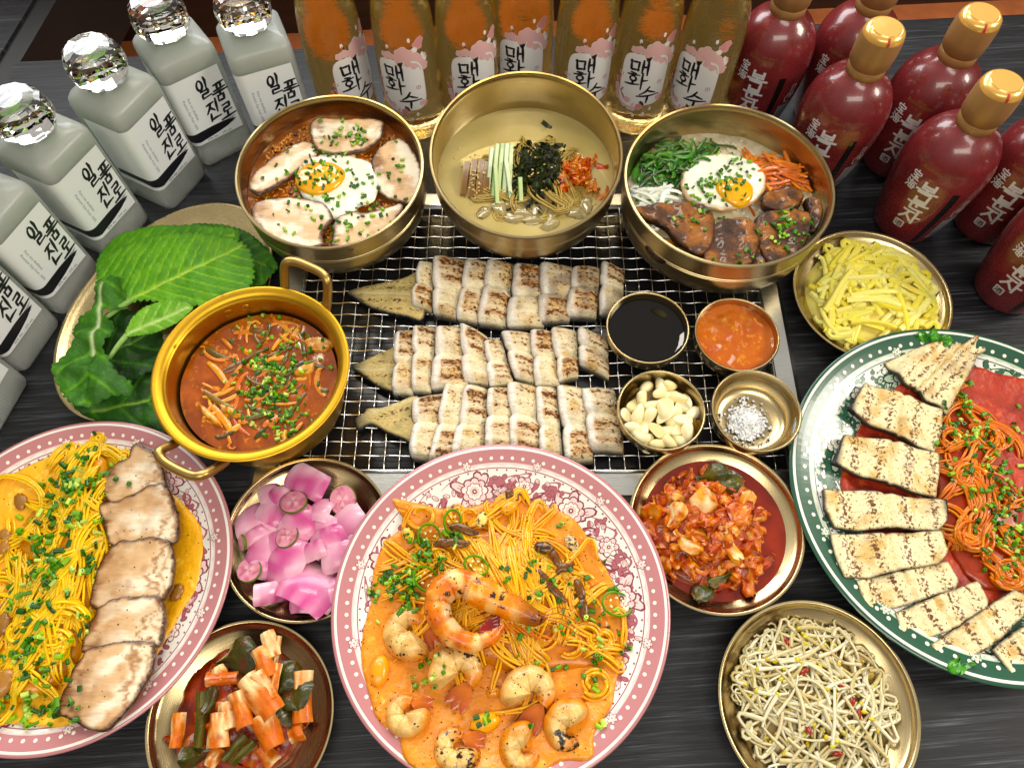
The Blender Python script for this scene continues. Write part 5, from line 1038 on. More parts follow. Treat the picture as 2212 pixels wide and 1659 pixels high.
solo(kb, 'kimchi_topping', M_KIM, 'chopped orange kimchi topping in the cold broth', 'kimchi', None, 'stuff', 60)
for k, (x, y) in enumerate(((1020, 965), (1075, 955), (1130, 985), (1200, 960), (1260, 990), (1310, 960), (1370, 985), (1170, 1020), (1090, 1015), (1260, 1040), (950, 985), (1420, 950))):
    m = MB(); blob(m, [*at2(*SP(x, y), LZ), LZ + .05], np.array([rng.uniform(.8, 1.5), rng.uniform(.5, .9), .26]), srgb('c4b484'), 9, 6, .12, rot(0, 0, rng.uniform(0, 6.3))); solo(m, 'ice_chunk', M_ICE, 'pale slush ice chunk floating at the front of the cold broth', 'ice', 'ice chunks in the cold broth', smooth=25)
M_SES = food('sesame', 0.35, 0.2, 0.1, 0, 100, 0.1, 80); ses = MB(); tp = Top(broth, weed, kb)
for cx_, cy__, sx, sy, nn in ((910, 820, 28, 45, 34), (1190, 770, 90, 90, 36), (1400, 830, 45, 70, 44), (850, 700, 50, 40, 6)):
    for _ in range(nn):
        x, y = at2(*SP(cx_ + rng.normal(0, sx), cy__ + rng.normal(0, sy)), 7.2); z = max(tp.z(x, y, LZ), 7.0 if cx_ == 910 else 0)
        blob(ses, (x, y, z + .04), (.16, .09, .06), mix(srgb('e8d6a6'), srgb('d3b878'), rng.random()), 6, 4, 0, rot(rng.normal(0, .3), rng.normal(0, .3), rng.uniform(0, 6.3)))
solo(ses, 'sesame_seeds', M_SES, 'sesame seeds sprinkled over the cold broth toppings', 'sesame', None, 'stuff', 60)

# ---------------------------------------------------------------- bowl with glazed eel, egg and vegetables
ec = np.array([21.15, 17.77]); ez = lambda x, y: 5.3 + .45 * np.exp(-(((x - ec[0]) ** 2 + (y - ec[1]) ** 2) / 30)) + .15 * nz(x, y, .6, 2, 3)
base = MB(); patch(base, disc(ec, 9.6, 64), ez, 1.5, lambda x, y, d: mix(srgb('e6dcc4'), srgb('cdbd98'), sst(-.5, .5, nz(x, y, 2.5, 2, 2))), .4, .05, 0)
for k in range(500):
    a = rng.uniform(0, 6.3); q = 9.1 * math.sqrt(rng.random()); x, y = ec[0] + q * math.cos(a), ec[1] + q * math.sin(a); blob(base, (x, y, float(ez(x, y)) + .05), (.27, .12, .11), srgb('efe8d6'), 6, 4, 0, rot(rng.normal(0, .4), rng.normal(0, .4), rng.uniform(0, 6.3)))
solo(base, 'white_rice', M_RICE, 'white rice under the eel bowl toppings', 'rice', None, 'stuff', 60)
M_LEAFY = food('shredded_greens', 0.3, 0.3, 0.1, 0.2, 200, 0.2, 120); M_CARROT = food('carrot', 0.3, 0.35, 0.12, 0.15, 200, 0.1, 100)
def shreds(cpx, sx, sy, n_, z0, hz, L, w_, flat, cols_, curl, ang=None, angs=9.0, k=5, curlz=.0, rise=None, clip=None, zpx=None, jitter=.15):
    m = MB(); c = at2(*cpx, zpx or z0 + hz / 2)
    for i in range(n_):
        q = np.clip(rng.normal(0, 1, 2), -2, 2); x, y = c + q * (sx, sy); h = z0 + hz * math.exp(-(q @ q) / 2.2) * rng.uniform(.55, 1.05)
        if clip is not None:
            d = np.array([x, y]) - clip[0]; L_ = np.linalg.norm(d)
            if L_ > clip[1]: x, y = clip[0] + d * clip[1] / L_
        a = (ang if ang is not None else 0) + rng.normal(0, angs); le = rng.uniform(*L); kk = rng.normal(0, curl); s = np.linspace(-.5, .5, 9) * le
        th = a + kk * s + .5 * rng.normal(0, curl) * s ** 2; dx = np.cumsum(np.cos(th)) * le / 9; dy = np.cumsum(np.sin(th)) * le / 9; dx -= dx.mean(); dy -= dy.mean()
        zz = h + rng.normal(0, jitter) * s + curlz * np.cos(s / le * 6 + i) * rng.random() - .10 * s ** 2 * min(1, 1.5 / le); P = np.stack([x + dx, y + dy, zz], -1)
        if clip is not None:
            d = P[:, :2] - clip[0]; L_ = np.linalg.norm(d, axis=1); f = np.minimum(1, (clip[1] + .35) / L_); P[:, :2] = clip[0] + d * f[:, None]; P[:, 2] += (1 - f) * 3
        col = np.asarray(cols_[rng.integers(len(cols_))]) * rng.uniform(.85, 1.12); tube(m, P, rng.uniform(*w_) * np.array([.7, .95, 1, 1, 1, 1, 1, .95, .7]), k, col, flat=flat)
    return m
gr_ = shreds((1475, 350), 2.4, 1.6, 170, 5.6, 1.7, (2.0, 4.6), (.13, .27), .18, [srgb('27601a'), srgb('357222'), srgb('1a4812'), srgb('4c8a2e')], .5, .4, .9, 6, .15, clip=(ec, 8.9)); solo(gr_, 'shredded_greens', M_LEAFY, 'heap of dark green shredded leaves in the eel bowl', 'greens', None, 'stuff', 60)
ca_ = shreds((1680, 375), 2.1, 1.7, 80, 5.5, 1.5, (2.4, 4.8), (.13, .22), .55, [srgb('e8841c'), srgb('d96f12'), srgb('f09a34'), srgb('e27a1a')], .14, -.55, .5, 5, .05, clip=(ec, 8.9)); solo(ca_, 'carrot_shreds', M_CARROT, 'heap of orange carrot shreds in the eel bowl', 'carrot', None, 'stuff', 40)
on_ = shreds((1425, 425), 1.5, 1.0, 42, 5.5, 1.1, (2.0, 4.0), (.12, .24), .35, [srgb('eef0e4'), srgb('e2e8d2'), srgb('f4f4ee')], .35, .5, .7, 6, .1, clip=(ec, 8.9)); solo(on_, 'white_radish_shreds', M_GARLIC, 'white radish shreds beside the greens in the eel bowl', 'radish', None, 'stuff', 60)
e1, e2 = egg([(1468, 400), (1480, 365), (1520, 343), (1575, 340), (1625, 356), (1650, 385), (1648, 420), (1620, 448), (1560, 462), (1505, 450), (1478, 430)], (1583, 425), 6.3, 'fried egg with a half hidden yolk on the eel bowl', 4, (1.9, 1.7), brown=.8, lift=.7)
M_GLAZE = food('glazed_eel', 0.28, 0.35, 0.0, 1.0, 220, 0.35, 200, (0.012, 0.005, 0.002), 260, (1, 2, 1))
tp = Top(base, gr_, ca_, e1, e2)
for px, z, lab, sd, tl in (
    ([(1366, 452), (1400, 440), (1460, 438), (1520, 440), (1545, 470), (1540, 520), (1520, 545), (1475, 525), (1440, 490), (1395, 470)], 8.0, 'long glazed eel tail with a charred tip on the bowl edge', 1, (.0, .08)),
    ([(1396, 520), (1440, 512), (1470, 535), (1500, 560), (1470, 566), (1420, 552)], 6.7, 'low glazed eel piece at the front of the bowl under the tail', 2, (0, 0)),
    ([(1525, 500), (1560, 475), (1600, 470), (1638, 490), (1640, 535), (1610, 580), (1545, 580), (1520, 555)], 7.6, 'square glazed eel piece in the middle of the bowl front', 3, (0, .05)),
    ([(1600, 540), (1635, 530), (1655, 550), (1650, 578), (1605, 582)], 7.0, 'small glazed eel piece touching the bowl front', 4, (0, 0)),
    ([(1632, 470), (1680, 450), (1745, 460), (1752, 500), (1725, 545), (1670, 565), (1640, 525)], 7.5, 'broad glazed eel piece under the heap of chives', 5, (.06, .04)),
    ([(1655, 415), (1700, 398), (1735, 412), (1730, 440), (1690, 452), (1650, 445)], 7.3, 'glazed eel piece behind the others beside the carrot', 6, (0, 0)),
    ([(1742, 425), (1770, 430), (1778, 465), (1765, 495), (1745, 490), (1748, 455)], 7.6, 'narrow glazed eel piece standing against the bowl wall', 7, (.2, 0))):
    O = wob(closed(pxs(px, z), 6), .08, 1.6, sd); c = O.mean(0)
    colf = lambda x, y, d, sd=sd: np.column_stack([mix(mix(srgb('56300a'), srgb('a86c26'), sst(-.3, .5, nz(x, y, .8, 3, sd))), srgb('1f0d04'), sst(.25, .0, d) * .8 + .7 * sst(.15, .5, nz(x, y, 1.1, 3, sd + 7)) * (1 - sst(.25, .0, d) * .8)), .36 + .16 * nz(x, y, .8, 2, sd + 3)])
    m = MB(); patch(m, O, lambda x, y, z=z, tl=tl, c=c, sd=sd: z + tl[0] * (x - c[0]) + tl[1] * (y - c[1]) + .22 * nz(x, y, .8, 3, sd) + .10 * np.sin((x - c[0]) * 2.6 + sd), .75, colf, .18, .32, .28, under=srgb('1a0d06')); solo(m, 'glazed_eel', M_GLAZE, lab, 'eel', 'glazed eel pieces in the bowl'); tp.add(m)
chives(tp, [(1560, 400, 45, 26, 62), (1500, 420, 16, 20, 12), (1700, 495, 26, 22, 44), (1490, 480, 35, 20, 12), (1620, 560, 40, 12, 8), (1600, 345, 30, 10, 8)], 'chopped chives over the egg and glazed eel', 7.4, 1.0)
# ---------------------------------------------------------------- side dishes
M_YRAD = food('pickled_radish', 0.26, 0.25, 0.35, 0.12, 120, 0.06, 80)
yc = D_YEL[:2]
m = MB(); patch(m, disc(yc, 6.3, 48), lambda x, y: 1.25 + 1.15 * np.exp(-((x - yc[0]) ** 2 + (y - yc[1]) ** 2) / 13), .6, lambda x, y, d: np.tile(srgb('ece08c'), (len(x), 1)), .5, .3, .2); tp = Top(m)
for k in range(150):
    a = rng.uniform(0, 6.3); q = 6.0 * math.sqrt(rng.random()); x, y = yc[0] + q * math.cos(a), yc[1] + q * math.sin(a); P = noodle(tp, x, y, rng.uniform(0, 6.3) if rng.random() < .5 else rng.normal(.5, .5), rng.uniform(2.5, 6.5), .2, .09, lambda x, y: (x - yc[0]) ** 2 + (y - yc[1]) ** 2 < 6.4 ** 2, 1.3, .4, rng.uniform(.1, .75))
    if len(P) > 4: tube(m, P, rng.uniform(.22, .36), 6, mix(srgb('fcf2a4'), srgb('f3e36c'), rng.random()) * rng.uniform(.92, 1.05), flat=rng.uniform(.5, .9))
solo(m, 'radish_shreds', M_YRAD, 'heap of yellow pickled radish shreds in the brass dish', 'radish', None, 'stuff', 50)

OR2 = ORD + ['thirteenth', 'fourteenth', 'fifteenth', 'sixteenth', 'seventeenth', 'eighteenth', 'nineteenth', 'twentieth', 'twenty-first', 'twenty-second']
# pink pickles
M_ONION = food('pickled_onion', 0.24, 0.3, 0.30, 0.25, 90, 0.10, 90); oc = D_ONI[:2]
n = NT('pickle_juice'); n.set(Base_Color=(0.75, 0.42, 0.45), Roughness=.03, Transmission_Weight=.9, IOR=1.33); M_JUICE = n.mat
m = MB(); patch(m, disc(oc, 5.3, 48), lambda x, y: 1.32 + 0 * x, .12, lambda x, y, d: np.tile((.7, .4, .4), (len(x), 1)), .8, .05, 0); solo(m, 'pickle_juice', M_JUICE, 'thin pink pickling juice under the onions', 'juice', smooth=80)
def onion(c, s, R, seed, wd=1.0, bend=.45, tone=0.0):
    g_ = np.linspace(-1, 1, 11); U, V = np.meshgrid(g_, g_, indexing='ij'); sh = (1 - .12 * V * np.sin(seed)) * np.sqrt(np.clip(1.12 - .30 * V ** 4, 0, 2))
    G = np.stack([U * s * sh, V * s * wd, -bend * s * (U ** 2) * .8 - .18 * s * V ** 2 - .09 * (np.abs(U) ** 6 + np.abs(V) ** 6)], -1) @ R.T + c
    st = .5 + .5 * np.sin(U * 9 + seed + .6 * np.sin(3 * V)); e = np.maximum(np.abs(U), np.abs(V)); C = mix(srgb('e3a4be'), srgb('cd6a9c'), sst(-.3, .9, V * math.cos(seed) + U * math.sin(seed) + tone)); C = mix(C, srgb('f4d6dc'), .4 * st * sst(.0, 1, e) + .35 * sst(.2, -.9, V * math.cos(seed) + U * math.sin(seed)))
    m = MB(); sheet(m, G, .38 * s ** .5, C, edgecol=srgb('f0bcd0')); return m
OS = lambda x, y: (x * .4466, 918 + y * .4466)
OP = [(1262, 285, 1.15, .3), (1345, 340, .9, .9), (1490, 275, 1.55, 1.2), (1215, 440, 1.4, .2), (1320, 420, 1.15, .7), (1555, 405, .95, .1), (1450, 490, 1.5, 1.0), (1700, 500, 1.5, .6), (1590, 560, 1.35, .8), (1280, 590, 1.55, .4), (1385, 680, 1.75, 1.1), (1640, 640, 1.2, .3), (1515, 765, 1.9, .9), (1250, 700, .9, .2), (1320, 820, 1.2, .6), (1480, 860, 1.1, .2), (1600, 800, 1.2, .5), (1510, 620, 1.0, .4), (1400, 570, 1.2, .3), (1560, 480, .9, .2), (1230, 540, .9, .1), (1690, 590, 1.0, .4)]
OWHERE = ['at the far rim', 'in the middle', 'at the near rim']
for k, (x, y, s, t_) in enumerate(OP):
    p = at2(*OS(x, y), 2.6); d = p - oc; L = np.linalg.norm(d); 
    if L > 5.2: p = oc + d * 5.2 / L; L = 5.2
    m = onion(np.array([*p, 2.45 + .62 * (1 - L / 6) + .18 * (k % 3) + .25 * (s > 1.4)]), s * 1.18, rot(rng.normal(0, .26), rng.normal(0, .26), rng.uniform(0, 6.3)), k * 1.3, rng.uniform(.62, .95), rng.uniform(.12, .42), t_ - .5)
    solo(m, 'pickled_onion', M_ONION, f'{"large" if s > 1.4 else "medium" if s > 1.05 else "small"} pink pickled onion square, {OR2[sorted(range(len(OP)), key=lambda i: OP[i][1]).index(k)]} from the grill edge of its dish', 'onion', 'pickled onion squares', smooth=60)
for k, (x, y, s, tl, lb) in enumerate(((1660, 365, 1.35, .25, 'pink cucumber slice at the edge next to the grill'), (1425, 380, 1.3, -.3, 'cucumber slice half buried behind the middle onions'), (1430, 440, 1.35, -.2, 'cucumber slice lying just in front of another among the onions'), (1395, 545, 1.1, .2, 'cucumber slice mostly hidden under the largest onions'), (1180, 720, 1.2, .3, 'pink cucumber slice beside the pork pasta plate'), (1145, 580, .8, 1.0, 'cucumber end standing at the dish edge'))):
    p = at2(*OS(x, y), 2.6); d = p - oc; L = np.linalg.norm(d); p = oc + d * min(1, 5.3 / L); a = np.arange(36) * 2 * math.pi / 36; R_ = rot(tl, .2 * (k % 2), k); t = thing('cucumber_slice', lb, 'cucumber', (*p, 2.2), 'pickled cucumber slices')
    rr = np.array([0, .2, .35, .5, .7, .85, .93]); V = np.stack([np.outer(rr, np.cos(a)) * s * .88, np.outer(rr, np.sin(a)) * s, np.zeros((7, 36))], -1); f = nz(V[..., 0] * 3, V[..., 1] * 3, 1, 3, k); C = mix(srgb('e3a3b4'), srgb('c77d92'), sst(-.2, .5, f)); C = mix(C, srgb('f1d2d4'), ((rr[:, None] < .5) * (np.sin(3 * a)[None] > .3)) * .6)
    m = MB(); Vw = V.reshape(-1, 3); i = np.arange(36); j = (i + 1) % 36; F = np.concatenate([np.stack([r * 36 + i, r * 36 + j, (r + 1) * 36 + j, (r + 1) * 36 + i], -1)[:, ::-1] for r in range(6)]); c3 = np.array([*p, 2.75 + .3 * (k % 2)])
    m.add((Vw + [0, 0, .12]) @ R_.T + c3, F[:, ::-1], C.reshape(-1, 3)); m.add((Vw - [0, 0, .12]) @ R_.T + c3, F, C.reshape(-1, 3)); part(m, 'flesh', M_ONION, t, 60)
    m = MB(); q = np.stack([np.cos(a) * s * .88, np.sin(a) * s, 0 * a], -1); ring = np.concatenate([q * [.93, .93, 1] + [0, 0, .13], q * [1, 1, 1] + [0, 0, .08], q + [0, 0, -.08], q * [.93, .93, 1] - [0, 0, .13]]); m.add(ring @ R_.T + c3, np.concatenate([np.stack([r * 36 + i, r * 36 + j, (r + 1) * 36 + j, (r + 1) * 36 + i], -1)[:, ::-1] for r in range(3)]), srgb('6b7a2e')); part(m, 'rind', M_CUC, t, 60)

# leek kimchi
lc = D_LEEK[:2]; M_LEEK = food('leek_kimchi', 0.34, 0.15, 0.12, 0.6, 200, 0.3, 160)
m = MB(); patch(m, wob(disc(lc + [-.4, .3], 5.2, 40), .5, .6, 3), lambda x, y: 1.0 + 1.5 * np.exp(-((x - lc[0] + .3) ** 2 + (y - lc[1] - .3) ** 2) / 11) + .2 * nz(x, y, 1, 3, 2), .6, lambda x, y, d: mix(srgb('7d2408'), srgb('b0440e'), sst(-.5, .5, nz(x, y, 1.2, 3, 1))), .3, .4, .3); solo(m, 'kimchi_paste', M_KIM, 'red chilli paste under the leek kimchi', 'kimchi paste', None, 'stuff', 60); tp = Top(m)
def leek(a, b, w_, z, seed, tone, green=False):
    A = np.array([*at2(*OS(*a), z), z]); B = np.array([*at2(*OS(*b), z), z + rng.normal(0, .15)]); d = B - A; L = np.linalg.norm(d); d /= L; sd = np.cross(d, [0, 0, 1.0]); sd /= np.linalg.norm(sd); u = np.linspace(0, 1, 12); v = np.linspace(-1, 1, 9); U, V = np.meshgrid(u, v, indexing='ij')
    G = A + d * (U[..., None] * L) + sd * (V * w_ * (1 + .12 * np.sin(U * 4 + seed)))[..., None]; G[..., 2] += w_ * .95 * np.sqrt(np.clip(1 - V ** 2 * .96, 0, 1)) - .25 * w_ + .08 * np.sin(U * 7 + seed) + .05 * np.sin(V * 9 + seed)
    st = .5 + .5 * np.sin(V * 14 + seed + np.sin(U * 3)); f = nz(U * 2, V * 2, 1, 3, seed)
    if green: C = mix(srgb('4a5418'), srgb('74601c'), sst(-.4, .5, f)); C = mix(C, srgb('3a3a12'), .4 * st)
    else: C = mix(srgb('f2dcac'), srgb('d4741e'), sst(-.25, .75, f + tone * U * 1.2 - .15 + .35 * tone)); C = mix(C, srgb('a83c0a'), .6 * sst(.2, .7, nz(U * 3, V * 3, 1, 3, seed + 5)) + .22 * st)
    m = MB(); sheet(m, G, .22, C, edgecol=srgb('e2b070') if not green else srgb('4a4a18')); return m
LK = [((1290, 1000), (1330, 1120), .55, 3.6, .1, 0), ((1345, 1020), (1320, 1180), .28, 3.5, .1, 0), ((1250, 1080), (1310, 1220), .72, 3.7, .7, 0), ((1190, 1220), (1330, 1400), .95, 3.9, .8, 0), ((1240, 1200), (1310, 1330), .62, 4.2, .5, 0), ((1150, 1290), (1190, 1460), .75, 3.8, .9, 0), ((1060, 1390), (1050, 1560), .78, 3.7, .35, 0), ((1090, 1340), (1110, 1470), .6, 3.4, .2, 0), ((1270, 1400), (1330, 1560), .95, 3.6, .8, 0), ((1465, 1190), (1460, 1440), .80, 3.2, .55, 0), ((1350, 1150), (1310, 1310), .35, 3.9, .5, 0), ((1050, 1170), (1080, 1230), .5, 3.0, .8, 0), ((980, 1290), (960, 1560), .45, 2.7, .9, 1), ((1080, 1620), (1190, 1500), .35, 3.3, .3, 1), ((1120, 1640), (1230, 1530), .3, 3.5, .3, 1), ((870, 1390), (850, 1560), .5, 2.4, .8, 0), ((1000, 1230), (1150, 1220), .5, 3.1, 1.2, 0), ((1400, 1500), (1470, 1470), .7, 2.8, 1.1, 0), ((1010, 1650), (1060, 1560), .5, 3.0, .6, 0), ((1330, 1640), (1260, 1560), .6, 2.9, .9, 0)]
for k, (a, b, w_, z, tn, g_) in enumerate(LK):
    m = leek(a, b, w_, z, k * 1.7, tn, bool(g_)); solo(m, 'leek_stalk', M_LEEK, f'{"green" if g_ else "pale" if tn < .4 else "orange stained" if tn < .85 else "deep red"} leek segment, {OR2[sorted(range(len(LK)), key=lambda i: LK[i][0][1]).index(k)]} from the far rim of the leek kimchi dish', 'leek', 'leek kimchi segments', smooth=60)
for k, (x, y, sx_, R_) in enumerate(((1140, 1120, 1.7, .3), (1385, 1220, 1.4, 1.2), (1430, 1290, 1.5, 2.0), (1400, 1370, 1.3, .8), (950, 1600, 1.3, .2), (1010, 1330, 1.0, 1.4))):
    m = MB(); kim_piece(m, (*at2(*OS(x, y), 3.2), 3.1 + .1 * k % .3), sx_, rot(rng.normal(0, .3), rng.normal(0, .3), R_), .6, k, .22, .14, ('4d4a16', '3c3f12', '6a2c0c')); solo(m, 'green_leek_leaf', M_KIM, f'dark green leaf in the leek kimchi, {ORD[[0, 1, 2, 4, 5, 3][k]]} from the far rim of the dish', 'leaf', 'green leaves in the leek kimchi', smooth=60)
n_l = MB()
for k in range(26):
    a = rng.uniform(0, 6.3); q = rng.uniform(1, 4.8); x, y = lc[0] + q * math.cos(a) - .3, lc[1] + q * math.sin(a); kim_piece(n_l, (x, y, tp.z(x, y, 1.2) + .25), rng.uniform(.6, 1.2), rot(rng.normal(0, .4), rng.normal(0, .4), rng.uniform(0, 6.3)), .45, k, cols=('c97a30', 'b5400e', '8a2408'))
solo(n_l, 'kimchi_scraps', M_KIM, 'red scraps between the leek kimchi stalks', 'kimchi', None, 'stuff', 60)

# cabbage kimchi in red broth
kc = D_KIM[:2]; KS = lambda x, y: (1348.5 + .6022 * x, 660 + .6022 * y)
M_KBR = liquid('kimchi_broth', srgb('7c1c04'), srgb('9a320a'), 0.12, 30, 0.3, None, .08, 40); kbz = D_KIM[2] + 1.15
kbm = MB(); patch(kbm, disc(kc, 6.45, 56), lambda x, y: kbz + 0 * x, .5, lambda x, y, d: np.tile((.5, .1, .05), (len(x), 1)), .8, .05, 0); solo(kbm, 'kimchi_broth', M_KBR, 'dark red broth around the cabbage kimchi', 'broth', smooth=80)
heap = MB(); hc = at2(*KS(300, 800), 2.5)
hz_ = lambda x, y: kbz - .3 + 2.0 * np.exp(-((x - hc[0]) ** 2 / 17 + (y - hc[1]) ** 2 / 18)) + .3 * nz(x, y, 1.1, 3, 6)
patch(heap, wob(disc(hc, 5.1, 40), .7, .5, 2), hz_, 1.0, lambda x, y, d: mix(srgb('94380a'), srgb('c45e16'), sst(-.5, .5, nz(x, y, 1.4, 3, 1))), .3, .5, .5)
for k in range(190):
    a = rng.uniform(0, 6.3); q = 5.2 * math.sqrt(rng.random()); x, y = hc[0] + q * math.cos(a), hc[1] + q * math.sin(a)
    kim_piece(heap, (x, y, float(hz_(x, y)) + .18), rng.uniform(.4, 1.1), rot(rng.normal(0, .5), rng.normal(0, .5), rng.uniform(0, 6.3)), rng.uniform(.25, .6), k * .7, cols=(('dc9a4c', 'c65c14', 'a23406'), ('e6b878', 'd47420', 'b84408'), ('c8661a', 'b0400a', '842806'))[k % 3])
solo(heap, 'kimchi_heap', M_KIM, 'heap of small red kimchi shreds in the broth', 'kimchi', None, 'stuff', 60)
for k, (x, y, s, rz_, c3, lb) in enumerate(((185, 745, 1.5, .9, 0, 'pale cabbage kimchi piece beside the broth edge facing the shrimp plate'), (285, 720, 1.9, 1.3, 0, 'large orange cabbage leaf on top of the kimchi'), (420, 740, 1.6, .6, 1, 'orange cabbage strip on the kimchi toward the green plate'), (230, 840, 1.7, 2.3, 0, 'white cabbage rib lying across the kimchi'), (390, 850, 1.9, 2.0, 0, 'broad pale cabbage rib in the middle of the kimchi'), (100, 770, 2.2, 1.5, 1, 'long red cabbage curl hanging into the broth'), (330, 600, 1.9, .1, 2, 'green edged cabbage leaf at the back of the kimchi'), (400, 620, 1.6, .3, 2, 'dark green cabbage leaf tip at the back of the kimchi'), (300, 1010, 1.5, .8, 2, 'dark green leaf at the front of the kimchi'), (350, 970, 1.3, .4, 2, 'folded green brown leaf at the front of the kimchi'), (470, 960, 2.0, 1.4, 1, 'soft orange cabbage leaf at the front of the kimchi near the green plate'), (450, 700, 1.4, 1.2, 0, 'thin white cabbage strip on the kimchi top'), (250, 930, 1.3, 1.7, 1, 'small orange cabbage strip at the kimchi front'))):
    p = at2(*KS(x, y), 3.6); m = MB(); kim_piece(m, (*p, float(hz_(*p)) + .55), s * .80, rot(rng.normal(0, .25), rng.normal(0, .25), rz_), .5, k * 1.1, .20, .3, (('f2dcb0', 'e8aa5c', 'd06416'), ('e4a860', 'd06a1a', 'b03c08'), ('6a641e', '42461a', '7a3a0c'))[c3]); solo(m, 'kimchi_leaf', M_KIM, lb, 'kimchi', 'larger kimchi leaves', smooth=60)

# bean sprouts
sc2 = D_SPR[:2]; M_SPR = food('bean_sprout', 0.26, 0.3, 0.35, 0.08, 120, 0.06, 80)
n = NT('sprout_juice'); n.set(Base_Color=(0.80, 0.72, 0.40), Roughness=.03, Transmission_Weight=.9, IOR=1.33); m = MB(); patch(m, disc(sc2, 6.0, 48), lambda x, y: 1.0 + 0 * x, .12, lambda x, y, d: np.tile((.7, .6, .3), (len(x), 1)), .8, .05, 0); solo(m, 'sprout_juice', n.mat, 'thin clear juice under the bean sprouts', 'juice', smooth=80)
base = MB(); patch(base, wob(disc(sc2 + [-.2, .2], 5.2, 48), .4, .6, 4), lambda x, y: 1.0 + 1.2 * np.exp(-((x - sc2[0]) ** 2 + (y - sc2[1]) ** 2) / 14), .6, lambda x, y, d: np.tile(srgb('a08a5a'), (len(x), 1)), .5, .4, .3); tp = Top(base); m = base
for k in range(300):
    a = rng.uniform(0, 6.3); q = 5.5 * math.sqrt(rng.random()); x, y = sc2[0] - .2 + q * math.cos(a), sc2[1] + .2 + q * math.sin(a); P = noodle(tp, x, y, rng.uniform(0, 6.3), rng.uniform(2.5, 5.5), .2, .22, lambda x, y: (x - sc2[0]) ** 2 + (y - sc2[1]) ** 2 < 6.2 ** 2, 1.1, .3, rng.uniform(.05, .75))
    if len(P) < 5: continue
    rr = rng.uniform(.12, .19) * np.linspace(1.1, .55, len(P)); col = mix(srgb('e8e0c6'), srgb('c2b280'), rng.random()); tube(m, P, rr, 6, col)
    if rng.random() < .35: blob(m, P[0] + [0, 0, .05], (.26, .17, .15), mix(srgb('e0cf5c'), srgb('c9b040'), rng.random()), 7, 5, 0, rot(0, 0, rng.uniform(0, 6.3)))
for k in range(9):
    a = rng.uniform(0, 6.3); q = rng.uniform(2, 5); x, y = sc2[0] + q * math.cos(a), sc2[1] + q * math.sin(a); blob(m, (x, y, tp.z(x, y, 1.2) + .6), (.45, .2, .12), srgb('a02a14'), 7, 5, .1, rot(rng.normal(0, .4), 0, rng.uniform(0, 6.3)))
solo(m, 'bean_sprouts', M_SPR, 'tangle of pale bean sprouts with red chilli bits in the brass dish', 'bean sprouts', None, 'stuff', 60)
# ---------------------------------------------------------------- pasta plates
M_PASTA = food('spaghetti', 0.30, 0.3, 0.35, 0.05, 200, 0.05, 100)
def sauce(name, a, b, oil): return liquid(name, a, b, .34, 35, .12, oil, .9, 160)
M_CREAM = sauce('cream_sauce', srgb('f2b212'), srgb('f8c424'), srgb('fbd658')); M_ROSE = sauce('rose_sauce', srgb('dc8c10'), srgb('eaa024'), srgb('f2b444')); M_TOM = liquid('tomato_sauce', srgb('a02406'), srgb('c0400c'), .5, 35, 0.0, srgb('d46016'), .9, 170)
def pool(plate_c, sf, out_px, z, mat_, name, label, rise, ctr_px, wid, seed, bump=.10):
    O = wob(closed(pxs(out_px, z), 6), .12, .7, seed); c = at2(*ctr_px, z)
    zf = lambda x, y: np.maximum(sf(np.hypot(x - plate_c[0], y - plate_c[1])) + .22, z) + rise * np.exp(-((x - c[0]) ** 2 / wid[0] ** 2 + (y - c[1]) ** 2 / wid[1] ** 2)) + bump * nz(x, y, .8, 3, seed)
    m = MB(); patch(m, O, zf, .22, lambda x, y, d: np.tile((.6, .4, .2), (len(x), 1)), .35, .35, .18); solo(m, name, mat_, label, 'sauce', smooth=80); return m, O
def strands(tp, starts, cols_, r=(.115, .155), seed=0):
    m = MB()
    for x, y, a, L, curl, keep, z0, lift in starts:
        P = noodle(tp, x, y, a, L, .1, curl, keep, z0, .32, lift)
        if len(P) > 5: tube(m, P, rng.uniform(*r), 6, mix(cols_[0], cols_[1], rng.random()) * rng.uniform(.93, 1.06))
    return m
def swirl(mb, c, z, r0, n_, cols_, turns=1.4, wid=.9, seed=0, h=.5):
    for k in range(n_):
        t = np.linspace(0, turns * 2 * math.pi, 40); r = r0 * (1 - .45 * t / t[-1]) + rng.uniform(-wid / 2, wid / 2); a0 = rng.uniform(0, .8) + seed
        P = np.stack([c[0] + r * np.cos(t + a0), c[1] + .9 * r * np.sin(t + a0), z + h * rng.random() + .12 * np.sin(3 * t + k)], -1); tube(mb, P, rng.uniform(.115, .15), 6, mix(cols_[0], cols_[1], rng.random()))

# creamy pasta with pork -------------------------------------------------
LS = lambda x, y: (x * .4466, 918 + y * .4466)
lp, lz = PL_LEFT, 1.9
po, O = pool(lp, SF_LEFT, [LS(*p) for p in ((420, 125), (560, 145), (700, 230), (830, 330), (930, 420), (985, 520), (985, 640), (960, 780), (890, 900), (820, 1020), (740, 1160), (640, 1290), (500, 1380), (330, 1460), (120, 1450), (-80, 1440), (-280, 1380), (-420, 1200), (-460, 900), (-400, 650), (-250, 450), (-60, 330), (60, 260), (220, 180))], lz, M_CREAM, 'cream_sauce', 'yellow cream sauce pooled on the pork pasta plate', .35, LS(200, 800), (6, 12), 3)
pc = [srgb('fad460'), srgb('f0be38')]; tp = Top(po); mnd = MB(); hcl = [LS(470, 190), LS(380, 400), LS(300, 650), LS(240, 880), LS(200, 1060), LS(120, 1250)]
G_ = np.array([at2(*p, 3.0) for p in hcl])
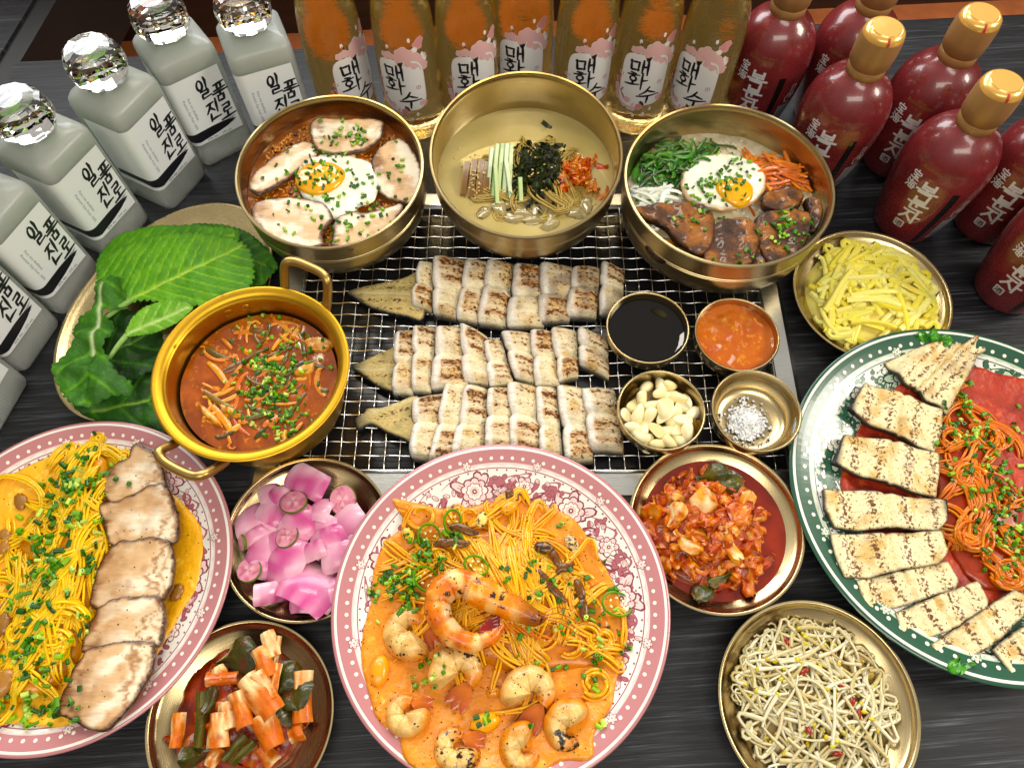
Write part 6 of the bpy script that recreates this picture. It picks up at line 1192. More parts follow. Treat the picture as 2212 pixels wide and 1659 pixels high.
def ridge(x, y):
    x = np.asarray(x, float); y = np.asarray(y, float); d = np.full(x.shape, 1e9)
    for a, b in zip(G_[:-1], G_[1:]):
        ab = b - a; t = np.clip(((x - a[0]) * ab[0] + (y - a[1]) * ab[1]) / (ab @ ab), 0, 1); d = np.minimum(d, np.hypot(x - a[0] - t * ab[0], y - a[1] - t * ab[1]))
    return lz + .2 + 1.25 * np.exp(-(d / 2.6) ** 2)
patch(mnd, wob(closed(pxs([LS(*p) for p in ((480, 150), (540, 260), (520, 480), (500, 650), (440, 850), (400, 1050), (300, 1220), (150, 1330), (0, 1330), (-150, 1200), (-150, 900), (-50, 650), (120, 420), (300, 220))], 2.5), 5), .2, .8, 1), ridge, .5, lambda x, y, d: np.tile(srgb('d99a26'), (len(x), 1)), .4, .3, .2); tp.add(mnd)
nd_ = MB(); nd_.join(mnd); insO = inside(O)
for k in range(64):
    i = rng.integers(len(G_) - 1); t = rng.random(); p = G_[i] * (1 - t) + G_[i + 1] * t + rng.normal(0, 1, 2) * (1.7, .9); dr = G_[i + 1] - G_[i]; a = math.atan2(dr[1], dr[0]) + rng.normal(0, .4) + (math.pi if rng.random() < .5 else 0)
    bundle(nd_, tp, p[0], p[1], a, rng.uniform(4, 9), .18, insO, lz + .3, rng.integers(3, 7), .24, pc, lift=rng.uniform(.05, .35))
for k in range(16): p = at2(*LS(rng.uniform(-120, 160), rng.uniform(420, 1150)), 2.4); bundle(nd_, tp, p[0], p[1], rng.uniform(0, 6.3), rng.uniform(5, 9), .25, insO, lz + .3, 3, .3, pc, lift=.0)
cw = at2(*LS(240, 1080), 3.6); swirl(nd_, cw, 3.05, 1.35, 16, pc, 1.2, .8); swirl(nd_, cw + [.2, 1.4], 3.2, 2.0, 22, pc, .75, 1.3, .3); swirl(nd_, at2(*LS(110, 1010), 3), 2.9, 1.3, 8, pc, 1.1, .6)
solo(nd_, 'cream_spaghetti', M_PASTA, 'bundle of yellow spaghetti beside the row of pork slices', 'spaghetti', None, 'stuff', 60); tp.add(nd_)
PKL = [[(505, 330), (500, 240), (560, 190), (620, 165), (650, 105), (700, 110), (755, 160), (785, 230), (795, 300), (720, 310), (640, 340), (560, 370)],
       [(500, 470), (495, 390), (560, 370), (640, 340), (720, 300), (775, 285), (820, 340), (845, 440), (840, 540), (780, 570), (660, 575), (560, 580)],
       [(450, 850), (470, 740), (510, 640), (560, 580), (680, 560), (790, 560), (825, 620), (825, 720), (790, 810), (740, 850), (640, 850), (500, 880)],
       [(400, 1090), (430, 990), (470, 900), (540, 855), (640, 845), (740, 835), (780, 880), (780, 970), (750, 1060), (640, 1070), (520, 1090)],
       [(295, 1370), (340, 1240), (400, 1130), (440, 1090), (560, 1065), (680, 1060), (735, 1075), (725, 1160), (690, 1250), (620, 1350), (540, 1440), (490, 1478), (400, 1440)]]
PLB = ['pork slice at the far end of the pasta plate, nearest the pot', 'second pork slice from the pot on the creamy pasta', 'middle of the five pork slices on the creamy pasta', 'fourth pork slice from the pot on the creamy pasta', 'pork slice at the near end of the pasta plate, streaked with a fat band']
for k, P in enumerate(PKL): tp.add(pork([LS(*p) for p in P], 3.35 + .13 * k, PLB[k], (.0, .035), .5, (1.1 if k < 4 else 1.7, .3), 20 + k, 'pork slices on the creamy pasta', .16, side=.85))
M_CLAM = food('clam_meat', 0.3, 0.4, 0.2, 0.4, 200, 0.2, 120)
for k, (x, y, s) in enumerate(((85, 360, .75), (20, 530, .6), (25, 590, .6), (20, 960, .9), (55, 1255, 1.1), (842, 805, .75), (5, 870, .5))):
    m = MB(); p = at2(*LS(x, y), 2.6); blob(m, (*p, tp.z(*p, lz) + .12), np.array([1.05, .75, .35]) * s, mix(srgb('b98a52'), srgb('96713f'), rng.random()), 12, 8, .08, rot(0, 0, rng.uniform(0, 6))); solo(m, 'clam_meat', M_CLAM, f'small brown clam piece in the cream sauce, {ORD[[0, 1, 2, 4, 5, 0, 3][k]]} from the far rim' if k != 5 else 'single clam piece in the sauce outside the pork row', 'clam', 'clam pieces in the cream sauce', smooth=60)
chives(tp, [LS(330, 170) + (50, 26, 22), LS(400, 300) + (34, 26, 33), LS(320, 450) + (36, 30, 33), LS(300, 620) + (42, 30, 33), LS(250, 700) + (50, 20, 19), LS(430, 690) + (20, 12, 6), LS(180, 800) + (36, 24, 18), LS(210, 960) + (36, 26, 14), LS(110, 1090) + (34, 26, 15), LS(240, 1090) + (24, 18, 7), LS(180, 1230) + (40, 26, 18), LS(90, 1370) + (36, 24, 19), LS(260, 1390) + (36, 20, 15), LS(130, 1450) + (16, 22, 13), LS(120, 500) + (30, 20, 5), LS(430, 950) + (10, 14, 5)], 'chopped chives strewn down the creamy pasta', 3.2, 1.3)

FLK = food('herb_flecks', .5, 0, 0, 0, 100, .2, 100)
def flecks(tp, out, n_, label, cols_):
    f = inside(out); lo, hi = out.min(0), out.max(0); m = MB()
    for _ in range(n_):
        x, y = rng.uniform(lo[0], hi[0]), rng.uniform(lo[1], hi[1])
        if not f(x, y): continue
        z = tp.z(x, y, None)
        if z is not None: blob(m, (x, y, z + .01), rng.uniform(.03, .10) * np.array([1, rng.uniform(.4, 1), .35]), srgb(cols_[rng.integers(len(cols_))]), 5, 3, .2, rot(rng.normal(0, .3), rng.normal(0, .3), rng.uniform(0, 6)))
    solo(m, 'herb_flecks', FLK, label, 'herbs', None, 'stuff', 0)
flecks(tp, O, 420, 'tiny dark pepper and herb flecks over the creamy pasta', ['5a3a12', '2c2410', '4a5a1c', '8a5a1c'])

# shrimp pasta -----------------------------------------------------------
MS = lambda x, y: (688.6 + .41198 * x, 975.5 + .41198 * y)
mp, mz = PL_MID, 2.75
po, O = pool(mp, SF_MID, [MS(*p) for p in ((395, 270), (520, 285), (700, 300), (900, 265), (1050, 255), (1240, 300), (1360, 380), (1440, 500), (1510, 620), (1570, 750), (1595, 900), (1590, 1080), (1560, 1200), (1530, 1330), (1440, 1480), (1420, 1600), (1280, 1620), (1150, 1680), (900, 1760), (650, 1720), (470, 1620), (430, 1480), (330, 1420), (270, 1260), (235, 1100), (240, 960), (280, 800), (300, 620), (360, 480), (450, 380))], mz, M_ROSE, 'rose_sauce', 'orange rose cream sauce pooled on the shrimp pasta plate', .25, MS(950, 900), (8, 8), 5)
mnd = MB(); mc = at2(*MS(1000, 800), 3.5); mh = lambda x, y: mz + .1 + 1.6 * np.exp(-((x - mc[0]) ** 2 / 22 + (y - mc[1]) ** 2 / 26)) + .15 * nz(x, y, .7, 2, 8)
patch(mnd, wob(closed(pxs([MS(*p) for p in ((450, 400), (700, 380), (1000, 420), (1250, 480), (1400, 640), (1520, 850), (1500, 1100), (1300, 1150), (1000, 1150), (750, 1050), (560, 900), (430, 700))], 3.2), 5), .2, .8, 2), mh, .5, lambda x, y, d: np.tile(srgb('d0862a'), (len(x), 1)), .4, .4, .3); tp = Top(po, mnd)
pc = [srgb('f4be44'), srgb('e6a02a')]; ins = inside(O); nd_ = MB(); nd_.join(mnd)
for k in range(84):
    p = at2(*MS(rng.normal(980, 260), rng.normal(720, 230)), 3.3)
    if ins(*p): bundle(nd_, tp, p[0], p[1], rng.uniform(0, 6.3), rng.uniform(4, 9), rng.choice([.10, .22, .35]), ins, mz, rng.integers(2, 6), .24, pc, lift=rng.uniform(.0, .25))
for k in range(16): p = at2(*MS(rng.normal(1080, 80), rng.normal(900, 110)), 4.2); bundle(nd_, tp, p[0], p[1], rng.normal(1.9, .3), rng.uniform(4, 8), .06, ins, mz, 6, .22, pc, lift=rng.uniform(.1, .4))
for x, y, r, q, t_ in ((540, 340, 1.1, 3, .9), (780, 330, .7, 2, 1), (1400, 970, 1.25, 5, 1.0), (1490, 980, 1.1, 4, 1.0), (1450, 1210, 1.25, 6, 1.0), (1380, 690, 1.0, 3, .8), (620, 560, 1.0, 4, .7), (1320, 1010, 1.0, 3, .8), (450, 300, .5, 1, .5)): p = at2(*MS(x, y), 3.6); swirl(nd_, p, tp.z(*p, mz) + .12, r, q, pc, t_, .45, rng.uniform(0, 6), .3)
solo(nd_, 'rose_spaghetti', M_PASTA, 'tangle of orange spaghetti under the shrimp', 'spaghetti', None, 'stuff', 60); tp.add(nd_)
M_SHR = food('grilled_shrimp', 0.26, 0.35, 0.14, 0.7, 160, 0.18, 180, (0.018, 0.008, 0.004), 210); M_TAIL = food('shrimp_shell', 0.2, 0.6, 0.1, 0.3, 200, 0.2, 120)
def shrimp(x, y, s, a0, sweep, label, tail=True, tone=0.0, dirn=1, z=None, char=.35):
    s *= 1.24; c = at2(*MS(x, y), 3.6); zb = (tp.z(*c, mz) if z is None else z) - .20 * s; t = np.linspace(0, 1, 34); th = a0 + dirn * sweep * t; R_ = s * (.60 - .06 * t)
    P = np.stack([c[0] + R_ * np.cos(th), c[1] + R_ * np.sin(th), zb + .42 * s - .12 * s * t], -1); rad = s * (.66 - .36 * t ** 1.3) * (1 - .05 * np.clip(np.sin(t * 34), 0, 1) ** 3); rad[0] *= .5; rad[1] *= .8
    o = thing('shrimp', label, 'shrimp', (*c, zb), 'grilled shrimps on the pasta'); m = MB(); k = 14; n0 = m.n; tube(m, P, rad, k)
    V = m.v[-1]; rr = np.hypot(V[:, 0] - c[0], V[:, 1] - c[1]) / s; f = nz(V[:, 0], V[:, 1], 1.2, 3, int(x)); tt_ = np.repeat(t, k); tt_ = np.concatenate([tt_, [0, 1]]); C = mix(srgb('e6c68a'), srgb('d97e20'), .85 * sst(.70, 1.3, rr + .35 * f + tone) + .0); C = mix(C, srgb('cda36a'), .7 * sst(.1, .6, f)); C = mix(C, srgb('d8772a'), sst(.72, 1.0, tt_) * .8); C = mix(C, srgb('b98a52'), .5 * np.clip(np.sin(tt_ * 34), 0, 1) ** 4); m.c[-1] = np.column_stack([C, char * 1.15 * sst(-.3, .4, nz(V[:, 0], V[:, 1], .9, 2, int(y))) + .08]); part(m, 'body', M_SHR, o, 60); tp.add(m)
    if tail:
        e = P[-1]; d = P[-1] - P[-3]; d /= np.linalg.norm(d); sd = np.cross(d, [0, 0, 1.0])
        for q in (-.35, 0, .35):
            dd = d * math.cos(q) + sd * math.sin(q); u = np.linspace(0, 1, 7); L = e + np.outer(u, dd) * s * 1.15; w_ = s * .22 * np.sin(u * 2.6 + .3); G = np.stack([L - np.outer(w_, np.cross(dd, [0, 0, 1])), L + [0, 0, .08], L + np.outer(w_, np.cross(dd, [0, 0, 1]))], 1); m = MB(); sheet(m, G, .06, mix(srgb('d9822a'), srgb('a84a12'), u)[:, None].repeat(3, 1)); part(m, 'tail_fan', M_TAIL, o, 60)
shrimp(475, 935, 1.62, -.6, 5.0, 'curled shrimp resting on the plate side facing the pickled onion', True, -.1, -1, None, .35)
shrimp(735, 1160, 1.6, -2.4, -4.6, 'charred curled shrimp in the centre in front of the large prawn', True, -.2, 1, None, .4)
shrimp(1115, 1270, 1.6, -2.6, -4.4, 'plump pale shrimp with its red tail pointing to the kimchi', True, -.25, 1, None, .25)
shrimp(460, 1370, 1.25, .3, 5.4, 'small coiled shrimp at the plate side near the leek kimchi', True, .1, -1, None, .2)
shrimp(720, 1550, 1.3, 0, 5.2, 'dark charred shrimp at the lower middle of the plate', True, .0, -1, None, .38)
shrimp(1070, 1560, 1.3, 1.0, 5.0, 'shrimp half sunk in sauce at the bottom of the picture', False, .2, 1, None, .25)
shrimp(1310, 1450, 1.45, .5, 4.8, 'charred shrimp on the near plate side toward the sprouts', False, .1, 1, None, .5)
# the large prawn with its head
pr_ = thing('prawn', 'large grilled orange prawn with head lying across the pasta', 'prawn', (*at2(*MS(850, 850), 5), 4.6))
pts = [(960, 905), (900, 975), (800, 1000), (700, 960), (635, 870), (625, 780), (680, 700), (760, 690), (830, 720)]; P = catmull(np.array([[*at2(*MS(*p), 5.2), 5.0 + .35 * math.sin(i / 8 * math.pi)] for i, p in enumerate(pts)]), 6); t = np.linspace(0, 1, len(P)); sg = np.clip(np.sin(t * 44), 0, 1) ** 2; rad = np.interp(t, [0, .12, .4, .75, 1], [.35, .58, .95, 1.2, 1.16]) * (1 - .08 * sg)
m = MB(); tube(m, P, rad, 16); V = m.v[-1]; f = nz(V[:, 0], V[:, 1], .9, 3, 4); cc = P.mean(0); rr = np.hypot(V[:, 0] - cc[0], V[:, 1] - cc[1]); C = mix(srgb('e07a10'), srgb('f6cf94'), sst(0, .5, f)); C = mix(C, srgb('d9bf94'), sst(1.9, 1.0, rr)); s2 = np.concatenate([np.repeat(sg, 16), [0, 0]]); C = mix(C, srgb('b5560f'), .6 * s2); m.c[-1] = np.column_stack([C, .46 * sst(-.2, .3, nz(V[:, 0], V[:, 1], 1.0, 2, 9))]); part(m, 'body', M_SHR, pr_, 60); tp.add(m)
pts = [(800, 715), (880, 750), (960, 790), (1050, 830), (1140, 870), (1200, 870)]; P = catmull(np.array([[*at2(*MS(*p), 5.2), 5.15 - .05 * i] for i, p in enumerate(pts)]), 6); t = np.linspace(0, 1, len(P)); m = MB(); tube(m, P, np.interp(t, [0, .15, .5, .8, 1], [1.15, 1.24, 1.08, .66, .06]), 16); V = m.v[-1]; f = nz(V[:, 0], V[:, 1], 1.0, 3, 6); m.c[-1] = np.column_stack([mix(mix(srgb('ea8e22'), srgb('f6c888'), sst(-.2, .5, f)), srgb('7a3c12'), sst(2.6, 5.0, V[:, 0] - P[0, 0]) * .8), .5 * sst(-.1, .3, nz(V[:, 0], V[:, 1], .9, 2, 12))]); hd = part(m, 'head', M_SHR, pr_, 60)
for (x, y) in ((1145, 845), (1150, 880)): m = MB(); blob(m, (*at2(*MS(x, y), 5.3), 5.25), (.2, .2, .2), (.01, .008, .006), 10, 7); part(m, 'eye', M_TAIL, hd, 80)
for k in range(9):
    a = np.array([*at2(*MS(860 + 32 * k, 850 + 10 * k), 4.9), 4.75]); b = np.array([*at2(*MS(930 + 40 * k, 930 + 8 * k + rng.normal(0, 14)), 4.4), 4.45]); m = MB(); tube(m, catmull([a, (a + b) / 2 + [0, -.15, .15], b], 5), .07, 5, srgb('d98840')); part(m, 'walking_leg', M_TAIL, pr_, 60)
for k in range(4):
    a = np.array([*at2(*MS(1150, 865), 5.2), 5.1]); b = np.array([*at2(*MS(1330 + 30 * k, 830 + 60 * k), 4.6), 4.5]); m = MB(); tube(m, catmull([a, (a + b) / 2 + [0, .4, .3], b], 6), .04, 5, srgb('b5562a')); part(m, 'feeler', M_TAIL, pr_, 60)
u = np.linspace(0, 1, 8); e0 = at2(*MS(970, 900), 5.3)
for q in (-.4, .0, .4):
    a = np.array([*at2(*MS(835, 945), 5.4), 5.3]); b = np.array([*at2(*MS(950, 880 + 60 * q), 5.4), 5.35 + .1 * q]); d = (b - a); L = a + np.outer(u, d); sd = np.cross(d, [0, 0, 1.0]); sd /= np.linalg.norm(sd); w_ = .34 * np.sin(u * 2.8 + .15); m = MB(); sheet(m, np.stack([L - np.outer(w_, sd), L + [0, 0, .12], L + np.outer(w_, sd)], 1), .06, mix(srgb('a02412'), srgb('6a1010'), u)[:, None].repeat(3, 1)); part(m, 'tail_fan', M_TAIL, pr_, 60)
# grilled garlic, mushrooms and the like
M_GRG = food('grilled_garlic', 0.3, 0.3, 0.2, 0.2, 120, 0.1, 80, (0.04, 0.02, 0.008), 260)
for k, (x, y, s, al, col, lb) in enumerate(((855, 355, .95, .5, 'efd68a', 'charred garlic slice at the far side of the shrimp pasta'), (470, 440, 1.0, .5, 'e6bc5c', 'browned garlic clove beside the chives on the shrimp pasta'), (1000, 290, 1.1, .35, 'e3a845', 'garlic clove with a dark stem end at the far sauce edge'), (320, 1150, 1.5, .1, 'f2a53a', 'orange garlic clove on a shrimp at the plate side'), (870, 1420, 1.5, .1, 'efb440', 'pale clove lying in the sauce between the front shrimps'), (1330, 480, 1.2, .55, 'd9bd8a', 'charred mushroom slice at the far side of the shrimp pasta'), (1180, 510, 1.1, .7, 'a8783c', 'dark seared mushroom chunk behind the prawn'), (920, 1260, .8, .3, 'e09a3a', 'small squid ring between the two front shrimps'))):
    m = MB(); p = at2(*MS(x, y), 3.6); blob(m, (*p, tp.z(*p, mz) + .2), np.array([1.0, .62, .45]) * s * .8, (*srgb(col), al), 14, 10, .03, rot(.2, .1, rng.uniform(0, 3))); solo(m, 'seared_garlic' if k < 5 else 'seared_topping', M_GRG, lb, 'garlic' if k < 5 else 'topping', 'seared toppings on the shrimp pasta', smooth=60); tp.add(m)
dk = MB()
for x, y, L, a in ((760, 400, 2.6, -.2), (720, 480, 2.4, .1), (1240, 560, 1.8, -.8), (1290, 610, 1.6, .5), (1370, 720, 1.8, -1.2), (1390, 820, 1.8, -1.5), (1200, 690, 4.2, -.75), (650, 470, 1.6, .3), (1000, 205, .9, 1.2)):
    p = at2(*MS(x, y), 4.2); d = np.array([math.cos(a), math.sin(a)]) * L / 2; zt = tp.z(*p, mz) + .18; P = np.array([[p[0] - d[0], p[1] - d[1], zt], [p[0] - d[0] * .3, p[1] - d[1] * .3 + .15, zt + .12], [p[0] + d[0] * .4, p[1] + d[1] * .4 - .1, zt + .1], [p[0] + d[0], p[1] + d[1], zt - .05]]); tube(dk, catmull(P, 5), .32 * np.sin(np.linspace(.3, 2.9, 16)) + .05, 8, (*srgb('7a4f22'), .45), flat=.4)
solo(dk, 'seared_onion_strips', M_GRG, 'brown seared onion strips on the shrimp pasta', 'onion', None, 'stuff', 60); tp.add(dk)
M_CHILI = food('green_chilli', 0.2, 0.6, 0.1, 0.1, 200, 0.12, 100)
for k, (x, y, r, tl, lb) in enumerate(((700, 358, .95, .4, 'green chilli ring at the far edge of the noodles'), (575, 440, 1.25, .7, 'long green chilli ring beside the seared garlic'), (560, 660, 1.15, .2, 'green chilli ring beside the large prawn'), (828, 605, 1.0, .15, 'green chilli ring above the large prawn'), (1570, 790, 1.3, .35, 'green chilli ring on the plate rim toward the kimchi'))):
    p = at2(*MS(x, y), 4.0); zt = max(tp.z(*p, 0) or 0, SF_MID(np.hypot(p[0] - mp[0], p[1] - mp[1]))) + .25; a = np.arange(26) * 2 * math.pi / 26; P = np.stack([.75 * r * np.cos(a), r * np.sin(a), .05 * np.sin(2 * a)], -1) @ rot(tl, .15, .4 * k).T + (*p, zt + .2 * tl); m = MB(); tube(m, P, .11, 8, srgb('6aa22c'), flat=2.0, closed=True); t = thing('chilli_ring', lb, 'chilli', (*p, zt), 'green chilli rings'); part(m, 'ring', M_CHILI, t, 60)
    m = MB()
    for q in range(6): aa = q * 1.05; blob(m, np.array([.38 * r * math.cos(aa), .5 * r * math.sin(aa), .02]) @ rot(tl, .15, .4 * k).T + (*p, zt + .2 * tl), (.15, .1, .05), srgb('e8e2a8'), 6, 4, 0, rot(0, 0, aa))
    part(m, 'seeds', M_SES, t, 60)['kind'] = 'stuff'
class PlateTop:
    def __init__(s, tp, c, sf, R=13.4): s.tp, s.c, s.sf, s.R = tp, c, sf, R
    def z(s, x, y, d=None):
        a = s.tp.z(x, y, None); r = np.hypot(x - s.c[0], y - s.c[1]); b = float(s.sf(r)) if r < s.R else 0; return max(a or 0, b)
chives(PlateTop(tp, mp, SF_MID), [MS(430, 680) + (24, 22, 44), MS(560, 520) + (26, 24, 30), MS(690, 430) + (14, 8, 8), MS(330, 660) + (12, 16, 8), MS(270, 730) + (8, 6, 6), MS(1110, 660) + (40, 26, 14), MS(1210, 880) + (60, 60, 16), MS(1480, 770) + (26, 40, 16), MS(1370, 1120) + (40, 40, 14), MS(580, 1090) + (26, 20, 8), MS(550, 1190) + (10, 10, 4), MS(880, 1400) + (26, 10, 6), MS(1480, 1430) + (6, 6, 2), MS(1270, 350) + (6, 4, 2), MS(1100, 1440) + (10, 6, 2), MS(1630, 1020) + (6, 6, 3), MS(460, 800) + (40, 20, 8)], 'chopped chives over the shrimp pasta', 4.0, 1.12)

flecks(tp, O, 700, 'tiny dark pepper and herb flecks over the shrimp pasta', ['5a3010', '2c1c0c', '4a5a1c', '8a4a14'])

# tomato pasta with eel ---------------------------------------------------
TS = lambda x, y: (1348.5 + .6022 * x, 660 + .6022 * y)
gp, gz_ = PL_GRN, 1.75
po, O = pool(gp, SF_GRN, [TS(*p) for p in ((1230, 235), (1330, 260), (1450, 300), (1560, 400), (1620, 550), (1640, 750), (1600, 950), (1480, 1060), (1330, 1090), (1180, 1060), (1010, 940), (860, 830), (770, 640), (850, 430), (980, 290), (1100, 240))], gz_, M_TOM, 'tomato_sauce', 'red tomato sauce pooled on the green plate', .35, TS(1250, 650), (7, 9), 7)
mnd = MB(); gc = at2(*TS(1260, 700), 2.5); gh = lambda x, y: gz_ + .25 + .9 * np.exp(-((x - gc[0]) ** 2 / 9 + (y - gc[1]) ** 2 / 30)); patch(mnd, wob(closed(pxs([TS(*p) for p in ((1080, 250), (1220, 300), (1330, 420), (1420, 600), (1440, 800), (1400, 1000), (1280, 1000), (1160, 850), (1120, 650), (1080, 450))], 2.4), 5), .2, .8, 2), gh, .4, lambda x, y, d: np.tile(srgb('a83c10'), (len(x), 1)), .4, .4, .3); tp = Top(po, mnd)
pc = [srgb('e69428'), srgb('d0661a')]; ins = inside(O); nd_ = MB(); nd_.join(mnd)
for k in range(42):
    t = rng.random(); p = at2(*TS(1180 + 120 * t + rng.normal(0, 55), 330 + 620 * t + rng.normal(0, 40)), 2.6)
    if ins(*p): bundle(nd_, tp, p[0], p[1], rng.uniform(0, 6.3), rng.uniform(3.5, 7), rng.choice([.25, .45, .6]), ins, gz_, rng.integers(2, 5), .25, pc, lift=rng.uniform(.0, .25))
for x, y, r, q, t_ in ((1250, 830, 1.5, 12, 1.4), (1390, 960, 1.3, 12, 1.3), (1230, 620, 1.3, 8, 1.1), (1310, 470, 1.2, 8, 1.1), (1180, 480, 1.1, 7, 1.0), (1350, 700, 1.1, 5, 1.0), (1440, 900, 1.1, 6, 1.0)): p = at2(*TS(x, y), 2.8); swirl(nd_, p, tp.z(*p, gz_) + .1, r, q, pc, t_, .7, rng.uniform(0, 6), .4)
solo(nd_, 'tomato_spaghetti', M_PASTA, 'orange spaghetti in tomato sauce on the green plate', 'spaghetti', None, 'stuff', 60); tp.add(nd_)
EP = [([(938, 200), (1040, 150), (1140, 125), (1215, 135), (1265, 108), (1300, 118), (1300, 160), (1270, 180), (1240, 240), (1200, 320), (1170, 385), (1090, 335), (1000, 260)], 'eel tail piece at the far end of the green plate', (1, .35)),
      ([(805, 370), (865, 275), (960, 300), (1060, 335), (1143, 370), (1140, 450), (1115, 525), (1020, 480), (900, 430)], 'grilled eel slice next to the tail on the green plate', (1, .35)),
      ([(748, 565), (790, 460), (880, 470), (1000, 490), (1130, 530), (1130, 610), (1118, 688), (1000, 650), (860, 610)], 'third grilled eel piece from the tail on the green plate', (1, .3)),
      ([(715, 658), (850, 660), (1000, 680), (1160, 695), (1162, 770), (1130, 805), (960, 795), (850, 805), (755, 795), (722, 730)], 'fourth grilled eel piece from the tail, dark skin edge on its noodle side', (1, .05)),
      ([(738, 818), (850, 815), (960, 815), (1140, 805), (1165, 880), (1130, 925), (1000, 945), (880, 975), (790, 975), (755, 900)], 'fifth grilled eel piece from the tail on the green plate', (1, -.05)),
      ([(832, 985), (930, 965), (1040, 940), (1160, 915), (1200, 985), (1190, 1015), (1080, 1050), (980, 1085), (870, 1100)], 'sixth grilled eel piece from the tail on the green plate', (1, -.25)),
      ([(975, 1100), (1060, 1065), (1170, 1020), (1270, 985), (1308, 1060), (1300, 1085), (1200, 1150), (1100, 1195), (1010, 1240)], 'seventh grilled eel piece from the tail on the green plate', (1, -.4)),
      ([(1098, 1215), (1180, 1165), (1290, 1090), (1400, 1020), (1450, 1040), (1450, 1100), (1380, 1170), (1290, 1240), (1150, 1305)], 'eighth grilled eel piece from the tail on the green plate', (1, -.5)),
      ([(1320, 1235), (1400, 1170), (1480, 1130), (1540, 1200), (1500, 1270), (1390, 1325)], 'last grilled eel piece at the near edge of the green plate', (1, -.5))]
M_EELG = food('plated_eel', 0.46, 0.12, 0.04, 0.9, 380, 0.2, 320, (0.14, 0.046, 0.008), 400)
for k, (P, lb, ax_) in enumerate(EP):
    z = 3.35 if k < 5 else 3.1; O2 = wob(pxs([TS(*p) for p in P], z), .05, 2, k); c = O2.mean(0); ax = np.array([ax_[0], -ax_[1]]); ax = ax / np.linalg.norm(ax)
    if k == 0: ax = np.array([.75, .66]); ax /= np.linalg.norm(ax)
    ex = np.abs((O2 - c) @ ax).max()
    def colf(x, y, d, c=c, ax=ax, ex=ex, k=k):
        s = ((x - c[0]) * ax[0] + (y - c[1]) * ax[1]) / ex; s = s if k else (-(x - c[0]) * ax[1] + (y - c[1]) * ax[0]) / 2.2; f = nz(x, y, .9, 3, k); C = mix(srgb('f0e2ba'), srgb('d3ac66'), .75 * sst(-.1, .6, f)); C = mix(C, srgb('c3b9a0'), .4 * sst(.2, .6, nz(x, y, .7, 2, k + 30))); C = mix(C, srgb('33322f'), sst(.14, .02, d) * .8 + (sst(-.80, -.97, s) * (k in (1, 2)) + sst(.86, .97, s) * (k == 3)) * .95)
        al = .31 + .30 * np.exp(-((s + .62) / .12) ** 2) + .30 * np.exp(-((s + .2) / .08) ** 2) + .32 * np.exp(-((s - .35) / .10) ** 2) + .25 * np.exp(-((s - .75) / .08) ** 2); return np.column_stack([C, np.clip(al, 0, .68)])
    def zf(x, y, c=c, ax=ax, ex=ex, k=k, z=z):
        s = ((x - c[0]) * ax[0] + (y - c[1]) * ax[1]) / ex; s = s if k else (-(x - c[0]) * ax[1] + (y - c[1]) * ax[0]) / 2.2; return z - .38 * np.exp(-((s - .05) / .05) ** 2) + .22 * np.cos(s * 6.5) - .12 * s ** 2 + .05 * nz(x, y, 1.5, 2, k)
    m = MB(); patch(m, O2, zf, .6, colf, .17, .12, .08, under=srgb('1c1d20')); solo(m, 'plated_eel', M_EELG, lb, 'eel', 'eel pieces on the green plate'); tp.add(m)
gt = PlateTop(tp, gp, SF_GRN, 15.9)
chives(gt, [TS(1225, 340) + (14, 22, 13), TS(1210, 420) + (30, 22, 18), TS(1270, 500) + (44, 30, 28), TS(1330, 600) + (44, 34, 24), TS(1370, 700) + (40, 36, 34), TS(1390, 800) + (36, 34, 37), TS(1410, 880) + (30, 26, 24), TS(1250, 270) + (8, 12, 4), TS(1170, 590) + (10, 10, 4), TS(1360, 560) + (50, 90, 18)], 'chopped chives over the tomato pasta', 3.0, 1.05)
for k, (x, y) in enumerate(((1060, 130), (1095, 120), (1140, 135), (1170, 1290), (1215, 1305))):
    m = MB(); p = at2(*TS(x, y), 2.8); kim_piece(m, (*p, gt.z(*p) + .15), .75, rot(rng.normal(0, .4), rng.normal(0, .4), rng.uniform(0, 6)), .5, k, .3, .05, ('5fa832', '3f8a24', '2c6a1c')); solo(m, 'garnish_leaf', M_LEAFY, ['bright green garnish leaf tucked behind the eel tail', 'green garnish leaf beside the eel tail', 'green garnish leaf under the eel tail', 'dark garnish leaf at the near rim of the green plate', 'garnish sprig at the near rim of the green plate'][k], 'garnish', 'garnish leaves on the green plate', smooth=60)

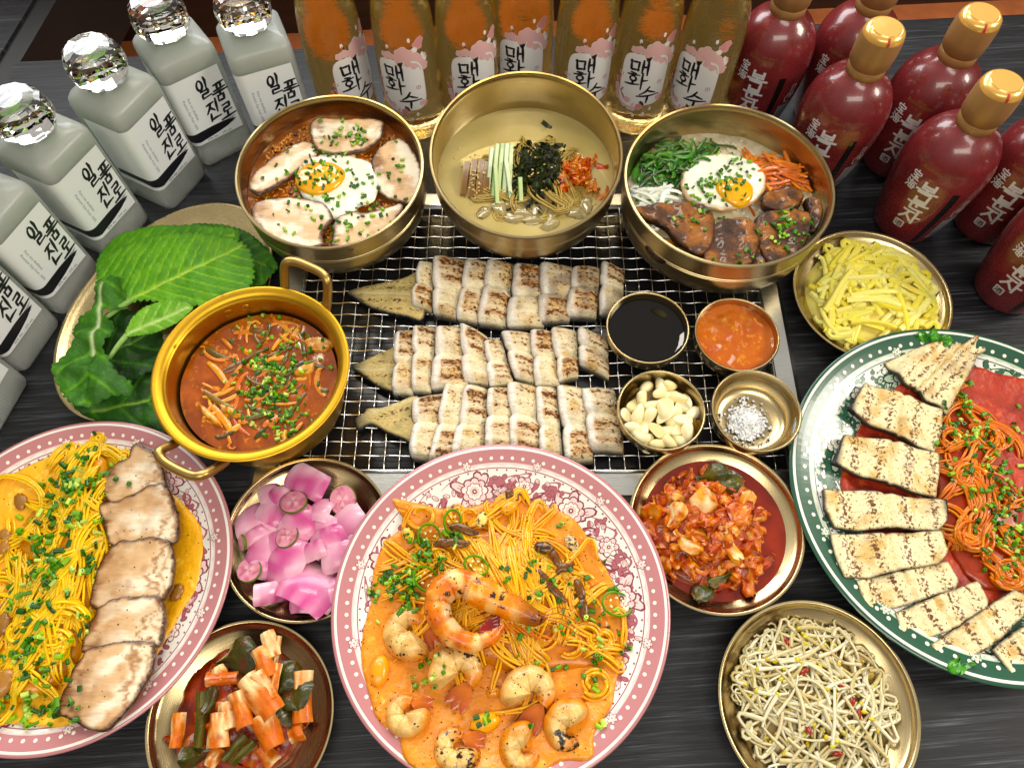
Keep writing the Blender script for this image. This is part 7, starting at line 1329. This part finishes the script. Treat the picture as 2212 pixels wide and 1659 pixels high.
# ---------------------------------------------------------------- wrapping leaves
M_PER = food('perilla_leaf', 0.5, 0.0, 0.08, 0.8, 220, 0.25, 110); HSX = lambda x, y: (x * .3502, 459 + y * .3502)
def leaf(px, rib, z, label, name, cols_, scallop=.16, nsc=60, dome=.5, ruff=.0, seed=0, vein=.14, kv=4.2, curl=0.0):
    t = thing(name, label, 'leaf', (*at2(*HSX(*np.mean(px, 0)), z), z), 'wrapping leaves'); O = closed(pxs([HSX(*p) for p in px], z), 10); O = resample(O, .09); n_ = len(O); d = np.roll(O, -1, 0) - np.roll(O, 1, 0); nn = np.stack([d[:, 1], -d[:, 0]], -1); nn /= np.linalg.norm(nn, axis=1)[:, None] + 1e-9
    if np.sum(O[:, 0] * np.roll(O[:, 1], -1) - np.roll(O[:, 0], -1) * O[:, 1]) < 0: nn = -nn
    s_ = np.arange(n_) / n_; O = O + nn * (scallop * (np.abs(np.sin(s_ * nsc * math.pi)) ** .7 - .5))[:, None]
    R0, R1 = at2(*HSX(*rib[0]), z), at2(*HSX(*rib[1]), z); ax = (R1 - R0); L = np.linalg.norm(ax); ax /= L
    def sd(x, y): s = (x - R0[0]) * ax[0] + (y - R0[1]) * ax[1]; e = -(x - R0[0]) * ax[1] + (y - R0[1]) * ax[0]; return s, e
    def veinf(x, y): s, e = sd(x, y); v = np.abs(np.sin((s - .75 * np.abs(e) - .04 * e * e) * kv * .5)); return np.exp(-(v / .24) ** 2), np.exp(-(e / .17) ** 2), s, e
    def zf(x, y): v, mr, s, e = veinf(x, y); return z + dome * (1 - (e / 5.0) ** 2) * .6 - vein * v * .8 - vein * 1.2 * mr + .12 * nz(x, y, .9, 3, seed) + ruff * nz(x, y, .55, 2, seed + 2) + curl * (s / L - .5) ** 2
    def colf(x, y, dd):
        v, mr, s, e = veinf(x, y); C = mix(srgb(cols_[0]), srgb(cols_[1]), sst(-.4, .5, nz(x, y, .6, 3, seed + 5))); C = mix(C, srgb(cols_[2]), .95 * v * sst(.05, .4, dd) + .25 * sst(.2, .7, nz(x, y, 2.2, 2, seed + 9))); return mix(C, srgb(cols_[3]), .8 * mr * (s > 0) * (s < L))
    m = MB(); patch(m, O, zf, .05, colf, .15, .1, .02, under=srgb(cols_[1])); part(m, 'blade', M_PER, t, 80); return t
def stalk(t, a, b, z0, z1, r, col):
    m = MB(); A = np.array([*at2(*HSX(*a), z0), z0]); B = np.array([*at2(*HSX(*b), z1), z1]); tube(m, catmull([A, (A + B) / 2 + [0, 0, .1], B], 6), np.linspace(r, r * .7, 13), 8, srgb(col)); part(m, 'stalk', M_PER, t, 60)
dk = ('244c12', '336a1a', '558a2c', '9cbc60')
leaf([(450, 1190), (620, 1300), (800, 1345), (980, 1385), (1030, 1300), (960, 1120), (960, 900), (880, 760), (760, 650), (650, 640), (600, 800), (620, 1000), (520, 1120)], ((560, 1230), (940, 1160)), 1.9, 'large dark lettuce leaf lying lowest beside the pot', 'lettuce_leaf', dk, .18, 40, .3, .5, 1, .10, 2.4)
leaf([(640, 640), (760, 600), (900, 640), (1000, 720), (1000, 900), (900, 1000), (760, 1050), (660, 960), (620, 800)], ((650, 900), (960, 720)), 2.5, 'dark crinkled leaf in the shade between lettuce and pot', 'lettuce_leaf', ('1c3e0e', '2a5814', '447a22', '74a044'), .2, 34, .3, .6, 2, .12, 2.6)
leaf([(1180, 90), (1400, 90), (1560, 150), (1700, 300), (1700, 370), (1560, 470), (1350, 420), (1200, 260)], ((1240, 160), (1640, 330)), 2.2, 'deep green perilla leaf showing behind the largest one', 'perilla_leaf', ('336a12', '437f18', '68a02e', '96bc50'), .16, 44, .3, .2, 3)
leaf([(610, 400), (620, 270), (720, 150), (900, 95), (1150, 85), (1350, 95), (1480, 130), (1400, 260), (1100, 330), (800, 420)], ((700, 330), (1450, 140)), 2.9, 'upper perilla leaf with a scalloped edge by the frosted bottles', 'perilla_leaf', ('4a8a14', '5c9c1c', '82b434', 'a8cc60'), .2, 56, .3, .15, 4)
b = leaf([(600, 395), (640, 290), (740, 210), (920, 150), (1150, 130), (1350, 150), (1500, 200), (1560, 300), (1550, 430), (1450, 530), (1250, 570), (1050, 560), (900, 545), (820, 550), (740, 510), (650, 470)], ((800, 545), (1520, 200)), 3.7, 'largest bright green perilla leaf with pale ribs', 'perilla_leaf', ('559418', '68a522', '92bc40', 'c0d878'), .36, 62, .45, .2, 5, .15, 5.0)
stalk(b, (830, 530), (655, 650), 3.75, 3.2, .3, '9ac070')
b = leaf([(775, 765), (800, 690), (870, 610), (980, 560), (1090, 548), (1185, 580), (1180, 620), (1090, 690), (960, 745), (850, 765)], ((785, 755), (1170, 590)), 4.0, 'small pale perilla leaf lying under the largest one', 'perilla_leaf', ('6aa038', '84b44c', 'aecf76', 'd0e4a0'), .13, 40, .35, .1, 6, .12, 5.2)
b['label'] = 'small pale perilla leaf between the largest one and the pot'
stalk(b, (785, 755), (675, 900), 4.0, 3.2, .28, 'a8cc80')
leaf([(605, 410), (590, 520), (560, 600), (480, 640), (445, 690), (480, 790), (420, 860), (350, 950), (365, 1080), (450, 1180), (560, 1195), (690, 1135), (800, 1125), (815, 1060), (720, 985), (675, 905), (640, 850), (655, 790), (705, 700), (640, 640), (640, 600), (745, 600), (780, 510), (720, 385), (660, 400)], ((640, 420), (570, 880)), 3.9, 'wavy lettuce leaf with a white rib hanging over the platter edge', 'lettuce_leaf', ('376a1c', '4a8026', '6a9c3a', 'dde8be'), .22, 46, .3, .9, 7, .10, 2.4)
